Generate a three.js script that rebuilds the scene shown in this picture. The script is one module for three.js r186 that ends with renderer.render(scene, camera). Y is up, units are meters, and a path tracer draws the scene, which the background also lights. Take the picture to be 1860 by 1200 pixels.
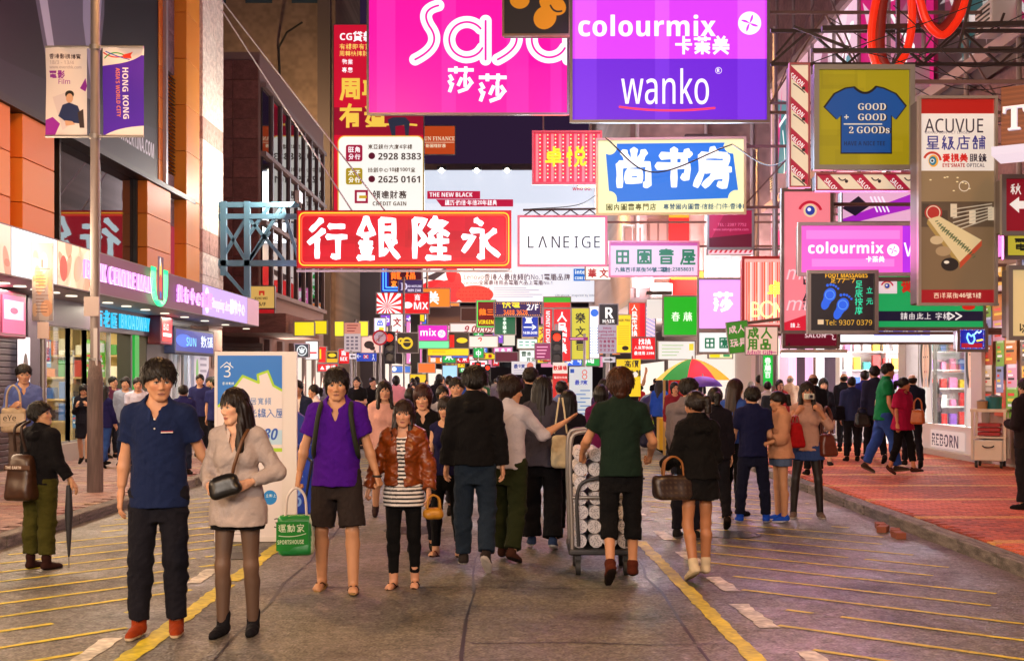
import * as THREE from 'three';
import { mergeGeometries } from 'three/addons/utils/BufferGeometryUtils.js';
import { RoundedBoxGeometry } from 'three/addons/geometries/RoundedBoxGeometry.js';
import { RectAreaLightUniformsLib } from 'three/addons/lights/RectAreaLightUniformsLib.js';
import { FontLoader } from 'three/addons/loaders/FontLoader.js';
import { TextGeometry } from 'three/addons/geometries/TextGeometry.js';

// ---------- camera, sky, moon, exposure ----------
RectAreaLightUniformsLib.init();
const scene = new THREE.Scene();
const FOCAL = 2100, EYE = 1.62, VPX = 945, VPY = 690;
const camera = new THREE.PerspectiveCamera(2 * Math.atan(600 / FOCAL) * 180 / Math.PI, 1860 / 1200,0.1,900);
camera.position.set(0, EYE, 0);
camera.lookAt(0, EYE, -10);
camera.setViewOffset(1860,1200,930 - VPX, 600 - VPY, 1860,1200);
const renderer = new THREE.WebGLRenderer({ antialias: true });
renderer.toneMapping = THREE.LinearToneMapping;
renderer.toneMappingExposure = 0.9;
renderer.shadowMap.enabled = true;
{ // night sky over a bright city: dark violet, a little paler towards the horizon
const W = 64, H = 32, data = new Float32Array(W * H * 4);
for (let j = 0; j < H; j++) for (let i = 0; i < W; i++) {
const up = Math.max(0, ((j + 0.5) / H - 0.5) * 2), g = 1 - up * 0.55, k = (j * W + i) * 4;
data[k] = 0.030 * g; data[k + 1] = 0.014 * g; data[k + 2] = 0.042 * g; data[k + 3] = 1;
}
const sky = new THREE.DataTexture(data, W, H, THREE.RGBAFormat, THREE.FloatType);
sky.mapping = THREE.EquirectangularReflectionMapping; sky.magFilter = THREE.LinearFilter; sky.needsUpdate = true;
scene.background = sky; scene.environment = sky;
}
const moon = new THREE.DirectionalLight(0xfff0e0,0.03);
moon.position.set(-30,80,20); moon.castShadow = true; moon.shadow.radius = 20;
Object.assign(moon.shadow.camera, { left: -60, right: 60, top: 60, bottom: -60, far: 220 });
scene.add(moon);

// ---------- helpers ----------
const V = (x, y, z) => new THREE.Vector3(x, y, z);
function generator(seed) { return () => { seed = (seed + 0x6d2b79f5) | 0; let t = Math.imul(seed ^ (seed >>> 15), 1 | seed); t = (t + Math.imul(t ^ (t >>> 7), 61 | t)) ^ t; return ((t ^ (t >>> 14)) >>> 0) / 4294967296; }; }
const rnd = generator(7);
const between = (a, b) => a + (b - a) * rnd();
const at = (px, py, d) => V((px - VPX) / FOCAL * d, EYE - (py - VPY) / FOCAL * d, -d);   // a point of the photograph at a distance in metres
const ground = (px, py, h = 0) => at(px, py, (EYE - h) * FOCAL / (py - VPY));
const taken = {};
function numbered(name) { const n = taken[name] = (taken[name] ?? -1) + 1; return n ? name + '_' + String(n).padStart(3, '0') : name; }
function tag(o, label, category, group) { o.userData = { ...o.userData, label, category }; if (group) o.userData.group = group; return o; }
function thing(name, label, category, pos, turn = 0, group) {
const g = new THREE.Group(); g.name = numbered(name); tag(g, label, category, group);
if (pos) g.position.copy(pos); g.rotation.y = turn; scene.add(g); return g;
}
function part(parent, name, geo, m, label) {
const o = new THREE.Mesh(Array.isArray(geo) ? merge(geo) : geo, m);
o.name = parent === scene ? numbered(name) : name; o.castShadow = o.receiveShadow = true;
if (label) o.userData.label = label;
parent.add(o); return o;
}
function structure(name, geo, m) { const o = part(scene, name, geo, m); o.userData.kind = 'structure'; return o; }
const mats = new Map();
function mat(color, roughness = 0.7, more = {}) {
const key = JSON.stringify([color, roughness, more]);
if (!mats.has(key)) {
const m = new THREE.MeshPhysicalMaterial({ roughness, ...more });
if (Array.isArray(color)) m.color.setRGB(...color); else m.color.set(color);
if (more.emissive !== undefined) m.emissive = Array.isArray(more.emissive) ? new THREE.Color(...more.emissive) : new THREE.Color(more.emissive);
mats.set(key, m);
}
return mats.get(key);
}
const glow = (color, strength = 1) => mat('#111111', 0.5, { emissive: color, emissiveIntensity: strength * 1.25 });
function clean(g) { g = g.index ? g : g; for (const k of Object.keys(g.attributes)) if (!['position', 'normal', 'uv', 'color'].includes(k)) g.deleteAttribute(k); return g; }
function merge(list) {
if (list.length === 1) return list[0];
const all = list.map((g) => clean(g)), idx = all.every((g) => g.index), col = all.every((g) => g.attributes.color), uv = all.every((g) => g.attributes.uv);
return mergeGeometries(all.map((g) => { g = idx || !g.index ? g : g.toNonIndexed(); if (!col) g.deleteAttribute('color'); if (!uv) g.deleteAttribute('uv'); return g; }));
}
const box = (w, h, d, x = 0, y = 0, z = 0, ry = 0) => { const g = new THREE.BoxGeometry(w, h, d); if (ry) g.rotateY(ry); return g.translate(x, y, z); };
const rbox = (w, h, d, r, x = 0, y = 0, z = 0) => new RoundedBoxGeometry(w, h, d, 2, Math.min(r, w / 2.01, h / 2.01, d / 2.01)).translate(x, y, z);
const cyl = (r1, r2, h, n = 16, x = 0, y = 0, z = 0) => new THREE.CylinderGeometry(r1, r2, h, n).translate(x, y, z);
const ball = (r, x = 0, y = 0, z = 0, n = 14) => new THREE.SphereGeometry(r, n, Math.ceil(n * 0.7)).translate(x, y, z);
function bar(a, b, w, h = w) { // a square beam between two points
const l = a.distanceTo(b), g = new THREE.BoxGeometry(w, h, l), m = new THREE.Matrix4().lookAt(a, b, Math.abs(b.clone().sub(a).normalize().y) > 0.98 ? V(1,0,0) : V(0,1,0));
return g.applyMatrix4(m).translate((a.x + b.x) / 2, (a.y + b.y) / 2, (a.z + b.z) / 2);
}
function rod(a, b, r, n = 8) {
const l = a.distanceTo(b), g = new THREE.CylinderGeometry(r, r, l, n), q = new THREE.Quaternion().setFromUnitVectors(V(0,1,0), b.clone().sub(a).normalize());
return g.applyQuaternion(q).translate((a.x + b.x) / 2, (a.y + b.y) / 2, (a.z + b.z) / 2);
}
const tube = (pts, r, seg = 40, n = 8, closed = false) => new THREE.TubeGeometry(new THREE.CatmullRomCurve3(pts, closed), seg, r, n, closed);
const poly = (pts, r, n = 6) => pts.slice(1).map((p, i) => rod(pts[i], p, r, n));
const lathe = (pts, n = 20) => new THREE.LatheGeometry(pts.map((p) => new THREE.Vector2(...p)), n);
const prism = (pts, depth, bevel = 0) => new THREE.ExtrudeGeometry(new THREE.Shape(pts.map((p) => new THREE.Vector2(...p))), { depth, bevelEnabled: bevel > 0, bevelSize: bevel, bevelThickness: bevel, bevelSegments: 2 });
const quad = (a, b, c, d) => { // a sheet through four points, seen from the side where they run anticlockwise
const g = new THREE.BufferGeometry(), n = b.clone().sub(a).cross(d.clone().sub(a)).normalize();
g.setAttribute('position', new THREE.Float32BufferAttribute([a, b, c, d].flatMap((p) => p.toArray()), 3));
g.setAttribute('normal', new THREE.Float32BufferAttribute([n, n, n, n].flatMap((p) => p.toArray()), 3));
g.setAttribute('uv', new THREE.Float32BufferAttribute([0,0,1,0,1,1,0,1], 2)); g.setIndex([0,1,2,0,2,3]); return g;
};
const plane = (w, h, x = 0, y = 0, z = 0) => new THREE.PlaneGeometry(w, h).translate(x, y, z);
// smooth value noise
const lattice = new Float32Array(4096); { const r = generator(99); for (let i = 0; i < 4096; i++) lattice[i] = r() * 2 - 1; }
const lat = (i, j, k) => lattice[((i * 73856093) ^ (j * 19349663) ^ (k * 83492791)) & 4095];
function noise(x, y, z) {
const i = Math.floor(x), j = Math.floor(y), k = Math.floor(z); let u = x - i, v = y - j, w = z - k; u = u * u * (3 - 2 * u); v = v * v * (3 - 2 * v); w = w * w * (3 - 2 * w);
const L = (a, b, t) => a + (b - a) * t;
return L(L(L(lat(i, j, k), lat(i + 1, j, k), u), L(lat(i, j + 1, k), lat(i + 1, j + 1, k), u), v), L(L(lat(i, j, k + 1), lat(i + 1, j, k + 1), u), L(lat(i, j + 1, k + 1), lat(i + 1, j + 1, k + 1), u), v), w);
}
const fbm = (x, y, z, n = 4) => { let s = 0, a = 0.5; for (let i = 0; i < n; i++, a *= 0.5, x *= 2.03, y *= 2.03, z *= 2.03) s += a * noise(x, y, z); return s; };
// a repeating texture from a function of (u, v) in 0..1 that returns [r, g, b] as sRGB 0..1
function texture(n, f, srgb = true, repeat = [1,1]) {
const d = new Uint8Array(n * n * 4);
for (let j = 0; j < n; j++) for (let i = 0; i < n; i++) { const c = f(i / n, j / n); for (let q = 0; q < 3; q++) d[(j * n + i) * 4 + q] = Math.max(0, Math.min(255, (c.length ? c[q] : c) * 255)); d[(j * n + i) * 4 + 3] = 255; }
const t = new THREE.DataTexture(d, n, n); t.wrapS = t.wrapT = THREE.RepeatWrapping; t.magFilter = THREE.LinearFilter; t.repeat.set(...repeat); if (srgb) t.colorSpace = THREE.SRGBColorSpace; t.needsUpdate = true; return t;
}
// noise that repeats after p cells, for tiling textures
function tile(u, v, p, s = 0) {
const x = u * p, y = v * p, i = Math.floor(x), j = Math.floor(y); let a = x - i, b = y - j; a = a * a * (3 - 2 * a); b = b * b * (3 - 2 * b);
const g = (m, n) => lat(((m % p) + p) % p, ((n % p) + p) % p, s + p);
return (g(i, j) * (1 - a) + g(i + 1, j) * a) * (1 - b) + (g(i, j + 1) * (1 - a) + g(i + 1, j + 1) * a) * b;
}
// planar uv in metres, scaled: axes 'xz', 'xy' or 'zy'
function uvMetres(g, axes, s = 1) {
const p = g.attributes.position, uv = new Float32Array(p.count * 2), get = { x: 'getX', y: 'getY', z: 'getZ' };
for (let i = 0; i < p.count; i++) { uv[i * 2] = p[get[axes[0]]](i) * s; uv[i * 2 + 1] = p[get[axes[1]]](i) * s; }
g.setAttribute('uv', new THREE.BufferAttribute(uv, 2)); return g;
}
// ---------- Chinese characters drawn from strokes ----------
// Strokes are polylines on a 20 x 20 grid, ';' between strokes. A character may also be put together: '-ab' side by side, '/ab' one above the other, 'oab' the second inside the first.
const GLYPHS = {
永: '8 1 11 3;6 6 11 6 11 19 9 18;2 9 7 9 2 16;17 6 12 10;11 9 14 14 19 18', 尚: '10 1 10 7;5 2 7 6;15 2 13 6;3 8 3 19;3 8 17 8 17 18 15 18;7 12 13 12 13 16 7 16 7 12', 书: '4 4 15 4 15 9;2 9 17 9 16 15 14 14;10 1 10 19;16 2 18 4', 房: '9 1 11 3;4 4 16 4;4 4 4 12 1 19;4 8 16 8 16 4;11 9 12 10;6 11 18 11;11 11 9 15 5 19;10 14 16 14 15 19 12 18',
行: '7 1 2 6;8 6 1 12;5 10 5 19;11 4 18 4;10 9 19 9;15 9 15 19 12 18', 亻: '12 1 4 10;9 7 9 19', 阝: '5 2 5 19;5 2 14 2 9 8 14 12 9 14', 夅: '9 1 3 6;6 3 16 3 4 9;6 4 18 9', 生: '5 1 2 6;3 5 17 5;10 0 10 19;4 11 16 11;1 18 19 18', 隆: '3 1 3 19;3 1 8 1 5 6 8 10 5 13;13 0 10 4;11 2 18 2 10 8;12 4 19 8;11 9 10 12;10 11 19 11;15 8 15 19;11 15 18 15;9 19 20 19', 金: '10 0 1 8;10 0 19 8;5 8 15 8;3 12 17 12;10 8 10 18;5 14 7 17;15 14 13 17;1 19 19 19', 艮: '4 1 15 1 15 9 4 9;4 5 15 5;4 1 4 18 9 15;9 10 13 15 19 19;16 11 12 13', 銀: '-金艮',
艹: '1 8 19 8;6 2 6 14;14 2 14 14', 氵: '5 2 9 5;3 8 7 11;4 18 10 11', 少: '10 1 10 12;5 5 2 11;15 5 18 9;17 10 12 16 3 19', 沙: '-氵少', 莎: '/艹沙', 卡: '10 0 10 8;10 4 17 4;1 9 19 9;10 9 10 20;10 12 15 15', 木: '1 6 19 6;10 0 10 20;10 6 1 16;10 6 19 16', 來: '2 4 18 4;10 0 10 20;5 6 3 11;5 7 8 10;15 6 12 11;15 7 18 10;2 12 18 12;10 12 2 19;10 12 18 19', 萊: '/艹來', 美: '6 0 8 3;14 0 12 3;3 4 17 4;4 7 16 7;1 10 19 10;10 4 10 13;1 14 19 14;10 13 2 20;10 14 18 20',
卓: '10 0 10 6;10 3 16 3;4 6 16 6 16 12 4 12 4 6;4 9 16 9;1 15 19 15;10 12 10 20', 忄: '10 0 10 20;5 6 3 11;14 5 16 9', 悦: '-忄兑', 兑: '5 0 8 4;15 0 12 4;4 5 16 5 16 11 4 11 4 5;8 11 7 16 2 20;12 11 12 18 18 18 18 15', 田: '2 2 18 2 18 19 2 19 2 2;10 2 10 19;2 10 18 10', 囗: '1 1 19 1 19 19 1 19 1 1', 袁: '2 3 18 3;10 0 10 6;0 6 20 6;5 8 15 8 15 12 5 12 5 8;10 12 2 19;9 13 9 20;9 14 18 20;16 13 12 16', 園: 'o囗袁', 聿: '3 2 16 2 16 8;1 5 19 5;3 8 16 8;10 0 10 14;3 11 17 11;1 14 19 14', 日: '3 1 17 1 17 19 3 19 3 1;3 10 17 10', 書: '/聿日', 尸: '3 2 17 2 17 7 3 7;3 2 3 12 0 20', 至: '2 2 18 2;9 2 4 8 16 8;13 5 17 10;3 13 17 13;10 8 10 19;1 19 19 19', 屋: '3 1 17 1 17 5 3 5;3 1 3 12 0 20;5 8 19 8;11 8 7 12 17 12;14 10 18 13;6 15 17 15;11 12 11 20;4 20 19 20',
星: '/日生', 及: '3 2 13 2 9 9 15 9 10 16 5 20;7 2 6 12 1 20;8 10 12 16 19 20', 糸: '10 0 4 5 10 7 4 12;14 3 5 11 17 12;10 12 10 20;5 14 2 18;15 14 18 18', 級: '-糸及', 占: '10 0 10 10;10 5 17 5;4 10 16 10 16 19 4 19 4 10', 店: '10 0 11 2;3 3 19 3;3 3 3 12 0 20;11 4 11 12;11 8 17 8;6 12 16 12 16 19 6 19 6 12', 舍: '10 0 1 8;10 0 19 8;4 8 16 8;10 4 10 12;4 12 16 12 16 19 4 19 4 12', 甫: '2 4 18 4;15 1 18 3;4 7 4 19;4 7 16 7 16 19;4 11 16 11;4 15 16 15;10 0 10 19', 舖: '-舍甫', 愛: '3 2 17 1;5 4 6 6;10 3 10 6;15 3 14 6;2 9 2 7 18 7 18 9;5 9 5 13;9 9 9 12 14 12;11 9 12 10;15 10 17 12;9 12 3 17;6 14 15 14 4 20;7 15 17 20', 礻: '8 0 11 3;3 5 15 5 2 14;10 9 10 20;11 10 16 13', 見: '4 1 16 1 16 12 4 12 4 1;4 5 16 5;4 8 16 8;7 12 6 16 1 20;13 12 13 18 19 18 19 15', 視: '-礻見', 目: '3 1 17 1 17 19 3 19 3 1;3 7 17 7;3 13 17 13', 眼: '-目艮', 立: '10 0 10 4;3 5 17 5;6 8 8 16;14 8 12 16;1 18 19 18', 竟: '/立見', 鏡: '-金竟',
足: '4 1 16 1 16 7 4 7 4 1;10 7 10 18;10 12 17 12;5 10 5 18;5 14 1 20;5 17 19 20', 底: '10 0 11 2;3 3 19 3;3 3 3 12 0 20;7 8 7 18 10 16;7 8 17 6;7 12 18 12;12 7 14 15 19 19;8 20 13 20', 扌: '1 5 15 5;9 0 9 19 5 18;1 13 16 9', 安: '10 0 10 2;2 7 2 4 18 4 18 7;10 6 5 14 16 20;14 9 11 16 3 20;1 11 19 11', 按: '-扌安', 摩: '10 0 11 2;3 3 19 3;3 3 3 12 0 20;6 7 11 7;9 5 9 12;12 7 18 7;15 5 15 12;7 13 17 13;6 16 18 16;12 12 12 20 9 20', 言: '8 0 11 2;1 4 19 4;4 7 16 7;4 10 16 10;4 13 16 13 16 19 4 19 4 13', 青: '2 3 18 3;4 6 16 6;1 9 19 9;10 0 10 9;4 12 4 20;4 12 16 12 16 20;4 14 16 14;4 17 16 17', 請: '-言青', 由: '3 6 17 6 17 19 3 19 3 6;10 0 10 19;3 12 17 12', 此: '4 4 4 18;9 1 9 17;9 8 13 8;1 19 10 16;13 2 13 18 19 18 19 14;19 5 13 10', 上: '10 1 10 18;10 8 17 8;1 18 19 18', 字: '10 0 10 2;2 6 2 3 18 3 18 6;5 8 15 8 10 11;10 11 10 20 7 19;1 13 19 13', 婁: '5 1 15 1 15 7 5 7 5 1;1 4 19 4;10 0 10 10;4 9 16 9;9 10 5 16 16 20;14 12 11 17 3 20;1 13 19 13', 樓: '-木婁',
成: '3 5 18 5;3 5 3 12 1 19;3 10 8 10 8 16 6 15;11 1 13 12 19 19 19 15;17 8 10 18;15 1 18 3', 人: '10 1 9 8 1 19;10 7 19 19', 用: '3 1 3 14 1 20;3 1 17 1 17 19 14 19;3 7 17 7;3 13 17 13;10 1 10 19', 口: '3 3 17 3 17 18 3 18 3 3', 品: '6 1 14 1 14 8 6 8 6 1;1 11 9 11 9 19 1 19 1 11;11 11 19 11 19 19 11 19 11 11', 王: '2 2 18 2;3 10 17 10;10 2 10 18;1 18 19 18', 元: '4 2 16 2;1 8 19 8;8 8 7 14 1 20;12 8 12 18 19 18 19 14', 玩: '-王元', 具: '5 1 15 1 15 13 5 13 5 1;5 5 15 5;5 9 15 9;1 14 19 14;6 16 3 20;14 16 17 20', 春: '3 2 17 2;4 5 16 5;1 8 19 8;10 0 8 7 1 14;12 8 19 14;5 12 15 12 15 20 5 20 5 12;5 16 15 16', 藤: '1 3 19 3;6 0 6 6;14 0 14 6;2 7 2 14 0 20;2 7 7 7 7 20;2 11 7 11;2 15 7 15;10 6 12 8;17 6 15 8;9 9 19 9;9 12 19 12;14 6 13 12 9 16;14 12 19 16;14 13 14 20;11 16 9 20;17 16 19 20',
民: '4 2 16 2 16 8 4 8;4 2 4 19 10 16;4 12 18 12;11 8 13 15 19 19 19 16', 敝: '4 1 4 11;1 3 2 6;8 3 7 6;1 7 1 12;1 7 9 7 9 12;5 1 5 12;13 0 11 6;12 4 19 4;17 4 15 9 10 13;12 6 15 10 19 13', 巾: '4 5 4 16;4 5 16 5 16 15;10 0 10 20', 幣: '/敝巾', 戈: '1 7 17 5;7 1 10 12 18 19 18 14;16 9 5 19;13 1 17 3', 找: '-扌戈', 奐: '9 0 4 5;6 3 14 3 10 7;4 7 4 13;4 7 16 7 16 13;8 7 7 11;12 7 12 10 15 10;1 14 19 14;10 10 10 14 2 20;11 14 18 20', 換: '-扌奐', 快: '-忄夬', 夬: '3 5 15 5 15 10;1 11 19 11;9 0 9 11 2 20;10 11 19 20', 樂: '10 0 8 2;6 2 14 2 14 9 6 9 6 2;6 5 14 5;3 1 1 4 4 6 1 9 5 9;17 1 15 4 18 6 15 9 19 9;1 12 19 12;10 9 10 20;10 12 2 19;10 12 18 19', 文: '9 0 11 3;1 5 19 5;5 5 10 14 19 20;15 5 10 14 1 20', 
令: '10 0 1 9;10 0 19 9;6 8 14 8;3 12 16 12 10 18;7 15 13 20', 頁: '1 1 19 1;9 1 7 4;4 4 16 4 16 15 4 15 4 4;4 8 16 8;4 11 16 11;7 16 3 20;13 16 18 20', 領: '-令頁', 達: '2 2 4 5;1 8 5 8 2 15 8 19 19 19;8 2 17 2;12 0 12 5;6 5 19 5;7 8 18 8;7 11 18 11;6 14 19 14;12 8 12 17', 貝: '4 1 16 1 16 14 4 14 4 1;4 5 16 5;4 10 16 10;7 15 2 20;13 15 18 20', 才: '1 5 19 5;12 0 12 19 8 18;12 6 2 15', 財: '-貝才', 務: '2 2 9 2 5 6;4 4 8 6;1 8 10 8 8 11;6 8 6 19 3 18;6 9 1 16;13 0 11 5;12 3 19 3;17 3 15 8 10 11;12 5 15 9 19 11;11 13 18 13 17 19 14 18;14 11 13 16 9 20', 旺: '-日王', 角: '8 0 3 6;6 3 14 3 11 6;4 6 4 14 2 20;4 6 17 6 17 19 14 19;4 10 17 10;4 14 17 14;10 6 10 18', 分: '8 1 2 9;12 1 18 9;4 10 15 10 14 18 11 17;9 10 8 15 3 20', 太: '1 6 19 6;10 0 9 8 1 19;10 6 19 19;7 15 10 18', 大: '1 6 19 6;10 0 9 8 1 19;10 6 19 19', 子: '4 2 16 2 10 7;10 7 10 19 7 18;1 10 19 10', 周: '3 1 3 13 1 20;3 1 18 1 18 19 15 19;6 5 15 5;10 3 10 9;6 9 15 9;7 12 14 12 14 17 7 17 7 12', 有: '1 4 19 4;9 0 7 6 1 13;7 9 7 20;7 9 16 9 16 19 13 19;7 12 16 12;7 15 16 15', 軍: '2 5 2 2 18 2 18 5;3 6 17 6;5 8 15 8 15 14 5 14 5 8;5 11 15 11;1 17 19 17;10 4 10 20', 轉: '1 3 9 3;2 5 8 5 8 12 2 12 2 5;2 8 8 8;0 15 10 15;5 0 5 20;11 2 19 2;12 5 18 5 18 9 12 9 12 5;15 0 15 12;11 12 19 12;10 14 20 14;17 12 17 20;12 16 14 18', 道: '2 2 4 5;1 8 5 8 2 15 8 19 19 19;8 0 10 3;16 0 14 3;6 4 19 4;12 4 11 6;8 6 17 6 17 16 8 16 8 6;8 9 17 9;8 13 17 13',
東: '1 3 19 3;4 6 16 6 16 12 4 12 4 6;4 9 16 9;10 0 10 20;9 12 1 19;11 12 19 19', 亞: '2 1 18 1;7 1 7 6 3 6 3 13 7 13 7 19;13 1 13 6 17 6 17 13 13 13 13 19;1 19 19 19', 廈: '10 0 11 2;3 3 19 3;3 3 3 12 0 20;6 5 18 5;8 7 16 7 16 12 8 12 8 7;8 9 16 9;10 12 6 17;8 14 16 14 6 20;9 15 17 20', 始: '-女台', 女: '8 0 4 11 14 20;14 6 10 15 1 20;0 7 19 7', 台: '9 0 3 8 15 8;12 4 18 10;4 12 16 12 16 19 4 19 4 12', 創: '7 0 0 8;7 0 13 7;4 7 10 7 10 12 4 12;4 7 4 14 1 20;5 15 11 15 11 20 5 20 5 15;15 2 15 14;19 0 19 19 16 18', 中: '3 5 17 5 17 13 3 13 3 5;10 0 10 20', 心: '2 9 1 16;6 5 6 18 15 18 15 14;10 4 12 8;16 6 19 12', 室: '10 0 10 2;2 6 2 3 18 3 18 6;4 8 16 8;9 8 5 12 15 12;13 10 16 13;4 15 16 15;10 12 10 19;1 19 19 19', 家: '10 0 10 2;2 6 2 3 18 3 18 6;4 8 16 8;10 8 4 13;6 10 11 14 10 20 7 19;10 13 2 18;11 14 4 20;16 10 12 13 19 19', 居: '3 1 17 1 17 6 3 6;3 1 3 12 0 20;5 9 19 9;12 6 12 13;7 13 17 13 17 19 7 19 7 13', 寬: '10 0 10 1;2 5 2 2 18 2 18 5;4 5 16 5;7 3 7 7;13 3 13 7;5 8 15 8 15 15 5 15 5 8;5 10 15 10;5 13 15 13;8 15 2 20;12 15 12 19 18 19 18 17', 頻: '-步頁', 步: '5 3 5 10;10 0 10 10;10 5 17 5;1 10 19 10;10 10 10 15;5 13 2 17;17 12 13 17 3 20', 光: '10 0 10 8;4 2 6 6;16 2 14 6;1 9 19 9;7 9 6 15 1 20;13 9 13 18 19 18 19 15', 韱: '4 0 2 5;9 0 7 5;1 7 11 7;3 9 3 17;9 9 9 17;1 12 4 12;1 18 11 18;13 2 15 13 20 19;18 9 12 19;16 1 18 4', 纖: '-糸韱', 入: '6 1 10 4 10 8 1 19;10 8 19 19',
運: '2 2 4 5;1 8 5 8 2 15 8 19 19 19;7 3 7 1 18 1 18 3;8 5 17 5;9 7 16 7 16 12 9 12 9 7;6 14 19 14;12 3 12 17', 動: '6 1 1 3;0 5 11 5;2 7 9 7 9 12 2 12 2 7;2 10 9 10;1 15 10 15;0 19 11 18;5 2 5 19;12 6 19 6 18 18 15 17;15 1 15 10 11 20', 雨: '1 2 19 2;2 6 2 13;2 6 18 6 18 13;10 2 10 13;5 8 7 9;5 11 7 12;13 8 15 9;13 11 15 12', 電: '/雨电', 电: '3 3 17 3 17 14 3 14 3 3;3 8 17 8;10 0 10 18 19 18 19 14', 影: '3 0 10 0 10 6 3 6 3 0;3 3 10 3;1 8 12 8;3 10 10 10 10 14 3 14 3 10;6 14 6 20;4 16 2 19;9 16 11 19;18 1 14 5;18 7 13 12;19 12 13 20', 百: '1 2 19 2;10 2 8 6;4 6 16 6 16 19 4 19 4 6;4 12 16 12', 老: '3 4 15 4;9 0 9 9;1 9 19 9;17 2 2 16;15 11 8 14;8 10 8 19 17 19 17 16', 匯: '18 2 2 2 2 19 18 19;6 6 8 8;5 14 8 10;13 5 10 9;11 8 11 16;11 8 18 8;11 11 17 11;11 13 17 13;11 16 18 16', 學: '3 1 3 7;3 1 7 1;3 4 7 4;17 1 17 7;13 1 17 1;13 4 17 4;8 2 12 4 8 7;12 1 8 4;2 11 2 8 18 8 18 11;5 12 15 12 10 14;10 14 10 20 7 19;1 16 19 16', 果: '4 1 16 1 16 10 4 10 4 1;4 5 16 5;1 13 19 13;10 1 10 20;9 13 2 19;11 13 18 19', 課: '-言果', 本: '1 5 19 5;10 0 10 20;10 5 1 15;10 5 19 15;6 15 14 15', 石: '1 2 19 2;9 2 1 13;5 9 17 9 17 19 5 19 5 9', 馬: '4 1 17 1;4 1 4 12 18 12 17 19 14 18;4 5 16 5;4 8 16 8;10 1 10 12;3 15 2 19;6 14 7 18;10 14 11 17', 碼: '-石馬', 通: '2 2 4 5;1 8 5 8 2 15 8 19 19 19;8 1 17 1 13 4;8 6 8 16;8 6 18 6 18 16;8 9 18 9;8 13 18 13;13 4 13 16', 數: '-婁攵', 攵: '6 0 1 8;5 5 18 5;14 5 10 13 1 20;5 7 11 14 19 20', 高: '10 0 10 2;1 3 19 3;6 5 14 5 14 9 6 9 6 5;2 12 2 20;2 12 18 12 18 19 15 19;7 14 13 14 13 18 7 18 7 14', 價: '-亻賈', 賈: '1 1 19 1;7 1 7 6;13 1 13 6;3 3 17 3 17 7 3 7 3 3;5 9 15 9 15 16 5 16 5 9;5 11 15 11;5 13 15 13;7 16 3 20;13 16 17 20',
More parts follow.
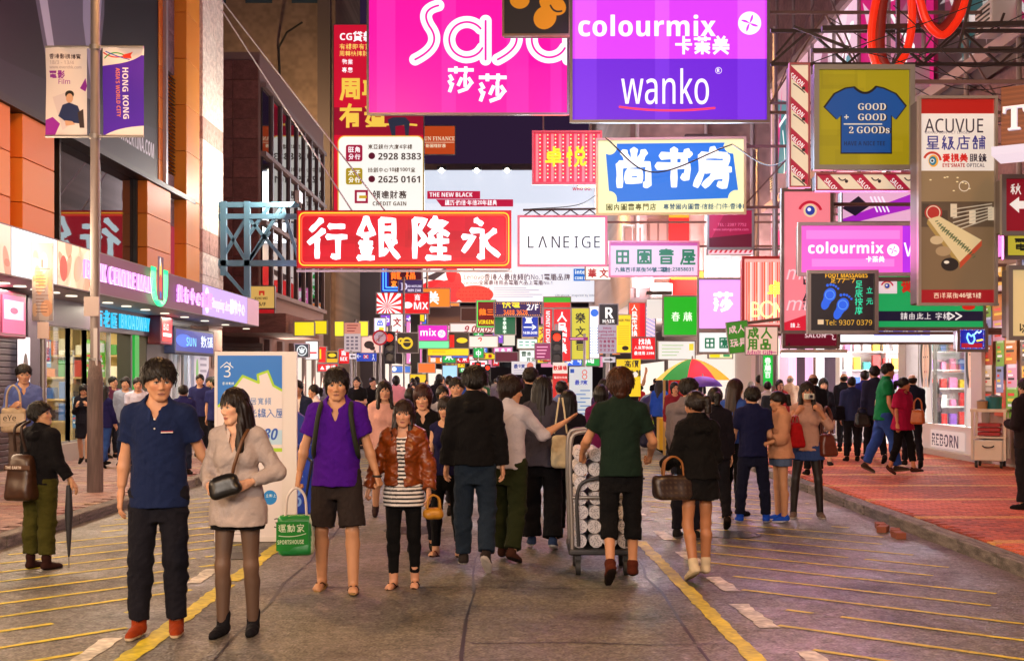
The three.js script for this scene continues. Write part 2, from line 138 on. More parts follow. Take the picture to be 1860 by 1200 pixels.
西: '1 2 19 2;3 6 17 6 17 19 3 19 3 6;8 2 8 9 5 13;12 2 12 11 17 11', 羊: '5 0 7 3;15 0 13 3;2 4 18 4;3 9 17 9;1 14 19 14;10 4 10 20', 洋: '-氵羊', 采: '16 0 3 2;4 4 6 7;10 4 10 7;16 3 14 7;1 10 19 10;10 7 10 20;9 10 1 18;11 10 19 18', 菜: '/艹采', 圭: '3 4 17 4;10 0 10 9;1 9 19 9;3 14 17 14;10 10 10 19;1 19 19 19', 街: '5 0 1 5;6 5 0 11;3 9 3 20;8 4 13 4;10 1 10 8;7 8 14 8;8 12 13 12;10 9 10 17;7 18 14 16;15 4 19 4;14 9 20 9;17 9 17 19 15 18', 號: '2 1 8 1 8 6 2 6 2 1;0 9 10 9;4 9 3 12 8 12 7 19 4 18;14 0 14 4;14 2 19 2;11 5 19 5 18 7;11 5 11 14 9 20;12 9 18 8;14 6 14 11 18 11;14 13 13 17 11 20;16 13 16 18 20 18 20 15', 九: '2 6 14 6 14 18 19 18 19 15;8 0 7 10 1 20', 龍: '5 0 6 2;1 3 10 3;3 5 4 7;8 5 7 7;0 8 11 8;2 10 2 20;2 10 9 10 9 19;2 13 9 13;2 16 9 16;13 0 13 6 19 6;13 3 18 3;13 9 18 9;13 6 13 18 20 18 20 15;13 12 18 12;13 15 18 15', 二: '4 4 16 4;1 16 19 16', 話: '-言舌', 舌: '16 1 4 3;1 7 19 7;10 2 10 12;4 12 16 12 16 19 4 19 4 12', 國: 'o囗或', 或: '1 5 19 5;3 8 9 8 9 13 3 13 3 8;1 17 10 16;12 0 13 11 20 20;18 9 11 20', 内: '3 5 3 20;3 5 17 5 17 19 14 19;10 0 10 9 5 15;10 9 15 15', 圖: 'o囗啚', 啚: '6 1 14 1 14 6 6 6 6 1;10 6 10 9;1 9 19 9;3 12 17 12 17 20 3 20 3 12;7 14 13 14 13 18 7 18 7 14', 專: '2 2 18 2;4 5 16 5 16 10 4 10 4 5;4 7 16 7;10 0 10 12;2 12 17 12;1 14 19 14;14 12 14 20 11 19;5 16 7 18', 門: '2 1 2 20;2 1 8 1 8 8 2 8;2 4 8 4;18 1 18 19 15 19;18 1 12 1 12 8 18 8;12 4 18 4', 以: '4 2 4 16 9 12;10 4 12 8;17 1 16 9 9 20;15 13 19 19', 禾: '16 1 4 3;1 7 19 7;10 2 10 20;10 7 1 16;10 7 19 16', 火: '4 6 5 11;16 5 13 10;10 0 9 10 1 20;10 9 19 20', 秋: '-禾火', 福: '-礻畐', 畐: '2 1 18 1;5 4 15 4 15 8 5 8 5 4;3 11 17 11 17 20 3 20 3 11;10 11 10 20;3 15 17 15', 香: '16 0 5 1;1 4 19 4;10 1 10 10;9 4 1 10;11 4 19 10;5 11 15 11 15 20 5 20 5 11;5 15 15 15', 巷: '3 4 17 4;7 0 7 8;13 0 13 8;1 8 19 8;7 8 1 14;13 8 19 13;6 11 14 11 14 15 6 15;6 11 6 19 15 19 15 17', 港: '-氵巷', 最: '4 0 16 0 16 6 4 6 4 0;4 3 16 3;1 8 19 8;3 8 3 19;8 8 8 20;3 11 8 11;3 14 8 14;1 18 9 17;11 11 18 11 11 20;11 12 19 20', 信: '-亻言', 勹: '7 0 1 8;5 5 18 5 17 18 13 17', 白: '9 0 7 4;3 4 17 4 17 19 3 19 3 4;3 11 17 11', 的: '-白勹', 腦: '2 1 2 14 0 20;2 1 7 1 7 19 5 18;2 7 7 7;2 12 7 12;11 0 9 4 11 7;14 0 12 4 14 7;18 0 16 4 18 7;9 9 19 9 19 20 9 20 9 9;11 12 17 17;16 12 11 17', 全: '10 0 1 9;10 0 19 9;5 9 15 9;4 14 16 14;10 9 10 19;1 19 19 19', 年: '6 0 1 7;5 4 17 4;4 9 16 9;4 9 4 14;1 14 19 14;10 4 10 20', 典: '4 3 16 3 16 13;4 3 4 13;4 8 16 8;8 0 8 13;12 0 12 13;1 13 19 13;6 15 2 20;14 15 18 20', 巧: '-工丂', 工: '2 2 18 2;10 2 10 18;1 18 19 18', 丂: '2 2 18 2;6 2 5 9 16 9 14 19 10 17', 酒: '-氵酉', 酉: '1 1 19 1;3 6 17 6 17 20 3 20 3 6;8 1 8 7 5 12;12 1 12 10 17 10;3 16 17 16', 一: '1 10 19 10', 出: '10 0 10 18;4 3 4 8 16 8 16 3;2 11 2 18 18 18 18 11', 收: '3 3 3 13 8 11;8 0 8 20;13 0 10 8;12 5 20 5;17 5 15 13 9 20;12 7 15 14 20 20', 購: '-貝冓', 冓: '3 2 17 2;2 5 18 5;7 0 7 7;13 0 13 7;1 8 19 8;4 10 4 20;4 10 16 10 16 19;1 15 19 15;10 7 10 17;4 12 16 12', 不: '1 2 19 2;11 2 8 9 1 15;10 7 10 20;12 8 18 14', 三: '3 3 17 3;4 10 16 10;1 18 19 18', 牛: '5 1 2 7;4 5 18 5;1 12 19 12;10 0 10 20', 件: '-亻牛', 候: '5 0 1 8;4 5 4 20;7 5 7 15;9 2 17 2 17 6;8 6 19 6;11 7 9 11;10 10 19 10;8 14 19 14;14 10 13 15 8 20;14 15 19 20', 博: '1 7 7 7;4 1 4 20;9 3 19 3;10 5 18 5 18 11 10 11 10 5;10 8 18 8;14 0 14 12;8 14 20 14;16 12 16 20 13 19;10 16 12 18', 即: '2 2 9 2 9 10 2 10;2 6 9 6;2 2 2 18 8 15;8 12 10 16;12 3 18 3 18 13 15 12;12 3 12 20', 商: '10 0 10 3;1 3 19 3;6 4 8 7;14 4 12 7;3 8 3 20;3 8 17 8 17 19 14 19;8 8 6 12;12 8 14 12;7 13 13 13 13 17 7 17 7 13', 場: '1 7 8 7;4 1 4 16;0 18 8 15;10 1 18 1 18 7 10 7 10 1;10 4 18 4;8 10 20 10;11 10 8 15;9 13 18 13 17 19 14 18;13 13 9 19', 自: '9 0 7 4;3 4 17 4 17 20 3 20 3 4;3 9 17 9;3 14 17 14', 息: '/自心', 捷: '-扌事', 事: '1 3 19 3;4 6 16 6 16 9 4 9 4 6;3 12 17 12;1 14 19 14;10 0 10 20;10 17 18 17', 新: '5 0 6 2;1 3 10 3;3 4 4 7;8 4 7 7;0 8 11 8;1 12 10 12;5 8 5 20;4 13 1 17;7 13 9 16;18 1 13 3;13 3 13 12 11 20;13 9 20 9;17 9 17 20', 業: '7 0 7 6;12 0 12 6;3 2 5 5;17 2 14 5;1 6 19 6;6 7 7 9;13 7 12 9;3 10 17 10;4 12 16 12;1 15 19 15;10 10 10 20;9 15 2 20;11 15 18 20', 款: '1 3 9 3;5 0 5 6;2 6 8 6;1 9 9 9;0 13 10 13;5 13 5 20;3 15 1 18;7 15 9 18;13 0 11 6;12 4 20 4 18 8;15 6 14 13 10 20;15 11 20 20', 營: '3 0 4 3;7 0 6 3;5 0 2 5;5 3 8 5;13 0 14 3;17 0 16 3;15 0 12 5;15 3 18 5;2 9 2 6 18 6 18 9;6 8 14 8 14 12 6 12 6 8;4 14 16 14 16 20 4 20 4 14', 牌: '3 1 3 12 1 20;7 0 7 5;3 5 9 5;3 10 7 10 7 20;14 0 12 3;11 3 19 3 19 10 11 10 11 3;11 6 19 6;15 3 14 10 11 14;10 14 20 14;16 11 16 20', 物: '4 1 2 6;3 4 8 4;1 11 9 9;6 0 6 20;12 0 10 6;11 4 19 4 18 18 15 17;14 4 10 12;17 4 11 16', 等: '5 0 2 4;4 2 9 2;13 0 11 4;12 2 19 2;4 6 16 6;10 4 10 9;1 9 19 9;2 13 18 13;13 10 13 20 10 19;6 15 8 17', 經: '-糸巠', 巠: '2 2 18 2;6 4 3 7 6 10;11 4 8 7 11 10;16 4 13 7 16 10;3 13 17 13;10 13 10 19;1 19 19 19', 覽: '1 1 9 1;1 1 1 8;1 8 9 8;5 1 5 8;12 0 10 4;12 2 19 2;10 6 18 6;4 10 16 10 16 16 4 16 4 10;4 12 16 12;4 14 16 14;8 16 3 20;12 16 12 19 18 19', 代: '6 0 1 8;4 5 4 20;8 7 19 5;12 1 14 12 19 19;16 1 18 3', 貸: '/代貝', 車: '2 3 18 3;4 6 16 6 16 13 4 13 4 6;4 9 16 9;1 16 19 16;10 0 10 20', 门: '4 1 6 3;3 4 3 20;8 3 18 3 18 19 15 19', 際: '-阝祭', 祭: '6 0 1 7;4 3 9 3 4 10;11 2 18 2 12 9;12 4 18 10;6 11 14 11;2 14 18 14;10 14 10 20;6 16 3 19;14 16 17 19', 華: '1 3 19 3;6 0 6 5;14 0 14 5;3 7 17 7;1 11 19 11;6 6 6 14;14 6 14 14;3 14 17 14;1 17 19 17;10 5 10 20',
};
const glyphCache = new Map();
function glyphStrokes(ch) {
if (glyphCache.has(ch)) return glyphCache.get(ch);
const d = GLYPHS[ch] ?? GLYPHS.口; let out;
if (/^[-/o]/.test(d)) {
const names = d[0] === '-' || d[0] === '/' || d[0] === 'o' ? [...d.slice(1)] : [];
const a = names[0], b = names.length > 2 ? names.slice(1).join('') : names[1];
const put = (s, x, y, w, h) => s.map((l) => l.map(([u, v]) => [x + u * w / 20, y + v * h / 20]));
const A = glyphStrokes(a), C = glyphStrokes(b), narrow = '亻氵扌忄礻阝'.includes(a) ? 6 : '言金木貝目糸日王女禾石白舍工'.includes(a) ? 8 : 9.3, low = '艹'.includes(a) ? 5 : a === '雨' ? 8.5 : 9.5;
out = d[0] === '-' ? [...put(A, 0,0, narrow, 20), ...put(C, narrow + 1,0,19 - narrow, 20)] : d[0] === '/' ? [...put(A, 0,0,20, low), ...put(C, 0, low + 0.8,20,19.2 - low)] : [...put(A, 0,0,20,20), ...put(C, 3.5,3.5,13,13)];
} else out = d.split(';').map((s) => { const n = s.trim().split(' ').map(Number), l = []; for (let i = 0; i < n.length; i += 2) l.push([n[i], n[i + 1]]); return l; });
glyphCache.set(ch, out); return out;
}
const isHan = (c) => c >= '\u2e80';
// writes a line: Chinese from strokes, the rest from the font; size is the height of a character, weight the stroke width as a share of it
function write(c, text, x, y, size, color, o = {}) {
const { align = 'left', weight = 0.11, font = 'sans-serif', bold = true, gap = 0.06, vertical = false, italic = false, squeeze = 1, brush = false } = o;
c.font = (italic ? 'italic ' : '') + (bold ? 'bold ' : '') + size + 'px ' + font; c.textBaseline = 'alphabetic'; c.textAlign = 'left';
const runs = []; for (const ch of text) { if (isHan(ch) || vertical) runs.push(ch); else if (runs.length && !isHan(runs[runs.length - 1][0]) ) runs[runs.length - 1] += ch; else runs.push(ch); }
const wide = (r) => isHan(r[0]) ? size * (1 + gap) * squeeze : c.measureText(r).width * squeeze;
const total = vertical ? 0 : runs.reduce((s, r) => s + wide(r), 0); let px = align === 'center' ? x - total / 2 : align === 'right' ? x - total : x, py = y;
c.fillStyle = c.strokeStyle = color;
for (const r of runs) {
if (isHan(r[0])) {
if (brush) for (const l of glyphStrokes(r)) brushStroke(c, l.map(([u, v]) => [px + (u / 20) * size * squeeze, py + (v / 20) * size]), size * weight); else {
c.lineWidth = size * weight; c.lineCap = 'square'; c.lineJoin = 'miter'; c.miterLimit = 3;
for (const l of glyphStrokes(r)) { c.beginPath(); l.forEach(([u, v], i) => { const X = px + (0.05 + 0.9 * u / 20) * size * squeeze, Y = py + (0.05 + 0.9 * v / 20) * size; i ? c.lineTo(X, Y) : c.moveTo(X, Y); }); c.stroke(); }
}
} else { c.save(); c.translate(px, py + size * 0.86); c.scale(squeeze, 1); c.fillText(r, vertical ? size * 0.2 : 0,0); c.restore(); }
if (vertical) py += size * (1 + gap); else px += wide(r);
}
return total;
}
// the outline of a brush stroke: heavy where it starts and turns, tapering at its end
function strokeOutline(l, w) {
const f = [l[0]], left = [], right = []; for (let i = 1; i < l.length; i++) for (let k = 1; k <= 4; k++) f.push([l[i - 1][0] + (l[i][0] - l[i - 1][0]) * k / 4, l[i - 1][1] + (l[i][1] - l[i - 1][1]) * k / 4]);
const n = f.length;
for (let i = 0; i < n; i++) {
const a = f[Math.max(0, i - 1)], b = f[Math.min(n - 1, i + 1)], dx = b[0] - a[0], dy = b[1] - a[1], m = Math.hypot(dx, dy) || 1, t = i / (n - 1), k = w / 2 * (1.1 - 0.38 * Math.sin(Math.PI * Math.min(1, t * 1.15)) - (t > 0.8 ? (t - 0.8) * 2 : 0));
left.push([f[i][0] - dy / m * k, f[i][1] + dx / m * k]); right.unshift([f[i][0] + dy / m * k, f[i][1] - dx / m * k]);
}
const a = f[0], b = f[1], m = Math.hypot(b[0] - a[0], b[1] - a[1]) || 1; right.push([a[0] - (b[0] - a[0]) / m * w * 0.35, a[1] - (b[1] - a[1]) / m * w * 0.35]);
return [...left, ...right];
}
function brushStroke(c, l, w) {
c.lineJoin = 'round'; c.lineCap = 'round'; const o = strokeOutline(l, w);
c.beginPath(); o.forEach(([x, y], i) => i ? c.lineTo(x, y) : c.moveTo(x, y)); c.closePath(); c.fill(); c.lineWidth = w * 0.45; c.stroke();
}
// ---------- printed faces: every print has its place on a shared sheet ----------
const sheets = []; const SHEET = 2048, FINE = 1.8;
function sheetPlace(w, h) {
for (const s of sheets) for (const r of s.rows) if (h <= r.h && h > r.h * 0.6 && r.x + w <= SHEET) { const p = [s, r.x, r.y]; r.x += w; return p; }
let s = sheets[sheets.length - 1];
if (!s || s.y + h > SHEET) { const canvas = document.createElement('canvas'); canvas.width = canvas.height = SHEET; s = { canvas, c: canvas.getContext('2d'), rows: [], y: 0, mats: {} }; sheets.push(s); }
const r = { x: w, y: s.y, h }; s.rows.push(r); s.y += h; return [s, 0, r.y];
}
// draws with draw(c, w, h) in its own units and returns { sheet, uv rectangle }
function print(w, h, draw, fine = FINE) {
fine = Math.min(fine, 1500 / w, 1500 / h); const pw = Math.ceil(w * fine) + 4, ph = Math.ceil(h * fine) + 4, [s, x, y] = sheetPlace(pw, ph), c = s.c;
c.save(); c.beginPath(); c.rect(x, y, pw, ph); c.clip(); c.translate(x + 2, y + 2); c.scale(fine, fine); draw(c, w, h); c.restore();
return { s, u0: (x + 2) / SHEET, u1: (x + 2 + w * fine) / SHEET, v1: 1 - (y + 2) / SHEET, v0: 1 - (y + 2 + h * fine) / SHEET };
}
function printMat(s, level, rough) {
const key = level + '/' + rough; if (s.mats[key]) return s.mats[key];
s.tex ??= (() => { const t = new THREE.CanvasTexture(s.canvas); t.colorSpace = THREE.SRGBColorSpace; return t; })();
const m = new THREE.MeshPhysicalMaterial({ map: s.tex, roughness: rough });
if (level > 0) { m.emissive = new THREE.Color(1,1,1); m.emissiveMap = s.tex; m.emissiveIntensity = level * 1.25; m.color.setScalar(1 - 0.75 * Math.min(1, level)); }
return s.mats[key] = m;
}
function printUV(geo, p) { const uv = geo.attributes.uv; for (let i = 0; i < uv.count; i++) uv.setXY(i, p.u0 + uv.getX(i) * (p.u1 - p.u0), p.v0 + uv.getY(i) * (p.v1 - p.v0)); return geo; }
function printed(parent, name, geo, w, h, draw, level = 1, rough = 0.4, fine) { const p = print(w, h, draw, fine); return part(parent, name, printUV(geo, p), printMat(p.s, level, rough)); }
const fill = (c, color, x, y, w, h) => { c.fillStyle = color; c.fillRect(x, y, w, h); };
const ring = (c, color, x, y, r, lw) => { c.strokeStyle = color; c.lineWidth = lw; c.beginPath(); c.arc(x, y, r, 0,7); c.stroke(); };
const disc = (c, color, x, y, r, ry = r, turn = 0) => { c.fillStyle = color; c.beginPath(); c.ellipse(x, y, r, ry, turn, 0,7); c.fill(); };
const shape = (c, color, pts, line) => { c.beginPath(); pts.forEach(([x, y], i) => i ? c.lineTo(x, y) : c.moveTo(x, y)); if (line) { c.strokeStyle = color; c.lineWidth = line; c.lineCap = c.lineJoin = 'round'; c.stroke(); } else { c.closePath(); c.fillStyle = color; c.fill(); } };
const curve = (c, color, lw, ...p) => { c.strokeStyle = color; c.lineWidth = lw; c.lineCap = 'round'; c.beginPath(); c.moveTo(p[0], p[1]); for (let i = 2; i < p.length; i += 4) c.quadraticCurveTo(p[i], p[i + 1], p[i + 2], p[i + 3]); c.stroke(); };
// ---------- people: distance fields meshed into smooth surfaces ----------
// surface nets over a field f(x, y, z); only blocks near the surface are sampled
function netMesh(f, lo, hi, h, color, pad = 0.006) {
const nx = Math.ceil((hi[0] - lo[0]) / h) + 1, ny = Math.ceil((hi[1] - lo[1]) / h) + 1, nz = Math.ceil((hi[2] - lo[2]) / h) + 1;
const sx = 1, sy = nx, sz = nx * ny, val = new Float32Array(nx * ny * nz).fill(NaN);
const cells = [], B = 8, C = 2, far8 = B * h * 0.87 * 1.25 + pad, far2 = C * h * 0.87 * 1.25 + pad;
for (let k = 0; k < nz - 1; k += B) for (let j = 0; j < ny - 1; j += B) for (let i = 0; i < nx - 1; i += B) {
if (Math.abs(f(lo[0] + (i + B / 2) * h, lo[1] + (j + B / 2) * h, lo[2] + (k + B / 2) * h)) > far8) continue;
for (let kk = k; kk < k + B && kk < nz - 1; kk += C) for (let jj = j; jj < j + B && jj < ny - 1; jj += C) for (let ii = i; ii < i + B && ii < nx - 1; ii += C) {
if (Math.abs(f(lo[0] + (ii + 1) * h, lo[1] + (jj + 1) * h, lo[2] + (kk + 1) * h)) > far2) continue;
const ie = Math.min(ii + C, nx - 1), je = Math.min(jj + C, ny - 1), ke = Math.min(kk + C, nz - 1);
for (let c = kk; c <= ke; c++) for (let b = jj; b <= je; b++) for (let a = ii; a <= ie; a++) { const q = a + b * sy + c * sz; if (val[q] !== val[q]) val[q] = f(lo[0] + a * h, lo[1] + b * h, lo[2] + c * h); }
for (let c = kk; c < ke; c++) for (let b = jj; b < je; b++) for (let a = ii; a < ie; a++) cells.push(a, b, c);
}
}
const vert = new Int32Array(nx * ny * nz).fill(-1), pos = [], idx = [];
const E = [[0,1], [2,3], [4,5], [6,7], [0,2], [1,3], [4,6], [5,7], [0,4], [1,5], [2,6], [3,7]], off = [0, sx, sy, sx + sy, sz, sx + sz, sy + sz, sx + sy + sz], g = new Float64Array(8);
for (let n = 0; n < cells.length; n += 3) {
const a = cells[n], b = cells[n + 1], c = cells[n + 2], q = a + b * sy + c * sz; let m = 0;
for (let e = 0; e < 8; e++) { g[e] = val[q + off[e]]; if (g[e] < 0) m |= 1 << e; }
if (m === 0 || m === 255) continue;
let x = 0, y = 0, z = 0, s = 0;
for (const [u, v] of E) if ((g[u] < 0) !== (g[v] < 0)) { const t = g[u] / (g[u] - g[v]); x += (u & 1) + t * ((v & 1) - (u & 1)); y += ((u >> 1) & 1) + t * (((v >> 1) & 1) - ((u >> 1) & 1)); z += (u >> 2) + t * ((v >> 2) - (u >> 2)); s++; }
vert[q] = pos.length / 3; pos.push(lo[0] + (a + x / s) * h, lo[1] + (b + y / s) * h, lo[2] + (c + z / s) * h);
}
const face = (a, b, c, d, flip) => { if (a < 0 || b < 0 || c < 0 || d < 0) return; if (flip) idx.push(a, c, b, b, c, d); else idx.push(a, b, c, b, d, c); };
for (let n = 0; n < cells.length; n += 3) {
const a = cells[n], b = cells[n + 1], c = cells[n + 2], q = a + b * sy + c * sz, v0 = val[q];
if (vert[q] < 0) continue;
if (b && c && (v0 < 0) !== (val[q + sx] < 0)) face(vert[q - sy - sz], vert[q - sz], vert[q - sy], vert[q], v0 > 0);
if (a && c && (v0 < 0) !== (val[q + sy] < 0)) face(vert[q - sx - sz], vert[q - sz], vert[q - sx], vert[q], v0 < 0);
if (a && b && (v0 < 0) !== (val[q + sz] < 0)) face(vert[q - sx - sy], vert[q - sy], vert[q - sx], vert[q], v0 > 0);
}
const geo = new THREE.BufferGeometry();
geo.setAttribute('position', new THREE.Float32BufferAttribute(pos, 3)); geo.setIndex(idx); geo.computeVertexNormals();
const col = new Float32Array(pos.length);
for (let i = 0; i < pos.length; i += 3) { const k = color ? color(pos[i], pos[i + 1], pos[i + 2]) : [1,1,1]; col[i] = k[0]; col[i + 1] = k[1]; col[i + 2] = k[2]; }
geo.setAttribute('color', new THREE.BufferAttribute(col, 3));
const uv = new Float32Array(pos.length / 3 * 2); for (let i = 0; i < uv.length / 2; i++) { uv[i * 2] = pos[i * 3] * 0.86 + pos[i * 3 + 2] * 0.62; uv[i * 2 + 1] = pos[i * 3 + 1]; } geo.setAttribute('uv', new THREE.BufferAttribute(uv, 2));
return geo;
}
const smin = (a, b, k) => { const h = Math.max(k - Math.abs(a - b), 0) / k; return Math.min(a, b) - h * h * k * 0.25; };
const smax = (a, b, k) => -smin(-a, -b, k);
const cone = (a, b, r1, r2) => { // tapered capsule
const bx = b.x - a.x, by = b.y - a.y, bz = b.z - a.z, il = 1 / Math.max(1e-9, bx * bx + by * by + bz * bz), ax = a.x, ay = a.y, az = a.z, dr = r2 - r1;
return (x, y, z) => { x -= ax; y -= ay; z -= az; let t = (x * bx + y * by + z * bz) * il; t = t < 0 ? 0 : t > 1 ? 1 : t; x -= t * bx; y -= t * by; z -= t * bz; return Math.sqrt(x * x + y * y + z * z) - r1 - dr * t; };
};
const ell = (cx, cy, cz, rx, ry, rz) => { const m = Math.min(rx, ry, rz); return (x, y, z) => { x = (x - cx) / rx; y = (y - cy) / ry; z = (z - cz) / rz; const l = Math.sqrt(x * x + y * y + z * z); return l < 1e-4 ? -m : (l - 1) * l / Math.sqrt(x * x / rx / rx + y * y / ry / ry + z * z / rz / rz); }; };
const join = (list, k) => (x, y, z) => { let d = list[0](x, y, z); for (let i = 1; i < list.length; i++) { const e = list[i](x, y, z); d = e - d > k || d - e > k ? (e < d ? e : d) : smin(d, e, k); } return d; };
const inFrame = (f, origin, R) => { const e = R.elements, ox = origin.x, oy = origin.y, oz = origin.z, [a, b, c, , d, g, h, , i, j, k] = e; return (x, y, z) => { x -= ox; y -= oy; z -= oz; return f(a * x + b * y + c * z, d * x + g * y + h * z, i * x + j * y + k * z); }; };
const LOFT = {
m: [[0.78,0.10,0.085], [0.83,0.140,0.100], [0.92,0.168,0.118], [1.02,0.156,0.112], [1.12,0.150,0.106], [1.25,0.166,0.116], [1.34,0.176,0.114], [1.41,0.160,0.096], [1.46,0.105,0.076], [1.50,0.060,0.062], [1.56,0.05,0.055]],
f: [[0.78,0.10,0.085], [0.83,0.140,0.100], [0.92,0.168,0.118], [1.02,0.142,0.102], [1.10,0.122,0.090], [1.20,0.130,0.096], [1.28,0.142,0.104], [1.35,0.146,0.100], [1.41,0.132,0.084], [1.455,0.088,0.066], [1.50,0.052,0.054], [1.56,0.045,0.05]],
};
function loft(P, grow, wide = 1) {
return (x, y, z) => {
let i = 0; while (i < P.length - 2 && y > P[i + 1][0]) i++;
let t = (y - P[i][0]) / (P[i + 1][0] - P[i][0]); t = t < 0 ? 0 : t > 1 ? 1 : t;
const w = (P[i][1] + (P[i + 1][1] - P[i][1]) * t) * wide + grow, d = P[i][2] + (P[i + 1][2] - P[i][2]) * t + grow, u = x / w, v = z / d, l = Math.sqrt(u * u + v * v);
const side = (l - 1) * (l < 0.3 ? d : l / Math.max(1e-4, Math.sqrt(u * u / w / w + v * v / d / d)));
return Math.max(side, P[0][0] - 0.02 - y, y - P[P.length - 1][0]);
};
}
const mixc = (a, b, t) => [a[0] + (b[0] - a[0]) * t, a[1] + (b[1] - a[1]) * t, a[2] + (b[2] - a[2]) * t];
const lin = (hex) => { const c = new THREE.Color(hex); return [c.r, c.g, c.b]; };
const skinMat = new THREE.MeshPhysicalMaterial({ vertexColors: true, roughness: 0.52, sheen: 0.25, sheenRoughness: 0.5, sheenColor: new THREE.Color(0.5,0.25,0.18) });
const clothBump = texture(512, (u, v) => { const w = tile(u + 0.05 * tile(u, v, 4,150), v, 9,151), x = tile(u, v + 0.04 * tile(u, v, 5,152), 21,153); return 0.5 + 0.5 * Math.abs(w) + 0.3 * Math.abs(x) - 0.3 + tile(u, v, 60,154) * 0.08 + tile(u, v, 220,155) * 0.06; }, false, [1.7,0.7]);
const clothMat = new THREE.MeshPhysicalMaterial({ vertexColors: true, roughness: 0.9, specularIntensity: 0.35, sheen: 0.1, sheenRoughness: 0.6, sheenColor: new THREE.Color(0.2,0.2,0.2), bumpMap: clothBump, bumpScale: 0.011 });
const glossMat = new THREE.MeshPhysicalMaterial({ vertexColors: true, roughness: 0.36 });
const hairMat = new THREE.MeshPhysicalMaterial({ vertexColors: true, roughness: 0.45, specularIntensity: 0.6 });
const dirv = (a, s) => V(a[0] * s, a[1], a[2]).normalize();
// arms: [out, up, forward] of the upper arm, then of the forearm; legs the same
const ARM = { down: [0.16,-1,0.0,0.06,-1,0.14], back: [0.2,-1,-0.25,0.1,-1,0.1], fwd: [0.14,-1,0.25,0.02,-1,0.5], bent: [0.2,-1,0.0,-0.35,0.1,1], bag: [0.28,-1,-0.12,0.0,-0.35,1], hip: [0.6,-1,-0.05,-0.5,-0.2,0.9], phone: [0.15,-1,0.2,-0.35,0.75,0.8] };
const LEG = { stand: [0.04,-1,0.0,0.02,-1,-0.03,0], wide: [0.14,-1,0.02,0.06,-1,-0.03,0], step: [0.03,-1,0.3,0.0,-1,0.12,0.12], behind: [0.03,-1,-0.1,0.0,-1,-0.42,-0.45], lift: [0.02,-1,0.05,0.0,-1,-0.95,-0.8], mid: [0.03,-1,0.1,0.0,-1,-0.1,0] };

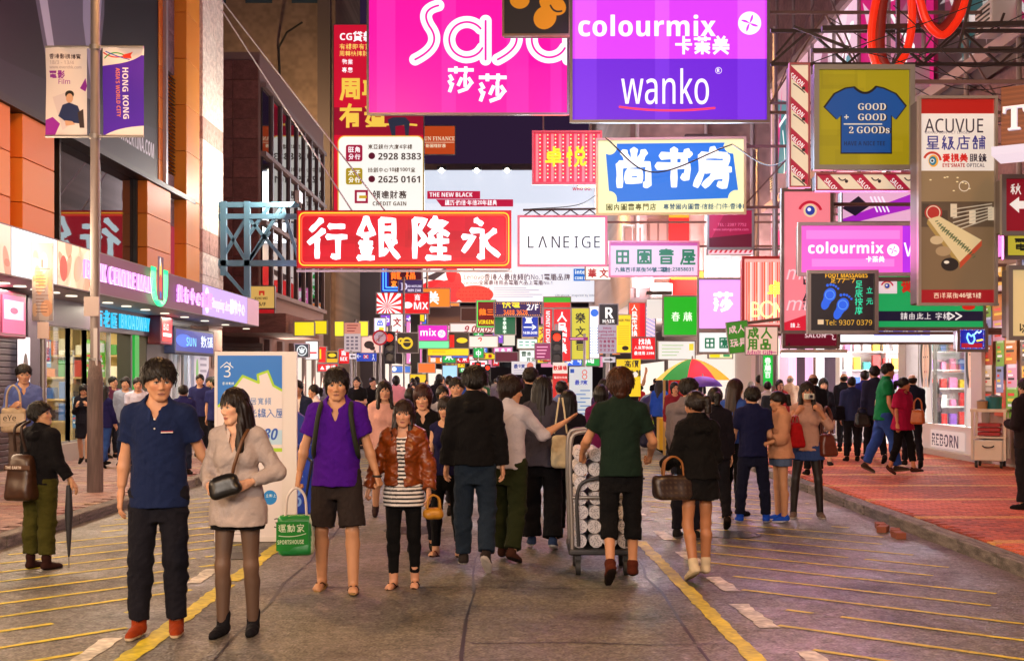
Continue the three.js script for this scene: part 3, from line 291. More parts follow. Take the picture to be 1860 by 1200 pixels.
function person(o) {
const fem = !!o.fem, Hm = (o.h ?? (fem ? 1.6 : 1.72)) / 1.785, far = o.d ?? 10;
const h = o.res ?? Math.min(0.024, Math.max(0.0085, far * 0.00105)), hh = Math.min(0.011, Math.max(0.0042, far * 0.00052));
const root = thing('person', o.label, 'person', undefined, (o.yaw ?? 0) * Math.PI / 180, o.group);
root.scale.setScalar(Hm);
const sw = fem ? 0.143 : 0.163, thin = fem ? 0.84 : 0.96, wide = (o.wide ?? 1) * (fem ? 0.96 : 0.92);
const P0 = V(0,0.95,0), Rt = new THREE.Matrix4().makeRotationFromEuler(new THREE.Euler(o.lean ?? 0.03, (o.twist ?? 0) * Math.PI / 180, o.tilt ?? 0, 'YXZ'));
const tp = (x, y, z) => V(x, y - 0.95, z).applyMatrix4(Rt).add(P0), td = (v) => v.clone().transformDirection(Rt);
const hy = (o.head ?? [0,0,0]), Rh = new THREE.Matrix4().makeRotationFromEuler(new THREE.Euler(hy[1] * Math.PI / 180, hy[0] * Math.PI / 180, (hy[2] ?? 0) * Math.PI / 180, 'YXZ'));
const neck = tp(0,1.47,-0.012), HC = neck.clone().add(V(0,0.158,0.0).applyMatrix4(Rh).multiplyScalar(0.45)).add(td(V(0,0.158,0.012)).multiplyScalar(0.16 * 0.55));
HC.add(V(0,0,0.022).applyMatrix4(Rh));
const J = {};
for (const [s, k] of [[1, 'L'], [-1, 'R']]) {
const arm = o['arm' + k] ? (typeof o['arm' + k] === 'string' ? ARM[o['arm' + k]] : o['arm' + k]) : ARM.down, leg = o['leg' + k] ? (typeof o['leg' + k] === 'string' ? LEG[o['leg' + k]] : o['leg' + k]) : LEG.stand;
const sh = tp(s * sw, 1.415,-0.01), el = sh.clone().addScaledVector(td(dirv(arm, s)), 0.285), fd = td(dirv(arm.slice(3), s)), wr = el.clone().addScaledVector(fd, 0.245);
const hip = V(s * 0.085,0.92,0), kn = hip.clone().addScaledVector(dirv(leg, s), 0.43), an = kn.clone().addScaledVector(dirv(leg.slice(3), s), 0.42);
const RF = new THREE.Matrix4().makeRotationFromEuler(new THREE.Euler(-(leg[6] ?? 0), s * (leg[7] ?? 0.14), 0, 'YXZ'));
J[k] = { s, sh, el, wr, fd, hip, kn, an, RF };
}
let low = 9; for (const k of 'LR') for (const z of [-0.06,0.17]) low = Math.min(low, V(0,-0.072, z).applyMatrix4(J[k].RF).add(J[k].an).y);
root.position.set(o.x, (o.y ?? 0) - low * Hm, -far);
const SK = lin(o.skin ?? '#c69474'), lo = (m) => [m[0], m[1], m[2]];
const bounds = (pts, r) => { const a = [9,9,9], b = [-9,-9,-9]; for (const p of pts) [p.x, p.y, p.z].forEach((v, i) => { a[i] = Math.min(a[i], v - r); b[i] = Math.max(b[i], v + r); }); return [a, b]; };
const torsoPts = [tp(0,1.58,0), tp(0.2,1.45,0.12), tp(-0.2,1.45,-0.12), tp(0.2,0.72,0.14), tp(-0.2,0.72,-0.14)];
const LP = fem ? LOFT.f : LOFT.m;
const bust = fem ? [inFrame(ell(0.065,1.275,0.062,0.062,0.066,0.062), V(0,0,0), new THREE.Matrix4()), ell(-0.065,1.275,0.062,0.062,0.066,0.062)] : [];
const torsoLocal = (grow) => { const L = loft(LP, grow, wide), sL = cone(V(0.05,1.455,-0.01), V(sw, 1.415,-0.01), 0.05 + grow, 0.046 * thin + grow), sR = cone(V(-0.05,1.455,-0.01), V(-sw, 1.415,-0.01), 0.05 + grow, 0.046 * thin + grow), b = bust.map((e) => (x, y, z) => e(x, y, z) - grow); const all = [L, sL, sR, ...b, ...(o.belly ? [((e) => (x, y, z) => e(x, y, z) - grow)(ell(0,1.05,0.05,0.15 * wide, 0.14,0.05 + o.belly))] : [])]; return join(all, 0.05); };
const OT = P0.clone().sub(V(0,0.95,0).applyMatrix4(Rt));
const torso = (grow) => inFrame(torsoLocal(grow), OT, Rt);
const bt0 = o.bottom;
// ----- skin -----
const limbs = [];
for (const k of 'LR') {
const j = J[k], calf = j.kn.clone().lerp(j.an, 0.28).add(V(0,0,-0.018)), mid = j.el.clone().lerp(j.wr, 0.25);
limbs.push(join([cone(j.sh, j.el, 0.047 * thin, 0.037 * thin), cone(j.el, mid, 0.037 * thin, 0.041 * thin), cone(mid, j.wr, 0.041 * thin, 0.025 * thin)], 0.02));
limbs.push(join([cone(j.hip, j.kn, 0.083,0.053 * (fem ? 0.95 : 1)), cone(j.kn, j.an, 0.05,0.034), cone(j.kn.clone().lerp(j.an, 0.12), calf, 0.04,0.05 * (fem ? 0.92 : 1)), cone(calf, j.an, 0.05,0.032),
...(o.shoes && !o.shoes.sandal ? [] : [cone(V(0,-0.035,-0.035).applyMatrix4(j.RF).add(j.an), V(0,-0.052,0.12).applyMatrix4(j.RF).add(j.an), 0.034,0.028), cone(V(0.012,-0.056,0.1).applyMatrix4(j.RF).add(j.an), V(0.014,-0.06,0.155).applyMatrix4(j.RF).add(j.an), 0.02,0.016), cone(V(-0.02,-0.057,0.08).applyMatrix4(j.RF).add(j.an), V(-0.028,-0.061,0.13).applyMatrix4(j.RF).add(j.an), 0.02,0.014)])], 0.03));
}
const neckTop = V(0,-0.075,-0.012).applyMatrix4(Rh).add(HC), neckF = cone(neck.clone().addScaledVector(td(V(0,-1,0)), 0.03), neckTop, 0.058 * thin, 0.054 * thin);
const bodyF = join([torso(0), neckF, ...limbs], 0.03);
const allPts = [...torsoPts, HC, ...['L', 'R'].flatMap((k) => [J[k].sh, J[k].el, J[k].wr, J[k].kn, J[k].an, V(0,-0.05,0.15).applyMatrix4(J[k].RF).add(J[k].an)])];
const [bl, bh] = bounds(allPts, 0.1), geos = [];
const bodyCut = (x, y, z) => bodyF(x, y, z) + (bt0 && !bt0.skirt && y < 0.95 && y > (bt0.len <= 1 ? 0.9 - 0.43 * bt0.len : 0.2) + low ? 0.006 : 0);
bl[1] = low - 0.03;
geos.push(netMesh(bodyCut, bl, bh, Math.max(h, 0.011), (x, y, z) => { if (o.tights && y < 0.80 && y > low + 0.02) { const knee = 0.06 * Math.exp(-(((y - (low + 0.5)) / 0.08) ** 2)); return mixc(lin(o.tights), SK, (o.sheer ?? 0.14) + knee * (o.sheer ?? 1)); } const v = 1 + 0.05 * noise(x * 30, y * 30, z * 30); return [SK[0] * v, SK[1] * v, SK[2] * v]; }));
// ----- head -----
{
const fw = fem ? 0.93 : 1, cran = ell(0,0.035,-0.014,0.077,0.092,0.094), faceE = ell(0,-0.032,0.02,0.066 * fw, 0.088,0.07), sub = [ell(0.032,0.004,0.103,0.021,0.014,0.02), ell(-0.032,0.004,0.103,0.021,0.014,0.02)];
const jaw = [cone(V(0.052 * fw, -0.045,0.005), V(0.018,-0.096,0.056), 0.02,0.017), cone(V(-0.052 * fw, -0.045,0.005), V(-0.018,-0.096,0.056), 0.02,0.017), cone(V(-0.012,-0.098,0.06), V(0.012,-0.098,0.06), 0.017,0.017), ell(0.041 * fw, -0.016,0.055,0.026,0.024,0.027), ell(-0.041 * fw, -0.016,0.055,0.026,0.024,0.027), cone(V(-0.03,0.024,0.07), V(0.03,0.024,0.07), 0.014,0.014)];
const nose = [cone(V(0,0.006,0.082), V(0,-0.03,0.098), 0.0075,0.0105), ell(0.011,-0.036,0.09,0.009,0.008,0.01), ell(-0.011,-0.036,0.09,0.009,0.008,0.01)], lips = [cone(V(-0.017,-0.063,0.079), V(0.017,-0.063,0.079), 0.0075,0.0075), cone(V(-0.014,-0.0725,0.079), V(0.014,-0.0725,0.079), 0.0075,0.0075), cone(V(0,-0.0605,0.083), V(0,-0.061,0.084), 0.006,0.006)];
const ears = [1,-1].map((s) => inFrame(ell(0,0,0,0.009,0.031,0.019), V(s * 0.078 * fw, -0.008,-0.006), new THREE.Matrix4().makeRotationY(s * -0.45)));
const base = join([cran, faceE, ...jaw], 0.022);
const hf = (x, y, z) => { let d = base(x, y, z); d = smax(d, -sub[0](x, y, z), 0.014); d = smax(d, -sub[1](x, y, z), 0.014); for (const n of nose) d = smin(d, n(x, y, z), 0.009); for (const n of lips) d = smin(d, n(x, y, z), 0.005); for (const n of ears) d = smin(d, n(x, y, z), 0.008); return d; };
const mouth = (x, y) => Math.abs(x) < 0.024 && Math.abs(y + 0.0685 - 0.000) < 0.0105 * (1 - (x / 0.026) ** 2);
const lip = fem ? [0.40,0.13,0.11] : [0.36,0.16,0.12];
const g = netMesh(hf, [-0.1,-0.13,-0.12], [0.1,0.14,0.13], hh, (x, y, z) => {
if (z > 0.06 && mouth(x, y)) return Math.abs(y + 0.0675) < 0.0022 ? [0.12,0.04,0.03] : lip;
const v = 1 + 0.06 * noise(x * 60, y * 60, z * 60), bl2 = z > 0.03 && Math.abs(Math.abs(x) - 0.04) < 0.02 && Math.abs(y + 0.03) < 0.02 ? 0.06 : 0; return [SK[0] * v * (1 + bl2), SK[1] * v * (1 - bl2), SK[2] * v * (1 - bl2)];
});
g.applyMatrix4(Rh).translate(HC.x, HC.y, HC.z); geos.push(g);
if (far < 30 && !o.noface) for (const s of [1,-1]) { // eye: white, iris, lash line
const e = new THREE.SphereGeometry(0.0125,14,10); e.scale(1.12,0.62,0.7);
const c = []; for (let i = 0; i < e.attributes.position.count; i++) { const x = e.attributes.position.getX(i), y = e.attributes.position.getY(i); c.push(...(Math.hypot(x, y) < 0.0066 ? [0.012,0.008,0.006] : y > 0.0042 ? [0.02,0.014,0.012] : [0.55,0.5,0.46])); }
e.setAttribute('color', new THREE.Float32BufferAttribute(c, 3));
const l = tube([V(-0.0155,0.003,0.004), V(-0.006,0.0082,0.0095), V(0.005,0.0082,0.0095), V(0.0165,0.0015,0.003)], 0.0019,10,5), lc = new Float32Array(l.attributes.position.count * 3).fill(0.012); l.setAttribute('color', new THREE.BufferAttribute(lc, 3));
const m = merge([e, l]); m.scale(s, 1,1).translate(s * 0.0325,0.0035,0.0795 - 0.0015).applyMatrix4(Rh).translate(HC.x, HC.y, HC.z);
if (s < 0) m.index.array.reverse(); part(root, 'eye', m, glossMat);
}
}
// ----- hands -----
const skinLow = o.skin;
for (const k of 'LR') {
const j = J[k], s = j.s, f = j.fd, hold = o['hand' + k] ?? 'relax';
let palm = o['palm' + k] ? td(dirv(o['palm' + k], s)) : td(V(-s * 0.85,0,-0.35)); palm.addScaledVector(f, -palm.dot(f)).normalize();
const across = f.clone().cross(palm).multiplyScalar(s).normalize(); // towards the thumb when the palm faces the body
const w = (u, a, n) => j.wr.clone().addScaledVector(f, u).addScaledVector(across, a).addScaledVector(palm, n), list = [];
const curl = { relax: [0.25,0.4,0.35], grip: [0.95,1.3,0.9], flat: [0.03,0.06,0.05] }[hold], R = fem ? 0.0078 : 0.0088;
for (const a of [-0.026,-0.009,0.009,0.026]) list.push(cone(w(-0.005, a * 0.6,0), w(0.078 - Math.abs(a) * 0.25, a, 0), 0.0165,0.0125));
[[0.028,0.068], [0.0095,0.076], [-0.0095,0.071], [-0.028,0.056]].forEach(([a, len], i) => {
let p = w(0.08 - Math.abs(a) * 0.25, a, 0.001), ang = 0; [0.45,0.31,0.24].forEach((q, n) => { ang += curl[n] * (1 + i * 0.06); const e = p.clone().addScaledVector(f, Math.cos(ang) * len * q * 1.05).addScaledVector(palm, Math.sin(ang) * len * q * 1.05).addScaledVector(across, a * 0.05); list.push(cone(p, e, R - n * 0.0006, R - (n + 1) * 0.0006)); p = e; });
});
const t0 = w(0.018,0.024,0.004), t1 = w(0.05, hold === 'grip' ? 0.034 : 0.05,0.014), t2 = w(0.085, hold === 'grip' ? 0.02 : 0.052, hold === 'grip' ? 0.04 : 0.022);
list.push(cone(t0, t1,0.0135,0.0105), cone(t1, t2,0.0105,0.008), cone(j.wr.clone().addScaledVector(f, -0.03), w(0.02,0,0), 0.0255 * thin, 0.0225));
const [a, b] = bounds([w(0.17,0,0), w(-0.04,0,0), w(0.05,0.06,0.05), w(0.05,-0.05,-0.03), w(0.1,0,0.09)], 0.03);
geos.push(netMesh(join(list, 0.007), a, b, Math.max(0.0048, hh), (x, y, z) => { const v = 1 + 0.05 * noise(x * 60, y * 60, z * 60); return [SK[0] * v, SK[1] * v * 0.98, SK[2] * v * 0.97]; }));
j.hand = w(0.085,0,0.02);
}
const body = part(root, 'body', merge(geos), skinMat);
// ----- hair -----
const hr = o.hair ?? {}, HCOL = lin(hr.color ?? '#16110f').map((k) => k * 0.7), style = hr.style ?? (fem ? 'long' : 'short');
{
const thick = hr.thick ?? 0.014, cr = ell(0,0.042,-0.016,0.079 + thick, 0.091 + thick * 1.25,0.094 + thick), bang = hr.bang ?? 0, cut = ell(bang ? 0.008 : 0.012,-0.055 - bang, 0.118,0.0655,0.125,0.098), list = [cr], len = hr.len ?? 0.3, seed = (o.x * 13.7 + far * 3.1) % 7;
const back = td(V(0,0,-1)), down = (x, y, z) => V(x, y, z);
if (style === 'long') list.push(cone(down(0,-0.01,-0.05), down(0,-len, -0.085), 0.078,0.07), cone(down(0.066,0.0,-0.015), down(0.088,-len * 0.95, hr.front ? 0.055 : -0.01), 0.027,0.034), cone(down(-0.066,0.0,-0.015), down(-0.088,-len * 0.95, hr.front ? 0.055 : -0.01), 0.027,0.034), cone(down(0.05,-0.02,-0.05), down(0.07,-len, -0.06), 0.06,0.055), cone(down(-0.05,-0.02,-0.05), down(-0.07,-len, -0.06), 0.06,0.055));
if (style === 'bob') list.push(cone(down(0,0,-0.05), down(0,-0.1,-0.06), 0.085,0.06), cone(down(0.068,0.02,-0.015), down(0.062,-0.085,0.0), 0.03,0.026), cone(down(-0.068,0.02,-0.015), down(-0.062,-0.085,0.0), 0.03,0.026));
if (style === 'pony') list.push(cone(down(0,0.055,-0.11), down(0.0,0.04,-0.15), 0.03,0.036), cone(down(0,0.04,-0.15), down(0.02,-len, -0.16), 0.04,0.02));
if (style === 'shag') list.push(cone(down(0,-0.01,-0.06), down(0,-0.075,-0.065), 0.075,0.055), cone(down(0.072,0.02,-0.02), down(0.072,-0.055,-0.012), 0.024,0.016), cone(down(-0.072,0.02,-0.02), down(-0.072,-0.055,-0.012), 0.024,0.016));
const all = join(list, 0.03), shortish = style === 'short' || style === 'pony' || style === 'bald' || style === 'shag';
const spike = hr.spike ?? 0.006;
const f = (x, y, z) => {
let d = all(x, y, z);
const th = Math.atan2(x, -z);
if (d < 0.03 && d > -0.03) d -= style === 'long' || style === 'bob' ? 0.0045 * (Math.sin(th * 23 + 5 * noise(x * 9, y * 5, z * 9) + seed) * 0.5 + noise(x * 70, y * 9, z * 70)) : 0.005 * (0.6 * Math.abs(noise(x * 26 + seed + y * 14, y * 22, z * 26 - y * 10)) + 0.9 * Math.abs(noise(x * 75 + y * 40, y * 30 + seed, z * 75)) - 0.4);
if (shortish) { const bot = z > 0 ? 0.0 + z * 0.35 : -0.01 - 0.75 * Math.min(0.09,-z); if (style !== 'shag') d = smax(d, bot - (style === 'pony' ? 0.01 : 0) - y, 0.008); if (style === 'bald') d = smax(d, y - 0.03 + z * 0.3,0.01); }
return smax(d, -cut(x, y + 0.011 * noise(x * 42 + seed, 3,1) + 0.007 * noise(x * 110 + seed, y * 9,1), z), 0.016);
};
const Ly = style === 'long' || style === 'pony' ? -len - 0.1 : -0.17;
const g = netMesh(f, [-0.15, Ly, -0.21], [0.15,0.18,0.13], Math.max(hh, 0.0048) * (style === 'long' ? 1.25 : 1), (x, y, z) => { const v = 1 + 0.55 * noise(x * 90, y * 14, z * 90); return [HCOL[0] * v, HCOL[1] * v, HCOL[2] * v]; });
const list2 = [g];
const nt = style === 'bald' ? 0 : Math.round((far < 11.5 ? 800 : far < 16 ? 340 : far < 21 ? 130 : 0) * (style === 'long' ? 0.5 : 1));
if (nt) { // tapering locks over the cap
const r = generator(Math.round(o.x * 977 + far * 131)), pos = [], col = [], idx = [], up = V(0,1,0), big = far < 11.5 ? 1 : 1.5;
for (let i = 0; i < nt; i++) {
const yy = 1 - 1.25 * (i + 0.5) / nt, a = i * 2.39996 + r() * 0.5, q = Math.sqrt(Math.max(0,1 - yy * yy)), n = V(Math.sin(a) * q, yy, Math.cos(a) * q), p = V(n.x * (0.077 + thick), 0.042 + n.y * (0.089 + thick * 1.25), -0.016 + n.z * (0.092 + thick));
const line = p.z > 0.045 ? 0.066 - bang * 0.6 : p.z > 0 ? (shortish ? 0.03 : 0.02) : shortish ? 0.0 - 0.7 * Math.min(0.09,-p.z) : -0.05; if (p.y < line) continue;
const flow = p.clone().sub(V(0.015,0.16,-0.05)); flow.addScaledVector(n, -flow.dot(n)).normalize(); const smooth = style !== 'short' && style !== 'shag', jig = smooth ? 0.15 : 0.6; flow.add(V((r() - 0.5) * jig + (p.z > 0.03 && !smooth ? 0.3 : 0), -0.1, (r() - 0.5) * jig)).normalize();
let len = (style === 'long' ? 0.06 : 0.028 + 0.022 * r()) * (hr.lock ?? 1); if (p.z > 0.03) { len = Math.min(len, (p.y - 0.036 + bang * 0.7) * 1.3); if (len < 0.01) continue; } const lift = (smooth ? 0.03 : 0.1 + 0.16 * r()) * (1 + spike * 20), w = (0.0036 + 0.0026 * r()) * big, side = flow.clone().cross(n).normalize(), v0 = pos.length / 3, c = 0.7 + 0.9 * r();
const ring = (t, k) => { const m = p.clone().addScaledVector(flow, len * t).addScaledVector(n, len * lift * Math.sin(t * 2.2) - 0.004); m.y -= len * 0.25 * t * t; for (const [e, f2] of [[1,0], [0,0.8], [-1,0]]) { pos.push(...m.clone().addScaledVector(side, e * w * k).addScaledVector(n, f2 * w * k).toArray()); col.push(HCOL[0] * c, HCOL[1] * c, HCOL[2] * c); } };
ring(0,1); ring(0.4,1.1); ring(0.75,0.75); ring(1,0.05); for (let g2 = 0; g2 < 3; g2++) for (const [x, y] of [[0,1], [1,2]]) { const A = v0 + g2 * 3 + x, B2 = v0 + g2 * 3 + y; idx.push(A, B2, A + 3, B2, B2 + 3, A + 3); }
}
const tg = new THREE.BufferGeometry(); tg.setAttribute('position', new THREE.Float32BufferAttribute(pos, 3)); tg.setAttribute('color', new THREE.Float32BufferAttribute(col, 3)); tg.setIndex(idx); tg.computeVertexNormals(); list2.push(tg);
}
if (far < 20 && !o.noface) for (const s of [1,-1]) { const b = tube([V(s * 0.015,0.0215,0.0875), V(s * 0.033,0.0265,0.0815), V(s * 0.05,0.0205,0.066)], fem ? 0.0022 : 0.003,10,5); const c = new Float32Array(b.attributes.position.count * 3); for (let i = 0; i < c.length; i++) c[i] = HCOL[i % 3] * 1.3; b.setAttribute('color', new THREE.BufferAttribute(c, 3)); list2.push(b); }
const m = merge(list2); m.applyMatrix4(Rh).translate(HC.x, HC.y, HC.z);
// long hair falls straight, so only its root turns with the head
part(root, 'hair', m, hairMat);
}
// ----- clothes -----
const colourOf = (c) => typeof c === 'function' ? c : ((k) => (x, y, z) => { const v = 1 + 0.05 * noise(x * 14, y * 14, z * 14) + 0.05 * noise(x * 120, y * 120, z * 120); return [k[0] * v, k[1] * v, k[2] * v]; })(Array.isArray(c) ? c : lin(c));
const folds = (amp, sc, seed) => (x, y, z) => { const a = noise(x * 7 * sc + seed, y * 13 * sc + x * 7, z * 7 * sc), b = noise(x * 15 * sc, y * 26 * sc - x * 16 + seed, z * 15 * sc), c = noise(x * 40, y * 50, z * 40 + seed); return amp * (1.5 * Math.abs(a) - 0.5 + 0.9 * Math.abs(b) - 0.3 + 0.25 * c); };
const garment = (q, name) => {
const fit = q.fit ?? 0.016, sl = q.sleeve ?? 0.5, hem = q.hem ?? 0.86, wrinkle = folds(q.wrinkle ?? 0.007,1, q.seed ?? far + o.x), LPg = LP.map((r) => [r[0], r[1] + (r[0] < 1.15 ? (q.straight ?? 0.012) * (fem ? 1.3 : 1) : 0), r[2] + (r[0] < 1.15 ? (q.straight ?? 0.01) : 0)]);
const low2 = [hem - 0.06,0.176 + (q.straight ?? 0.012) + (q.flare ?? 0), 0.128 + (q.straight ?? 0.01) + (q.flare ?? 0)]; if (hem > 0.95) { low2[1] -= 0.02; low2[2] -= 0.016; } while (LPg.length > 2 && LPg[0][0] <= hem + 0.01) LPg.shift(); if (LPg[0][0] < 0.93) LPg.shift(); LPg.unshift(low2);
const L = loft(LPg, fit, wide), sL = cone(V(0.05,1.46,-0.01), V(sw, 1.418,-0.01), 0.046 + fit, 0.046 * thin + fit), sR = cone(V(-0.05,1.46,-0.01), V(-sw, 1.418,-0.01), 0.046 + fit, 0.046 * thin + fit), bb = bust.map((e) => (x, y, z) => e(x, y, z) - fit * 0.8);
const extra = []; if (o.belly) extra.push(((e) => (x, y, z) => e(x, y, z) - fit)(ell(0,1.05,0.05,0.15 * wide, 0.14,0.05 + o.belly)));
if (q.hood) extra.push(cone(V(-0.1,1.45,-0.04), V(-0.04,1.41,-0.12), 0.035,0.045), cone(V(-0.04,1.41,-0.12), V(0.04,1.41,-0.12), 0.048,0.048), cone(V(0.1,1.45,-0.04), V(0.04,1.41,-0.12), 0.035,0.045), cone(V(0.1,1.45,-0.03), V(0.05,1.43,0.085), 0.03,0.02), cone(V(-0.1,1.45,-0.03), V(-0.05,1.43,0.085), 0.03,0.02));
const T = join([L, sL, sR, ...bb], 0.05), X = extra.length ? join(extra, 0.015) : null;
const ne = q.neck === 'wide' ? ell(0,1.485,0.05,0.10,0.07,0.13) : ell(0,1.505,0.035,0.074,0.05,0.09), nv = q.vneck ?? 0;
const local = (x, y, z) => {
let d = T(x, y, z); if (X) { const e = X(x, y, z); d = smin(d, e, 0.012); }
d = Math.max(d, hem - y); d = smax(d, -ne(x, y, z), 0.006);
if (nv && z > 0) d = smax(d, -Math.max(Math.abs(x) - (y - (1.45 - nv)) * 0.42,1.45 - nv - y), 0.004);
if (q.open && z > 0) d = smax(d, -(Math.abs(x - 0.0) - q.open * (0.6 + (y - hem) * 0.9)), 0.01);
return d;
};
const tl = inFrame(local, OT, Rt), sleeves = [], hems = [];
if (sl > 0) for (const k of 'LR') {
const j = J[k], r0 = 0.05 * thin + fit, r1 = 0.041 * thin + fit * (q.loose ?? 1), r2 = 0.03 * thin + fit * (q.loose ?? 1), list = [];
if (sl <= 1) { const e = j.sh.clone().lerp(j.el, sl), u = j.el.clone().sub(j.sh).normalize(), c = cone(j.sh, e.clone().addScaledVector(u, 0.03), r0, r0 + (r1 - r0) * sl + 0.006), ex = e.x, ey = e.y, ez = e.z; sleeves.push((x, y, z) => Math.max(c(x, y, z), (x - ex) * u.x + (y - ey) * u.y + (z - ez) * u.z)); } else {
const e = j.el.clone().lerp(j.wr, sl - 1), u = j.wr.clone().sub(j.el).normalize(), c = join([cone(j.sh, j.el, r0, r1), cone(j.el, e.clone().addScaledVector(u, 0.02), r1, r1 + (r2 - r1) * (sl - 1) + (q.cuff ?? 0))], 0.03), ex = e.x, ey = e.y, ez = e.z; sleeves.push((x, y, z) => Math.max(c(x, y, z), (x - ex) * u.x + (y - ey) * u.y + (z - ez) * u.z));
}
}
const f = (x, y, z) => { let d = tl(x, y, z); for (const s of sleeves) { const e = s(x, y, z); d = Math.abs(e - d) > 0.04 ? Math.min(d, e) : smin(d, e, 0.04); } return d > 0.03 || d < -0.03 ? d : d + wrinkle(x, y, z); };
const pts = [...torsoPts, tp(0.22, hem, 0.2), tp(-0.22, hem, -0.2)]; if (sl > 0) pts.push(J.L.sh, J.R.sh, J.L.el, J.R.el); if (sl > 1) pts.push(J.L.wr, J.R.wr);
const [a, b] = bounds(pts, 0.09); const col = colourOf(q.color), e = Rt.clone().invert(), tmp = V();
const cf = q.local ? (x, y, z) => { tmp.set(x, y, z).sub(P0).applyMatrix4(e); return col(tmp.x, tmp.y + 0.95, tmp.z, x, y, z); } : col;
const made = part(root, name, netMesh(f, a, b, h, cf), q.gloss ? glossMat : clothMat, q.label);
if (q.collar) { // a folded band round the neck, open in front
const pos = [], idx = [], N = 26, C = colourOf(q.color)(0,1.4,0), col = [], nr = fem ? 0.054 : 0.064;
for (let i = 0; i <= N; i++) { const t = -1 + 2 * i / N, a2 = t * (Math.PI - 0.32), f2 = Math.abs(t), tip = f2 > 0.8 ? (f2 - 0.8) * 0.1 : 0; for (const [r, y] of [[nr + 0.003,1.478 - 0.055 * f2 ** 2], [nr + 0.004,1.517 - 0.07 * f2 ** 2.2], [nr + 0.012,1.521 - 0.07 * f2 ** 2.2], [nr + 0.034,1.478 - 0.075 * f2 ** 2.2 - tip], [nr + 0.028,1.47 - 0.075 * f2 ** 2.2 - tip]]) { const p = tp(Math.sin(a2) * r, y, -Math.cos(a2) * r * 1.02 + 0.012 + 0.03 * f2 ** 3 - 0.008); pos.push(p.x, p.y, p.z); col.push(...C.map((k) => k * 1.25)); } if (i < N) for (let j = 0; j < 4; j++) { const v = i * 5 + j; idx.push(v, v + 1, v + 5, v + 1, v + 6, v + 5); } }
const cg = new THREE.BufferGeometry(); cg.setAttribute('position', new THREE.Float32BufferAttribute(pos, 3)); cg.setAttribute('color', new THREE.Float32BufferAttribute(col, 3)); cg.setIndex(idx); cg.computeVertexNormals(); part(made, 'collar', cg, clothMat);
}
return made;
};
if (o.inner) garment(o.inner, 'undershirt');
if (o.top) garment({ seed: far * 1.7 + o.x, ...o.top }, o.top.name ?? 'shirt');
const bt = o.bottom;
if (bt) {
const fit = bt.fit ?? 0.014, len = bt.len ?? 1.92, wr = folds(bt.wrinkle ?? 0.0095,0.9, far * 2.3), waist = o.top ? Math.min(1.0, Math.min(o.top.hem ?? 0.86, o.inner?.hem ?? 9) + 0.045) : 1.0, sides = [];
const LPb = LP.map((r) => [...r]); LPb[0] = [0.75,0.105,0.095];
const hipsF = loft(LPb, fit * 0.8, wide), hips = (x, y, z) => Math.max(hipsF(x, y, z), y - waist, 0.735 - y);
if (bt.skirt) { const H2 = bt.skirt, fl = bt.flare ?? 0.03, c = loft([[H2 - 0.03,0.165 + fl, 0.12 + fl], [0.9,0.17,0.12], [1.02,0.14,0.1], [1.1,0.125,0.09]], fit, wide); sides.push((x, y, z) => Math.max(c(x, y, z), H2 - y, y - waist)); } else for (const k of 'LR') {
const j = J[k], list = [cone(j.hip, j.kn, 0.086 + fit, 0.055 + fit * 1.1)];
let cut; if (len <= 1) { const e = j.hip.clone().lerp(j.kn, len), u = j.kn.clone().sub(j.hip).normalize(); list[0] = cone(j.hip, e.clone().addScaledVector(u, 0.05), 0.086 + fit, 0.086 + fit + (0.058 - 0.086) * len + (bt.flare ?? 0)); cut = [e, u]; } else { const e = j.kn.clone().lerp(j.an, len - 1), u = j.an.clone().sub(j.kn).normalize(), m = j.kn.clone().lerp(j.an, 0.3).add(V(0,0,-0.014)); list.push(cone(j.kn, m, 0.054 + fit * 1.1,0.052 + fit), cone(m, e.clone().addScaledVector(u, 0.05), 0.052 + fit, 0.038 + fit * (bt.loose ?? 1.5))); cut = [e, u]; }
const c = join([hips, ...list], 0.035), [e, u] = cut; sides.push((x, y, z) => Math.max(c(x, y, z), y < 0.75 ? (x - e.x) * u.x + (y - e.y) * u.y + (z - e.z) * u.z : -1));
}
const f = (x, y, z) => { let d = sides[0](x, y, z); for (let i = 1; i < sides.length; i++) d = Math.min(d, sides[i](x, y, z)); return d > 0.03 || d < -0.03 ? d : d + wr(x, y, z); };
const pts = [V(0.2 * wide, 1.1,0.2), V(-0.2 * wide, 0.7,-0.2), J.L.kn, J.R.kn]; if (len > 1 && !bt.skirt) pts.push(J.L.an, J.R.an); if (bt.skirt) pts.push(V(0.2, bt.skirt - 0.05,0));
const [a, b] = bounds(pts, 0.11); part(root, bt.skirt ? 'skirt' : len < 1.2 ? 'shorts' : 'trousers', netMesh(f, a, b, h, colourOf(bt.color)), bt.gloss ? glossMat : clothMat);
}
const sh = o.shoes;
if (sh) for (const k of 'LR') {
const j = J[k], SC = lin(sh.color ?? '#1a1410'), SO = lin(sh.sole ?? '#0c0a09'), base = -0.072;
const parts = sh.sandal ? [cone(V(0,-0.085,-0.05), V(0,-0.085,0.06), 0.036,0.038), cone(V(0,-0.085,0.06), V(-0.004 * j.s, -0.085,0.15), 0.042,0.03)] : [cone(V(0,-0.03,-0.035), V(0,-0.04,0.06), 0.041,0.04), cone(V(0,-0.045,0.06), V(0,-0.05,0.135), 0.04,0.034), cone(V(0.01 * j.s, -0.05,0.05), V(0,-0.056,0.165), 0.036,0.026), cone(V(0,0.0 + (sh.high ?? 0), -0.012), V(0,-0.03,0.0), 0.046 + (sh.high ? 0.004 : 0), 0.044)];
const F = join(parts, 0.02), fl = sh.sandal ? (x, y, z) => Math.max(F(x, y + 0.0, z), base - 0.008 - y, y + 0.062) : (x, y, z) => smax(F(x, y, z), base - y, 0.006);
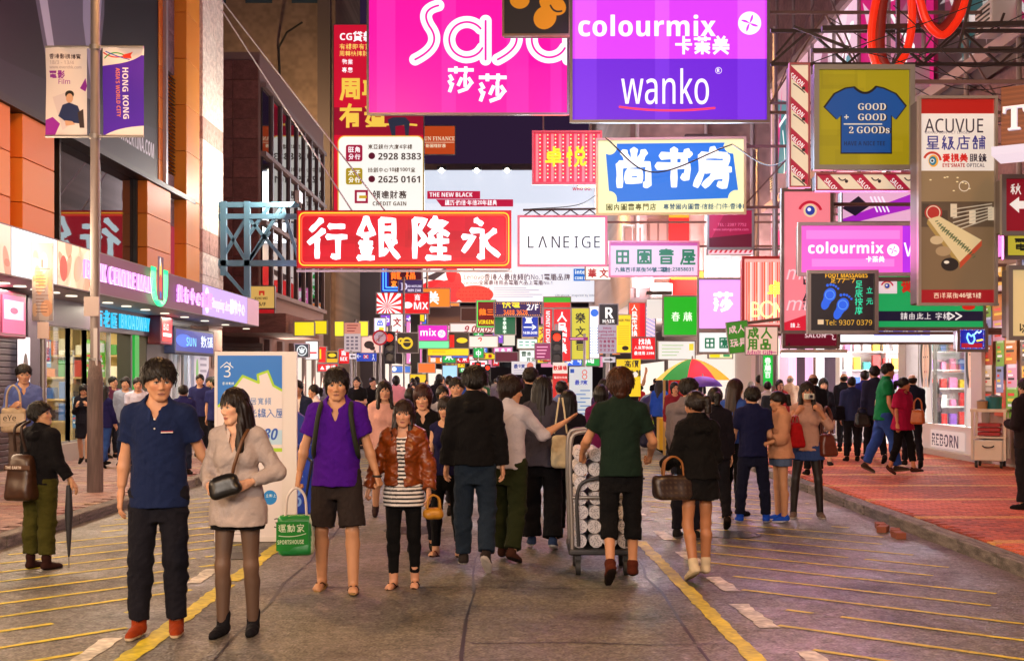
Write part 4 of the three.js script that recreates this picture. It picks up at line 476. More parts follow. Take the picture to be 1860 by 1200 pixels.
const list = [netMesh(fl, [-0.09,-0.1,-0.11], [0.09,0.08 + (sh.high ?? 0), 0.22], far < 16 ? 0.007 : 0.013, (x, y, z) => y < base + 0.02 ? SO : SC)];
if (sh.sandal) for (const s of [1,-1]) { const t = tube([V(0.0,-0.045,0.125), V(s * 0.02,-0.02,0.08), V(s * 0.042,-0.06,0.03)], 0.006,10,5), c = []; for (let i = 0; i < t.attributes.position.count; i++) c.push(...SC); t.setAttribute('color', new THREE.Float32BufferAttribute(c, 3)); list.push(t); }
if (sh.heel) { const t = cyl(0.02,0.012,0.05,10,0,-0.05,-0.04), c = []; for (let i = 0; i < t.attributes.position.count; i++) c.push(...SO); t.setAttribute('color', new THREE.Float32BufferAttribute(c, 3)); list.push(t); }
const g = merge(list); g.applyMatrix4(j.RF).translate(j.an.x, j.an.y, j.an.z); part(root, sh.sandal ? 'sandal' : sh.high ? 'boot' : 'shoe', g, sh.gloss ? glossMat : clothMat);
}
root.updateMatrixWorld(true);
const world = (v) => v.clone().applyMatrix4(root.matrixWorld);
return { root, hand: { L: world(J.L.hand), R: world(J.R.hand) }, wrist: { L: world(J.L.wr), R: world(J.R.wr) }, shoulder: { L: world(J.L.sh), R: world(J.R.sh) }, elbow: { L: world(J.L.el), R: world(J.R.el) }, head: world(HC), at: (x, y, z) => world(tp(x, y, z)), J, Rt, local: (x, y, z) => tp(x, y, z) };
}
// ---------- ground ----------
const asphaltTex = texture(1024, (u, v) => {
const a = tile(u, v, 5,1) * 0.05 + tile(u, v, 13,2) * 0.04 + tile(u, v, 40,3) * 0.025, g = tile(u, v, 300,4) * 0.11 + tile(u, v, 150,5) * 0.07, k = 0.38 + a * 0.55 + g;
const s = Math.max(0, tile(u, v, 9,6) - 0.45) * 0.22; return [k * 1.01 - s, k * 0.975 - s, k * 0.9 - s];
});
const asphaltRough = texture(512, (u, v) => 0.54 + tile(u, v, 6,7) * 0.12 + tile(u, v, 60,8) * 0.1 + tile(u, v, 200,9) * 0.06, false);
const asphaltBump = texture(1024, (u, v) => 0.5 + tile(u, v, 300,4) * 0.4 + tile(u, v, 120,5) * 0.2, false);
const asphalt = new THREE.MeshPhysicalMaterial({ map: asphaltTex, roughnessMap: asphaltRough, roughness: 1, bumpMap: asphaltBump, bumpScale: 0.004 });
{
const g = new THREE.PlaneGeometry(300,420,1,1).rotateX(-Math.PI / 2).translate(0,0,-170);
const road = structure('road', uvMetres(g, 'xz', 0.31), asphalt);
const yellow = new THREE.MeshPhysicalMaterial({ roughness: 0.6, map: texture(256, (u, v) => { const k = 0.9 + tile(u, v, 40,11) * 0.1 + tile(u, v, 9,12) * 0.08; return [0.84 * k, 0.77 * k, 0.07 * k]; }) });
const white = new THREE.MeshPhysicalMaterial({ roughness: 0.6, map: texture(256, (u, v) => { const k = 0.72 + tile(u, v, 40,13) * 0.12 + tile(u, v, 9,14) * 0.1; return [k, k * 0.98, k * 0.92]; }) });
const seal = mat([0.012,0.011,0.01], 0.5);
// a strip of worn paint from (x0, d0) to (x1, d1): ragged edges, gaps where the wheels took it off
const strip = (x0, d0, x1, d1, w, m, worn, y = 0.004, name = 'painted_line') => {
const L = Math.hypot(x1 - x0, d1 - d0), n = Math.max(3, Math.round(L / 0.05)), tx = (x1 - x0) / L, td = (d1 - d0) / L, pos = [], idx = [], s = between(0,90); let k = 0, last = false;
for (let i = 0; i <= n; i++) {
const t = i / n * L, keep = noise(t * 1.7 + s, s, 1) + 0.6 * noise(t * 6 + s, 2, s) > -1.3 + worn, a = w / 2 * (1 + 0.35 * noise(t * 14, s, 3) * (0.3 + worn)), b = w / 2 * (1 + 0.35 * noise(t * 14, s, 9) * (0.3 + worn));
if (!keep) { last = false; continue; }
const X = x0 + tx * t, D = d0 + td * t; pos.push(X - td * a, y, -(D + tx * a), X + td * b, y, -(D - tx * b)); if (last) idx.push(k - 2, k, k - 1, k - 1, k, k + 1); k += 2; last = true;
}
if (!idx.length) return; const q = new THREE.BufferGeometry(); q.setAttribute('position', new THREE.Float32BufferAttribute(pos, 3)); q.setIndex(idx); q.computeVertexNormals();
if (q.attributes.normal.getY(0) < 0) { q.index.array.reverse(); q.computeVertexNormals(); }
part(road, name, uvMetres(q, 'xz', 0.9), m);
};
strip(-2.26,5.6,-2.42,14.5,0.13, yellow, 0.28); strip(1.4,5.6,1.2,11.6,0.11, yellow, 0.5,0.0045);
for (let k = -5; k < 26; k++) { const c = 10.13 + 0.665 * k, a = between(-4.75,-4.45), b = -2.5 - between(0,0.25) ; strip(a, c + a, b, c + b, 0.055, yellow, 0.34 + 0.012 * k); }
for (let k = -5; k < 22; k++) { const c = 11.54 + 0.65 * k, a = between(1.55,1.8), b = between(3.3,3.85); strip(a, c - 0.77 * a, b, c - 0.77 * b, 0.05, yellow, 0.4 + 0.012 * k); }
for (const [a, b, x] of [[6.0,6.9,1.72], [7.55,8.35,1.6], [8.85,9.6,1.6], [10.2,10.9,1.55], [11.7,12.4,1.5], [13.2,14,1.45], [15,16,1.4]]) strip(x + 0.03, a, x - 0.02, b, 0.13, white, 0.55,0.0045);
for (const [a, b, x] of [[6.2,7.25,-2.52], [9.2,9.9,-2.6], [12,12.9,-2.7]]) strip(x, a, x - 0.04, b, 0.12, white, 0.4,0.0045);
for (const [a, b] of [[-1.71,-2.2], [-0.3,-0.5], [1.1,0.95]]) { let x = a, d = 5; while (d < 26) { const x2 = a + (b - a) * (d - 4) / 14 + between(-0.03,0.03), d2 = d + between(0.5,1.1); strip(x, d, x2, d2, between(0.012,0.024), seal, 0.05,0.0035, 'joint_seal'); x = x2; d = d2; } }
for (const [d, a, b] of [[12.6,-2.1,4.0], [9.0,-1.8,0.9], [15.8,-4.8,4.0], [7.1,-0.3,1.1]]) { let x = a, dd = d; while (x < b) { const x2 = x + between(0.4,0.8), d2 = d + between(-0.06,0.06); strip(x, dd, x2, d2, between(0.006,0.014), seal, 0.1,0.0035, 'crack'); x = x2; dd = d2; } }
for (let i = 0; i < 6; i++) strip(-3.6 + i * 1.5,29.4,-3.6 + i * 1.5,32.6,0.5, white, 0.2,0.004, 'crossing_stripe');
// cast-iron covers
for (const [px, py, r] of [[752,963,0.31], [1330,971,0.28], [430,1010,0.2]]) {
const p = ground(px, py), c = thing('manhole_cover', ['round iron manhole cover in the road behind the striped dress', 'round iron manhole cover in the road beside the yellow hatching', 'small round iron cover in the road by the long banner'][[752,1330,430].indexOf(px)], 'manhole cover', V(p.x, 0.004, p.z));
part(c, 'rim', new THREE.TorusGeometry(r, 0.02,6,36).rotateX(Math.PI / 2).scale(1,0.2,1), mat([0.05,0.045,0.045], 0.5, { metalness: 0.6 }));
part(c, 'lid', [cyl(r - 0.03, r - 0.03,0.006,32,0,-0.002,0), ...Array.from({ length: 9 }, (_, i) => box(Math.sqrt(Math.max(0.01, (r - 0.05) ** 2 - ((i - 4) * r / 5) ** 2)) * 1.9,0.005,0.03,0,0.001, (i - 4) * r / 5))], mat([0.06,0.055,0.055], 0.45, { metalness: 0.6 }));
}
}
const KERB = 0.12;
const stone = [0,1,2].map((i) => new THREE.MeshPhysicalMaterial({ roughness: 0.85, map: texture(128, (u, v) => { const k = 0.38 + i * 0.04 + tile(u, v, 60,20 + i) * 0.08 + tile(u, v, 7,23 + i) * 0.1; return [k, k * 0.95, k * 0.9]; }) }));
function pavement(x0, x1, d0, d1, name, pw, pd, pieces, colours, base) {
const side = x0 > 0 ? 1 : -1, inner = side > 0 ? x0 : x1, slab = structure(name, box(Math.abs(x1 - x0) - 0.2, KERB - 0.03, d1 - d0, (x0 + x1) / 2 + side * 0.1, (KERB - 0.03) / 2,-(d0 + d1) / 2), base);
const g = rbox(pw - 0.008,0.05, pd - 0.008,0.004), m = colours.map((c, i) => new THREE.MeshPhysicalMaterial({ roughness: 0.72, map: texture(64, (u, v) => { const k = 1 + tile(u, v, 30,40 + i) * 0.2 + tile(u, v, 5,50 + i) * 0.16; return c.map((q) => q * k); }) }));
const spots = []; let row = 0; const a = Math.min(x0, x1) + (side > 0 ? 0.22 : 0.02), b = Math.max(x0, x1) - (side > 0 ? 0.02 : 0.22);
for (let d = d0 + 0.06; d < d1 - pd; d += pd, row++) for (let x = a + (row % 2) * pw / 2; x < b - pw / 2; x += pw) spots.push([x + pw / 2, d + pd / 2, row]);
const seen = spots.filter(([x, d]) => Math.abs(x / d) < 0.45).sort((p, q) => p[1] - q[1]), own = new Set(seen.slice(0,300)), rest = spots.filter((p) => !own.has(p) && p[1] < d1);
const tint = ([x, d, r]) => { const n = noise(x * 1.1, d * 0.8,5) + 0.6 * (lat(Math.round(x * 31), Math.round(d * 31), 7)); return r % 19 === 5 || r % 19 === 6 ? colours.length - 1 : n > 0.35 ? 1 : n < -0.4 ? 2 : 0; };
const lift = (p) => KERB - 0.025 + lat(Math.round(p[0] * 77), Math.round(p[1] * 55), 3) * 0.0022;
for (const p of own) { const o = part(slab, pieces, g, m[tint(p)]); o.position.set(p[0], lift(p), -p[1]); o.rotation.set(lat(Math.round(p[1] * 31), 3, Math.round(p[0] * 17)) * 0.006,0, lat(Math.round(p[1] * 11), 1, Math.round(p[0] * 37)) * 0.006); }
m.forEach((mm, i) => { const l = rest.filter((p) => tint(p) === i); if (!l.length) return; const im = new THREE.InstancedMesh(g, mm, l.length); im.name = pieces + '_field'; im.userData.kind = 'stuff'; const M = new THREE.Matrix4(); l.forEach((p, k) => im.setMatrixAt(k, M.makeTranslation(p[0], lift(p), -p[1]))); slab.add(im); });
// kerb stones
for (let d = d0; d < d1 - 0.3;) { const l = Math.min(between(0.85,1.0), d1 - d); const o = part(slab, 'kerb_stone', rbox(0.19,0.16, l - 0.012,0.02), stone[Math.floor(rnd() * 3)]); o.position.set(inner + side * 0.1, KERB - 0.078 + between(-0.004,0.004), -(d + l / 2)); o.rotation.y = between(-0.012,0.012); d += l; }
return slab;
}
const mortar = mat([0.1,0.085,0.075], 0.9);
pavement(4.12,8.5,8.2,27.6, 'pavement_right', 0.2,0.1, 'paving_brick', [[0.70,0.34,0.24], [0.76,0.39,0.27], [0.60,0.28,0.21], [0.78,0.58,0.32]], mortar);
pavement(-8.6,-4.95,10.2,27.6, 'pavement_left', 0.3,0.15, 'paving_slab', [[0.52,0.42,0.40], [0.58,0.47,0.44], [0.50,0.34,0.32], [0.56,0.46,0.38]], mortar);
structure('pavement_near', [box(4.4, KERB, 26,6.3, KERB / 2,4.8), box(3.6, KERB, 28,-6.8, KERB / 2,3.8)], mortar);
structure('pavement_far', [box(6, KERB, 110,7.6, KERB / 2,-91), box(6, KERB, 110,-8.0, KERB / 2,-91)], mat([0.2,0.16,0.15], 0.8));
{ // loose bricks left against the kerb
const g = rbox(0.2,0.065,0.1,0.005), m = mat([0.26,0.075,0.04], 0.85);
[[1578,955,0.2], [1594,962,-0.1], [1610,967,0.1], [1626,975,0.35]].forEach(([px, py, a], i) => { const p = ground(px, py + 8), o = tag(part(scene, 'loose_brick', g, m), ['loose red brick in the gutter, farthest down the kerb', 'second loose red brick in the row against the kerb', 'third loose red brick in the row against the kerb', 'loose red brick at the near end of the row by the kerb'][i], 'brick', 'loose bricks by the kerb'); o.position.set(3.93 - (i % 2) * 0.05,0.033,-12.6 + i * 0.25); o.rotation.y = a + 1.2; });
}
// ---------- the bank building on the left ----------
const LX = -8.5, dL = (px, X = LX) => -X * FOCAL / (VPX - px); // distance at which the plane x = X is seen at px
const orange = [mat([0.82,0.23,0.02], 0.45), mat([0.86,0.29,0.03], 0.45)], darkMetal = mat([0.02,0.02,0.022], 0.45), steel = mat([0.32,0.3,0.29], 0.4, { metalness: 0.7 });
const tinted = mat([0.012,0.009,0.012], 0.02, { ior: 2.3, specularIntensity: 1 }), clear = new THREE.MeshPhysicalMaterial({ transmission: 1, roughness: 0.01, thickness: 0, ior: 1.5, color: 0xf4f8f6 });
const concrete = (c, n) => new THREE.MeshPhysicalMaterial({ roughness: 0.9, map: texture(256, (u, v) => { const k = 1 + tile(u, v, 50, n) * 0.08 + tile(u, v, 6, n + 1) * 0.09 + tile(u, v, 17, n + 2) * 0.06; return c.map((q) => q * k); }) });
const lightBar = (parent, w, h, pos, look, color, power) => { const l = new THREE.RectAreaLight(color, power, w, h); l.position.copy(pos); parent.add(l); parent.updateWorldMatrix(true, false); l.lookAt(parent.localToWorld(look.clone())); return l; };
const bankWall = concrete([0.62,0.58,0.57], 60);
{
const b = thing('bank_building', 'tall building with orange piers, glass first floor and lightbox canopy', 'building');
part(b, 'wall', uvMetres(box(0.6,14,16.75, LX - 0.65,11.4,-24.35), 'zy', 0.4), bankWall);
part(b, 'wall', uvMetres(box(0.5,20,30, LX - 0.7,10,-0.8), 'zy', 0.4), bankWall);
// ground floor: columns and back
for (const [p0, p1, c] of [[45,75, [0.05,0.03,0.045]], [262,300, [0.06,0.05,0.055]], [375,400, [0.28,0.16,0.13]]]) { const a = dL(p0), e = dL(p1); part(b, 'column', rbox(0.5,3.1, e - a, 0.02, LX - 0.2,1.55,-(a + e) / 2), mat(c, 0.5)); }
part(b, 'rear_wall', box(0.2,3.1,14, LX - 3.6,1.55,-24), mat([0.72,0.58,0.34], 0.8));
for (const p of [282,60]) part(b, 'side_wall', box(3.2,3.1,0.15, LX - 2,1.55,-dL(p)), mat([0.6,0.52,0.4], 0.8));
part(b, 'shop_floor', box(3.4,0.1,13.5, LX - 1.8,0.12,-24.5), mat([0.45,0.4,0.34], 0.3));
part(b, 'ceiling', box(3.8,0.12,32, LX - 1.9,3.16,-17), mat([0.6,0.58,0.56], 0.8));
// shop interior lights
for (const d of [21.4,23.2,25]) { part(b, 'ceiling_light', box(1.8,0.04,0.5, LX - 1.5,3.06,-d), glow('#fff0c8', 1.5)); lightBar(b, 1.8,0.5, V(LX - 1.5,3.0,-d), V(LX - 1.5,0,-d - 0.01), '#ffe9bf', 26); }
for (const d of [29.2]) { part(b, 'ceiling_light', box(1.8,0.04,1.4, LX - 1.5,3.06,-d), glow('#f2f6ff', 1.5)); lightBar(b, 1.8,1.4, V(LX - 1.5,3.0,-d), V(LX - 1.5,0,-d - 0.01), '#eef2ff', 26); }
// window bays: frames and panes
const bay = (p0, p1, y0, y1) => { const a = dL(p0), e = dL(p1); const f = part(b, 'window', [box(0.08,0.06, e - a, LX, y0,-(a + e) / 2), box(0.08,0.06, e - a, LX, y1,-(a + e) / 2), box(0.08, y1 - y0,0.05, LX, (y0 + y1) / 2,-a), box(0.08, y1 - y0,0.05, LX, (y0 + y1) / 2,-e)], steel); part(f, 'pane', box(0.012, y1 - y0 - 0.06, e - a - 0.05, LX, (y0 + y1) / 2,-(a + e) / 2), clear); };
bay(78,122,0.45,2.62); bay(122,152,0.45,2.62); bay(152,196,0.2,2.62); bay(303,330,0.15,2.45);
part(b, 'plinth', box(0.2,0.33, dL(215) - dL(76), LX, 0.28,-(dL(215) + dL(76)) / 2), mat([0.4,0.34,0.3], 0.5));
part(b, 'door_jamb', box(0.3,2.5,0.28, LX - 0.05,1.4,-dL(240)), glow('#17b53c', 0.75), 'bright green upright beside the shop entrance');
part(b, 'door_jamb', box(0.3,2.5,0.1, LX - 0.05,1.4,-dL(230)), mat([0.02,0.025,0.02], 0.4));
part(b, 'shutter', Array.from({ length: 22 }, (_, i) => rbox(0.06,0.1,2.3,0.02, LX - 0.05,0.2 + i * 0.105,-18.4)), mat([0.07,0.045,0.05], 0.5));
part(b, 'fascia_board', uvMetres(box(0.24,0.52, dL(297) - dL(62), LX + 0.02,2.86,-(dL(297) + dL(62)) / 2), 'zy', 0.4), mat([0.085,0.055,0.075], 0.5), 'dark plum shop fascia');
// posters inside the shop window
for (const [p, y, w, h, c] of [[172,2.05,0.8,0.75, '#7ad12a'], [188,2.05,0.5,0.75, '#6fc423'], [86,2.15,0.4,0.4, '#c03a3a'], [92,2.1,0.3,0.5, '#1f8fc4'], [142,1.0,0.3,0.6, '#1f8fc4']]) printed(b, 'window_poster', plane(w, h).rotateY(Math.PI / 2).translate(LX - 0.06, y, -dL(p)), 60,60 * h / w, (x, W, H) => { fill(x, c, 0,0, W, H); fill(x, '#f4f4e8', 6,6, W - 12, H * 0.25); for (let i = 0; i < 4; i++) fill(x, i % 2 ? '#fff' : '#e23', 6, H * (0.4 + i * 0.13), W * (0.5 + 0.1 * i), H * 0.06); }, 0.35);
// canopy with lightbox fascia
const FX = -7.2, a0 = 8, a1 = 31.7;
part(b, 'canopy', [box(1.5,0.14, a1 - a0,-7.97,3.15,-(a0 + a1) / 2), box(1.5,0.1, a1 - a0,-7.97,3.76,-(a0 + a1) / 2)], mat([0.3,0.28,0.3], 0.5));
const face = (p0, p1, draw, name, lv = 0.95, W) => { const d0 = dL(p0, FX), d1 = dL(p1, FX), w = d1 - d0; printed(b, name, plane(w - 0.02,0.68).rotateY(Math.PI / 2).translate(FX + 0.025,3.44,-(d0 + d1) / 2), W ?? w * 130,88, draw, lv, 0.3); part(b, 'sign_case', box(0.1,0.72, w, FX - 0.03,3.44,-(d0 + d1) / 2), mat([0.25,0.2,0.22], 0.5)); };
const blotches = (c, w, h, cols, n, s) => { const r = generator(s); for (let i = 0; i < n; i++) { c.globalAlpha = 0.5; disc(c, cols[Math.floor(r() * cols.length)], r() * w, r() * h, 6 + r() * 22,10 + r() * 40, r() * 3); } c.globalAlpha = 1; };
face(-420,-150, (c, w, h) => { fill(c, '#f6ead8', 0,0, w, h); blotches(c, w, h, ['#e9b98a', '#fff', '#d88a5a'], 30,5); }, 'sign_face');
face(-150,16, (c, w, h) => { fill(c, '#e9cdb4', 0,0, w, h); blotches(c, w, h, ['#c99a6a', '#f6e2cf', '#b85a4a'], 18,3); }, 'sign_face');
face(16,100, (c, w, h) => { fill(c, '#e6f2f8', 0,0, w, h); fill(c, '#c9143c', w * 0.42, h * 0.2, w * 0.3, h * 0.62); write(c, '周大福', w * 0.435, h * 0.28, w * 0.088, '#fff', { gap: 0.02 }); write(c, 'CHOW TAI FOOK', w * 0.43, h * 0.66,9, '#fff', { bold: false, squeeze: 0.9 }); }, 'sign_face', 0.85);
face(100,160, (c, w, h) => { fill(c, '#f2dcb6', 0,0, w, h); blotches(c, w, h, ['#e5a35c', '#fff3da', '#d8623a', '#c9b08a'], 16,9); disc(c, '#c94a30', w * 0.18, h * 0.6,20,26); }, 'sign_face', 0.95);
face(160,365, (c, w, h) => { fill(c, '#6a1c50', 0,0, w, h); }, 'sign_face', 0.3);
face(365,447, (c, w, h) => { fill(c, '#bda0e8', 0,0, w, h); disc(c, '#eef', w * 0.09, h * 0.5,26,38); write(c, 'B', w * 0.05, h * 0.28,40, '#8a76c8'); write(c, 'Shopping Arcade', w * 0.17, h * 0.3,40, '#fff', { squeeze: 0.82, italic: true, font: 'serif' }); write(c, '購物中心', w * 0.58, h * 0.22,48, '#f2fdff', { weight: 0.13 }); }, 'sign_face', 0.95);
face(447,468, (c, w, h) => { fill(c, '#d8a8b8', 0,0, w, h); }, 'sign_face', 0.5);
lightBar(b, 18,0.6, V(FX + 0.06,3.44,-17), V(5,3.0,-17), '#ffddb8', 26);
lightBar(b, 6,0.6, V(FX + 0.06,3.44,-29), V(5,3.0,-29), '#f2c8ff', 14);
lightBar(b, 16,0.6, V(FX + 0.06,3.44,0.5), V(5,2.2,-1), '#ffd4a8', 32);
// raised letters on the fascia
const font = await new FontLoader().loadAsync('fonts/droid/droid_sans_bold.typeface.json');
const raised = (s, size, deep, m, x, y, d, squeeze = 1, name = 'raised_letter') => { let z = d; for (const ch of s) { if (ch === ' ') { z += size * 0.35 * squeeze; continue; } const g = new TextGeometry(ch, { font, size, depth: deep, curveSegments: 4, bevelEnabled: false }); g.computeBoundingBox(); const w = (g.boundingBox.max.x + size * 0.1) * squeeze; g.scale(squeeze, 1,1); g.rotateY(Math.PI / 2).translate(x, y, -z); part(b, name, g, m); z += w; } return z; };
raised('BANK CENTRE MALL', 0.3,0.05, glow('#f29cff', 1.2), FX + 0.03,3.3, dL(146, FX), 0.86);
{ let z = dL(317, FX); for (const ch of '銀行中心商場') { const g = mergeGeometries(glyphStrokes(ch).map((l) => prism(strokeOutline(l.map(([u, v]) => [u * 0.017, (20 - v) * 0.017]), 0.05), 0.05))); g.rotateY(Math.PI / 2).translate(FX + 0.03,3.26,-z); part(b, 'raised_character', g, glow('#f29cff', 1.1)); z += 0.46; } }
{ let z = dL(158); for (const ch of '百老匯') { const g = mergeGeometries(glyphStrokes(ch).map((l) => prism(strokeOutline(l.map(([u, v]) => [u * 0.0165, (20 - v) * 0.0165]), 0.035), 0.04))); g.rotateY(Math.PI / 2).translate(LX + 0.15,2.68,-z); part(b, 'raised_character', g, glow('#25c4f2', 1)); z += 0.42; } raised('BROADWAY', 0.3,0.05, glow('#25c4f2', 1), LX + 0.15,2.7, z + 0.05,0.78); }
{ // the green neon U with its emblem
const d0 = dL(282, FX);
for (const r of [0.26,0.34,0.42,0.5]) part(b, 'neon_tube', tube([V(FX + 0.08,3.82,-(d0 - r)), V(FX + 0.08,3.5,-(d0 - r)), V(FX + 0.08,3.34 - r * 0.25,-(d0 - r * 0.8)), V(FX + 0.08,3.28 - r * 0.4,-d0), V(FX + 0.08,3.34 - r * 0.25,-(d0 + r * 0.8)), V(FX + 0.08,3.5,-(d0 + r)), V(FX + 0.08,3.82,-(d0 + r))], 0.014,40,6), glow('#2dff9a', 1.5));
printed(b, 'emblem', plane(0.36,0.86).rotateY(Math.PI / 2).translate(FX + 0.1,3.62,-d0), 36,86, (c, w, h) => { fill(c, '#5a2a40', 0,0, w, h); disc(c, '#f4d060', 18,30,8,22); disc(c, '#e2452e', 18,55,9,20); disc(c, '#2b50c0', 18,75,5,8); disc(c, '#fff', 16,10,4,9); }, 0.8);
}
for (let p = 5, k = 0; p < 460; p += 30 + p * 0.02, k++) { const d = dL(p, -7.75); part(b, 'downlight', cyl(0.09,0.1,0.02,14,-7.75,3.07,-d), glow('#fff1d8', 1.3)); if (k % 3 === 1) lightBar(b, 0.5,1.2, V(-7.75,3.05,-d), V(-7.7,0,-d - 0.01), '#fff0d8', 36); }
// first floor glazing between orange piers
const fy0 = 3.82, fy1 = 6.02;
for (const [p0, p1] of [[-60,-15], [8,68], [243,287]]) { const a = dL(p0), e = dL(p1); for (let i = 0; i < 3; i++) part(b, 'pier_panel', rbox(0.34, (fy1 - fy0) / 3 - 0.012, e - a, 0.01, LX + 0.12, fy0 + (i + 0.5) * (fy1 - fy0) / 3,-(a + e) / 2), orange[i % 2]); }
for (const [p0, p1] of [[70,98], [101,172], [174,240]]) { const a = dL(p0), e = dL(p1); part(b, 'window_pane', box(0.03, fy1 - fy0, e - a, LX, (fy0 + fy1) / 2,-(a + e) / 2), tinted); part(b, 'mullion', box(0.12, fy1 - fy0,0.07, LX + 0.03, (fy0 + fy1) / 2,-(e + 0.04)), darkMetal); }
part(b, 'window_poster', box(0.02,1.8, dL(8) - 17, LX + 0.05,4.9,-(dL(8) + 17) / 2), mat([0.55,0.16,0.18], 0.4));
part(b, 'beam', box(0.5,0.12,14, LX + 0.1,6.08,-22), darkMetal);
// hoarding with the watch advertisement; its faint glow stands in for spotlights
const h0 = 13, h1 = dL(286), bw = h1 - h0;
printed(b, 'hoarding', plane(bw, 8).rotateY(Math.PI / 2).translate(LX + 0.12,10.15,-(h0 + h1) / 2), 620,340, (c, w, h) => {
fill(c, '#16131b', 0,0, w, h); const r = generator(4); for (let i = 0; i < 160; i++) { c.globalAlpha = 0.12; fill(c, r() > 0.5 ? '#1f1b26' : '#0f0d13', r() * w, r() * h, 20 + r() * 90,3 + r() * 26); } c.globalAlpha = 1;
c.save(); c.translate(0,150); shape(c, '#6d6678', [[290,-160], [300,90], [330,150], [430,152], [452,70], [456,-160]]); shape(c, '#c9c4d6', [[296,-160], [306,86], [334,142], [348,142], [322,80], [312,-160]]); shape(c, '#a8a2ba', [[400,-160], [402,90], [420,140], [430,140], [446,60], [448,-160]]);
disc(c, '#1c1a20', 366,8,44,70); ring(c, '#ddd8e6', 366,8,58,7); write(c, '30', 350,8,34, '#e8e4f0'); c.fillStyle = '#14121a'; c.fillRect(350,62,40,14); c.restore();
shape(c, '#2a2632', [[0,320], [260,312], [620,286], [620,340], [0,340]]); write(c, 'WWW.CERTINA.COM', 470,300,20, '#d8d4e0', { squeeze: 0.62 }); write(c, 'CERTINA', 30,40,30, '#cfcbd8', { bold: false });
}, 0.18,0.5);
part(b, 'hoarding_frame', [box(0.2,0.16, bw, LX + 0.1,6.12,-(h0 + h1) / 2), box(0.24,8.2,0.14, LX + 0.1,10.2,-h1)], mat([0.5,0.5,0.52], 0.35, { metalness: 0.5 }));
// far end: orange strips, louvre, lit white tiles
const strip = (p0, p1, y0, y1, out, m, n, name) => { const a = dL(p0, LX + out), e = dL(p1, LX + out); for (let i = 0; i < n; i++) part(b, name, rbox(0.3 + out, (y1 - y0) / n - 0.012, e - a - 0.006,0.008, LX + out / 2 - 0.15, y0 + (i + 0.5) * (y1 - y0) / n, -(a + e) / 2), Array.isArray(m) ? m[i % m.length] : m); };
strip(288,301,3.82,14,0.14, orange, 14, 'pier_panel');
const grey = [concrete([0.55,0.5,0.5], 70), concrete([0.6,0.55,0.55], 73)], whiteTile = [concrete([0.93,0.9,0.86], 76), concrete([0.9,0.86,0.82], 79)], mauve = concrete([0.72,0.58,0.55], 82);
strip(302,338,9.05,14,0.04, grey, 5, 'wall_panel'); strip(302,338,5.3,6.6,0.04, grey, 2, 'wall_panel');
for (let i = 0; i < 27; i++) { const a = dL(303), e = dL(337); const o = part(b, 'louvre_slat', box(0.12,0.016, e - a), darkMetal); o.position.set(LX + 0.02,6.65 + i * 0.089,-(a + e) / 2); o.rotation.z = -0.6; }
part(b, 'louvre_box', box(0.06,2.45, dL(338) - dL(302), LX - 0.3,7.83,-(dL(338) + dL(302)) / 2), grey[0]);
part(b, 'side_poster', box(0.05,1.5, dL(318) - dL(302), LX + 0.02,4.6,-(dL(318) + dL(302)) / 2), glow('#d8405c', 0.5)); part(b, 'louvre_box', box(0.05,1.5, dL(337) - dL(319), LX + 0.02,4.6,-(dL(337) + dL(319)) / 2), mat([0.03,0.025,0.03], 0.7));
strip(338,362,3.82,14,0.34, [mat([0.88,0.36,0.03], 0.45), mat([0.86,0.33,0.03], 0.45)], 9, 'pier_panel');
{ const a = dL(362), e = dL(400), n = 3, w = (e - a) / n; for (let r = 0; r < 17; r++) for (let k = 0; k < n; k++) { const y = 3.82 + (r + 0.5) * 0.6, m = r === 7 || r === 2 ? mauve : whiteTile[(r + k) % 2]; part(b, 'wall_tile', rbox(0.2,0.59, w - 0.01,0.006, LX - 0.02 + lat(r, k, 3) * 0.004, y, -(a + (k + 0.5) * w)), m); } }
part(b, 'end_wall', box(6,14,0.3, LX - 3.05,7,-32.95), bankWall);
// small projecting boxes under the canopy
for (const [p0, p1, y0, y1, X, c, t] of [[2,44,2.35,2.95,-8.0, '#d8487c', 0], [293,311,2.5,3.02,-8.1, '#e01f2c', 1]]) { const a = dL(p0, X), e = dL(p1, X); part(b, 'box_case', rbox(0.3, y1 - y0 + 0.14, e - a + 0.14,0.03, X - 0.15, (y0 + y1) / 2,-(a + e) / 2), mat([0.2,0.02,0.05], 0.35)); printed(b, 'box_face', plane(e - a, y1 - y0).rotateY(Math.PI / 2).translate(X + 0.012, (y0 + y1) / 2,-(a + e) / 2), 120,60, (x, w, h) => { fill(x, c, 0,0, w, h); if (t) { fill(x, '#fff', 10,38,100,9); write(x, '出入口', 14,12,20, '#fff'); } else { fill(x, '#f4b8cc', 10,8,100,30); disc(x, '#c03a6c', 60,24,20,5); } }, 0.95); }
{ const X = -8.2, a = dL(318, X), e = dL(386, X); part(b, 'box_case', rbox(0.3,0.66, e - a + 0.1,0.03, X - 0.14,2.58,-(a + e) / 2), mat([0.03,0.04,0.1], 0.35)); printed(b, 'box_face', plane(e - a, 0.52).rotateY(Math.PI / 2).translate(X + 0.015,2.58,-(a + e) / 2), 200,60, (x, w, h) => { fill(x, '#10319a', 0,0, w, h); disc(x, '#2a6ae0', 40,30,40,18); write(x, 'SUN', 50,14,34, '#6fd0ff', { squeeze: 0.8 }); write(x, '數碼', 128,10,34, '#e8f4ff'); }, 0.95); }
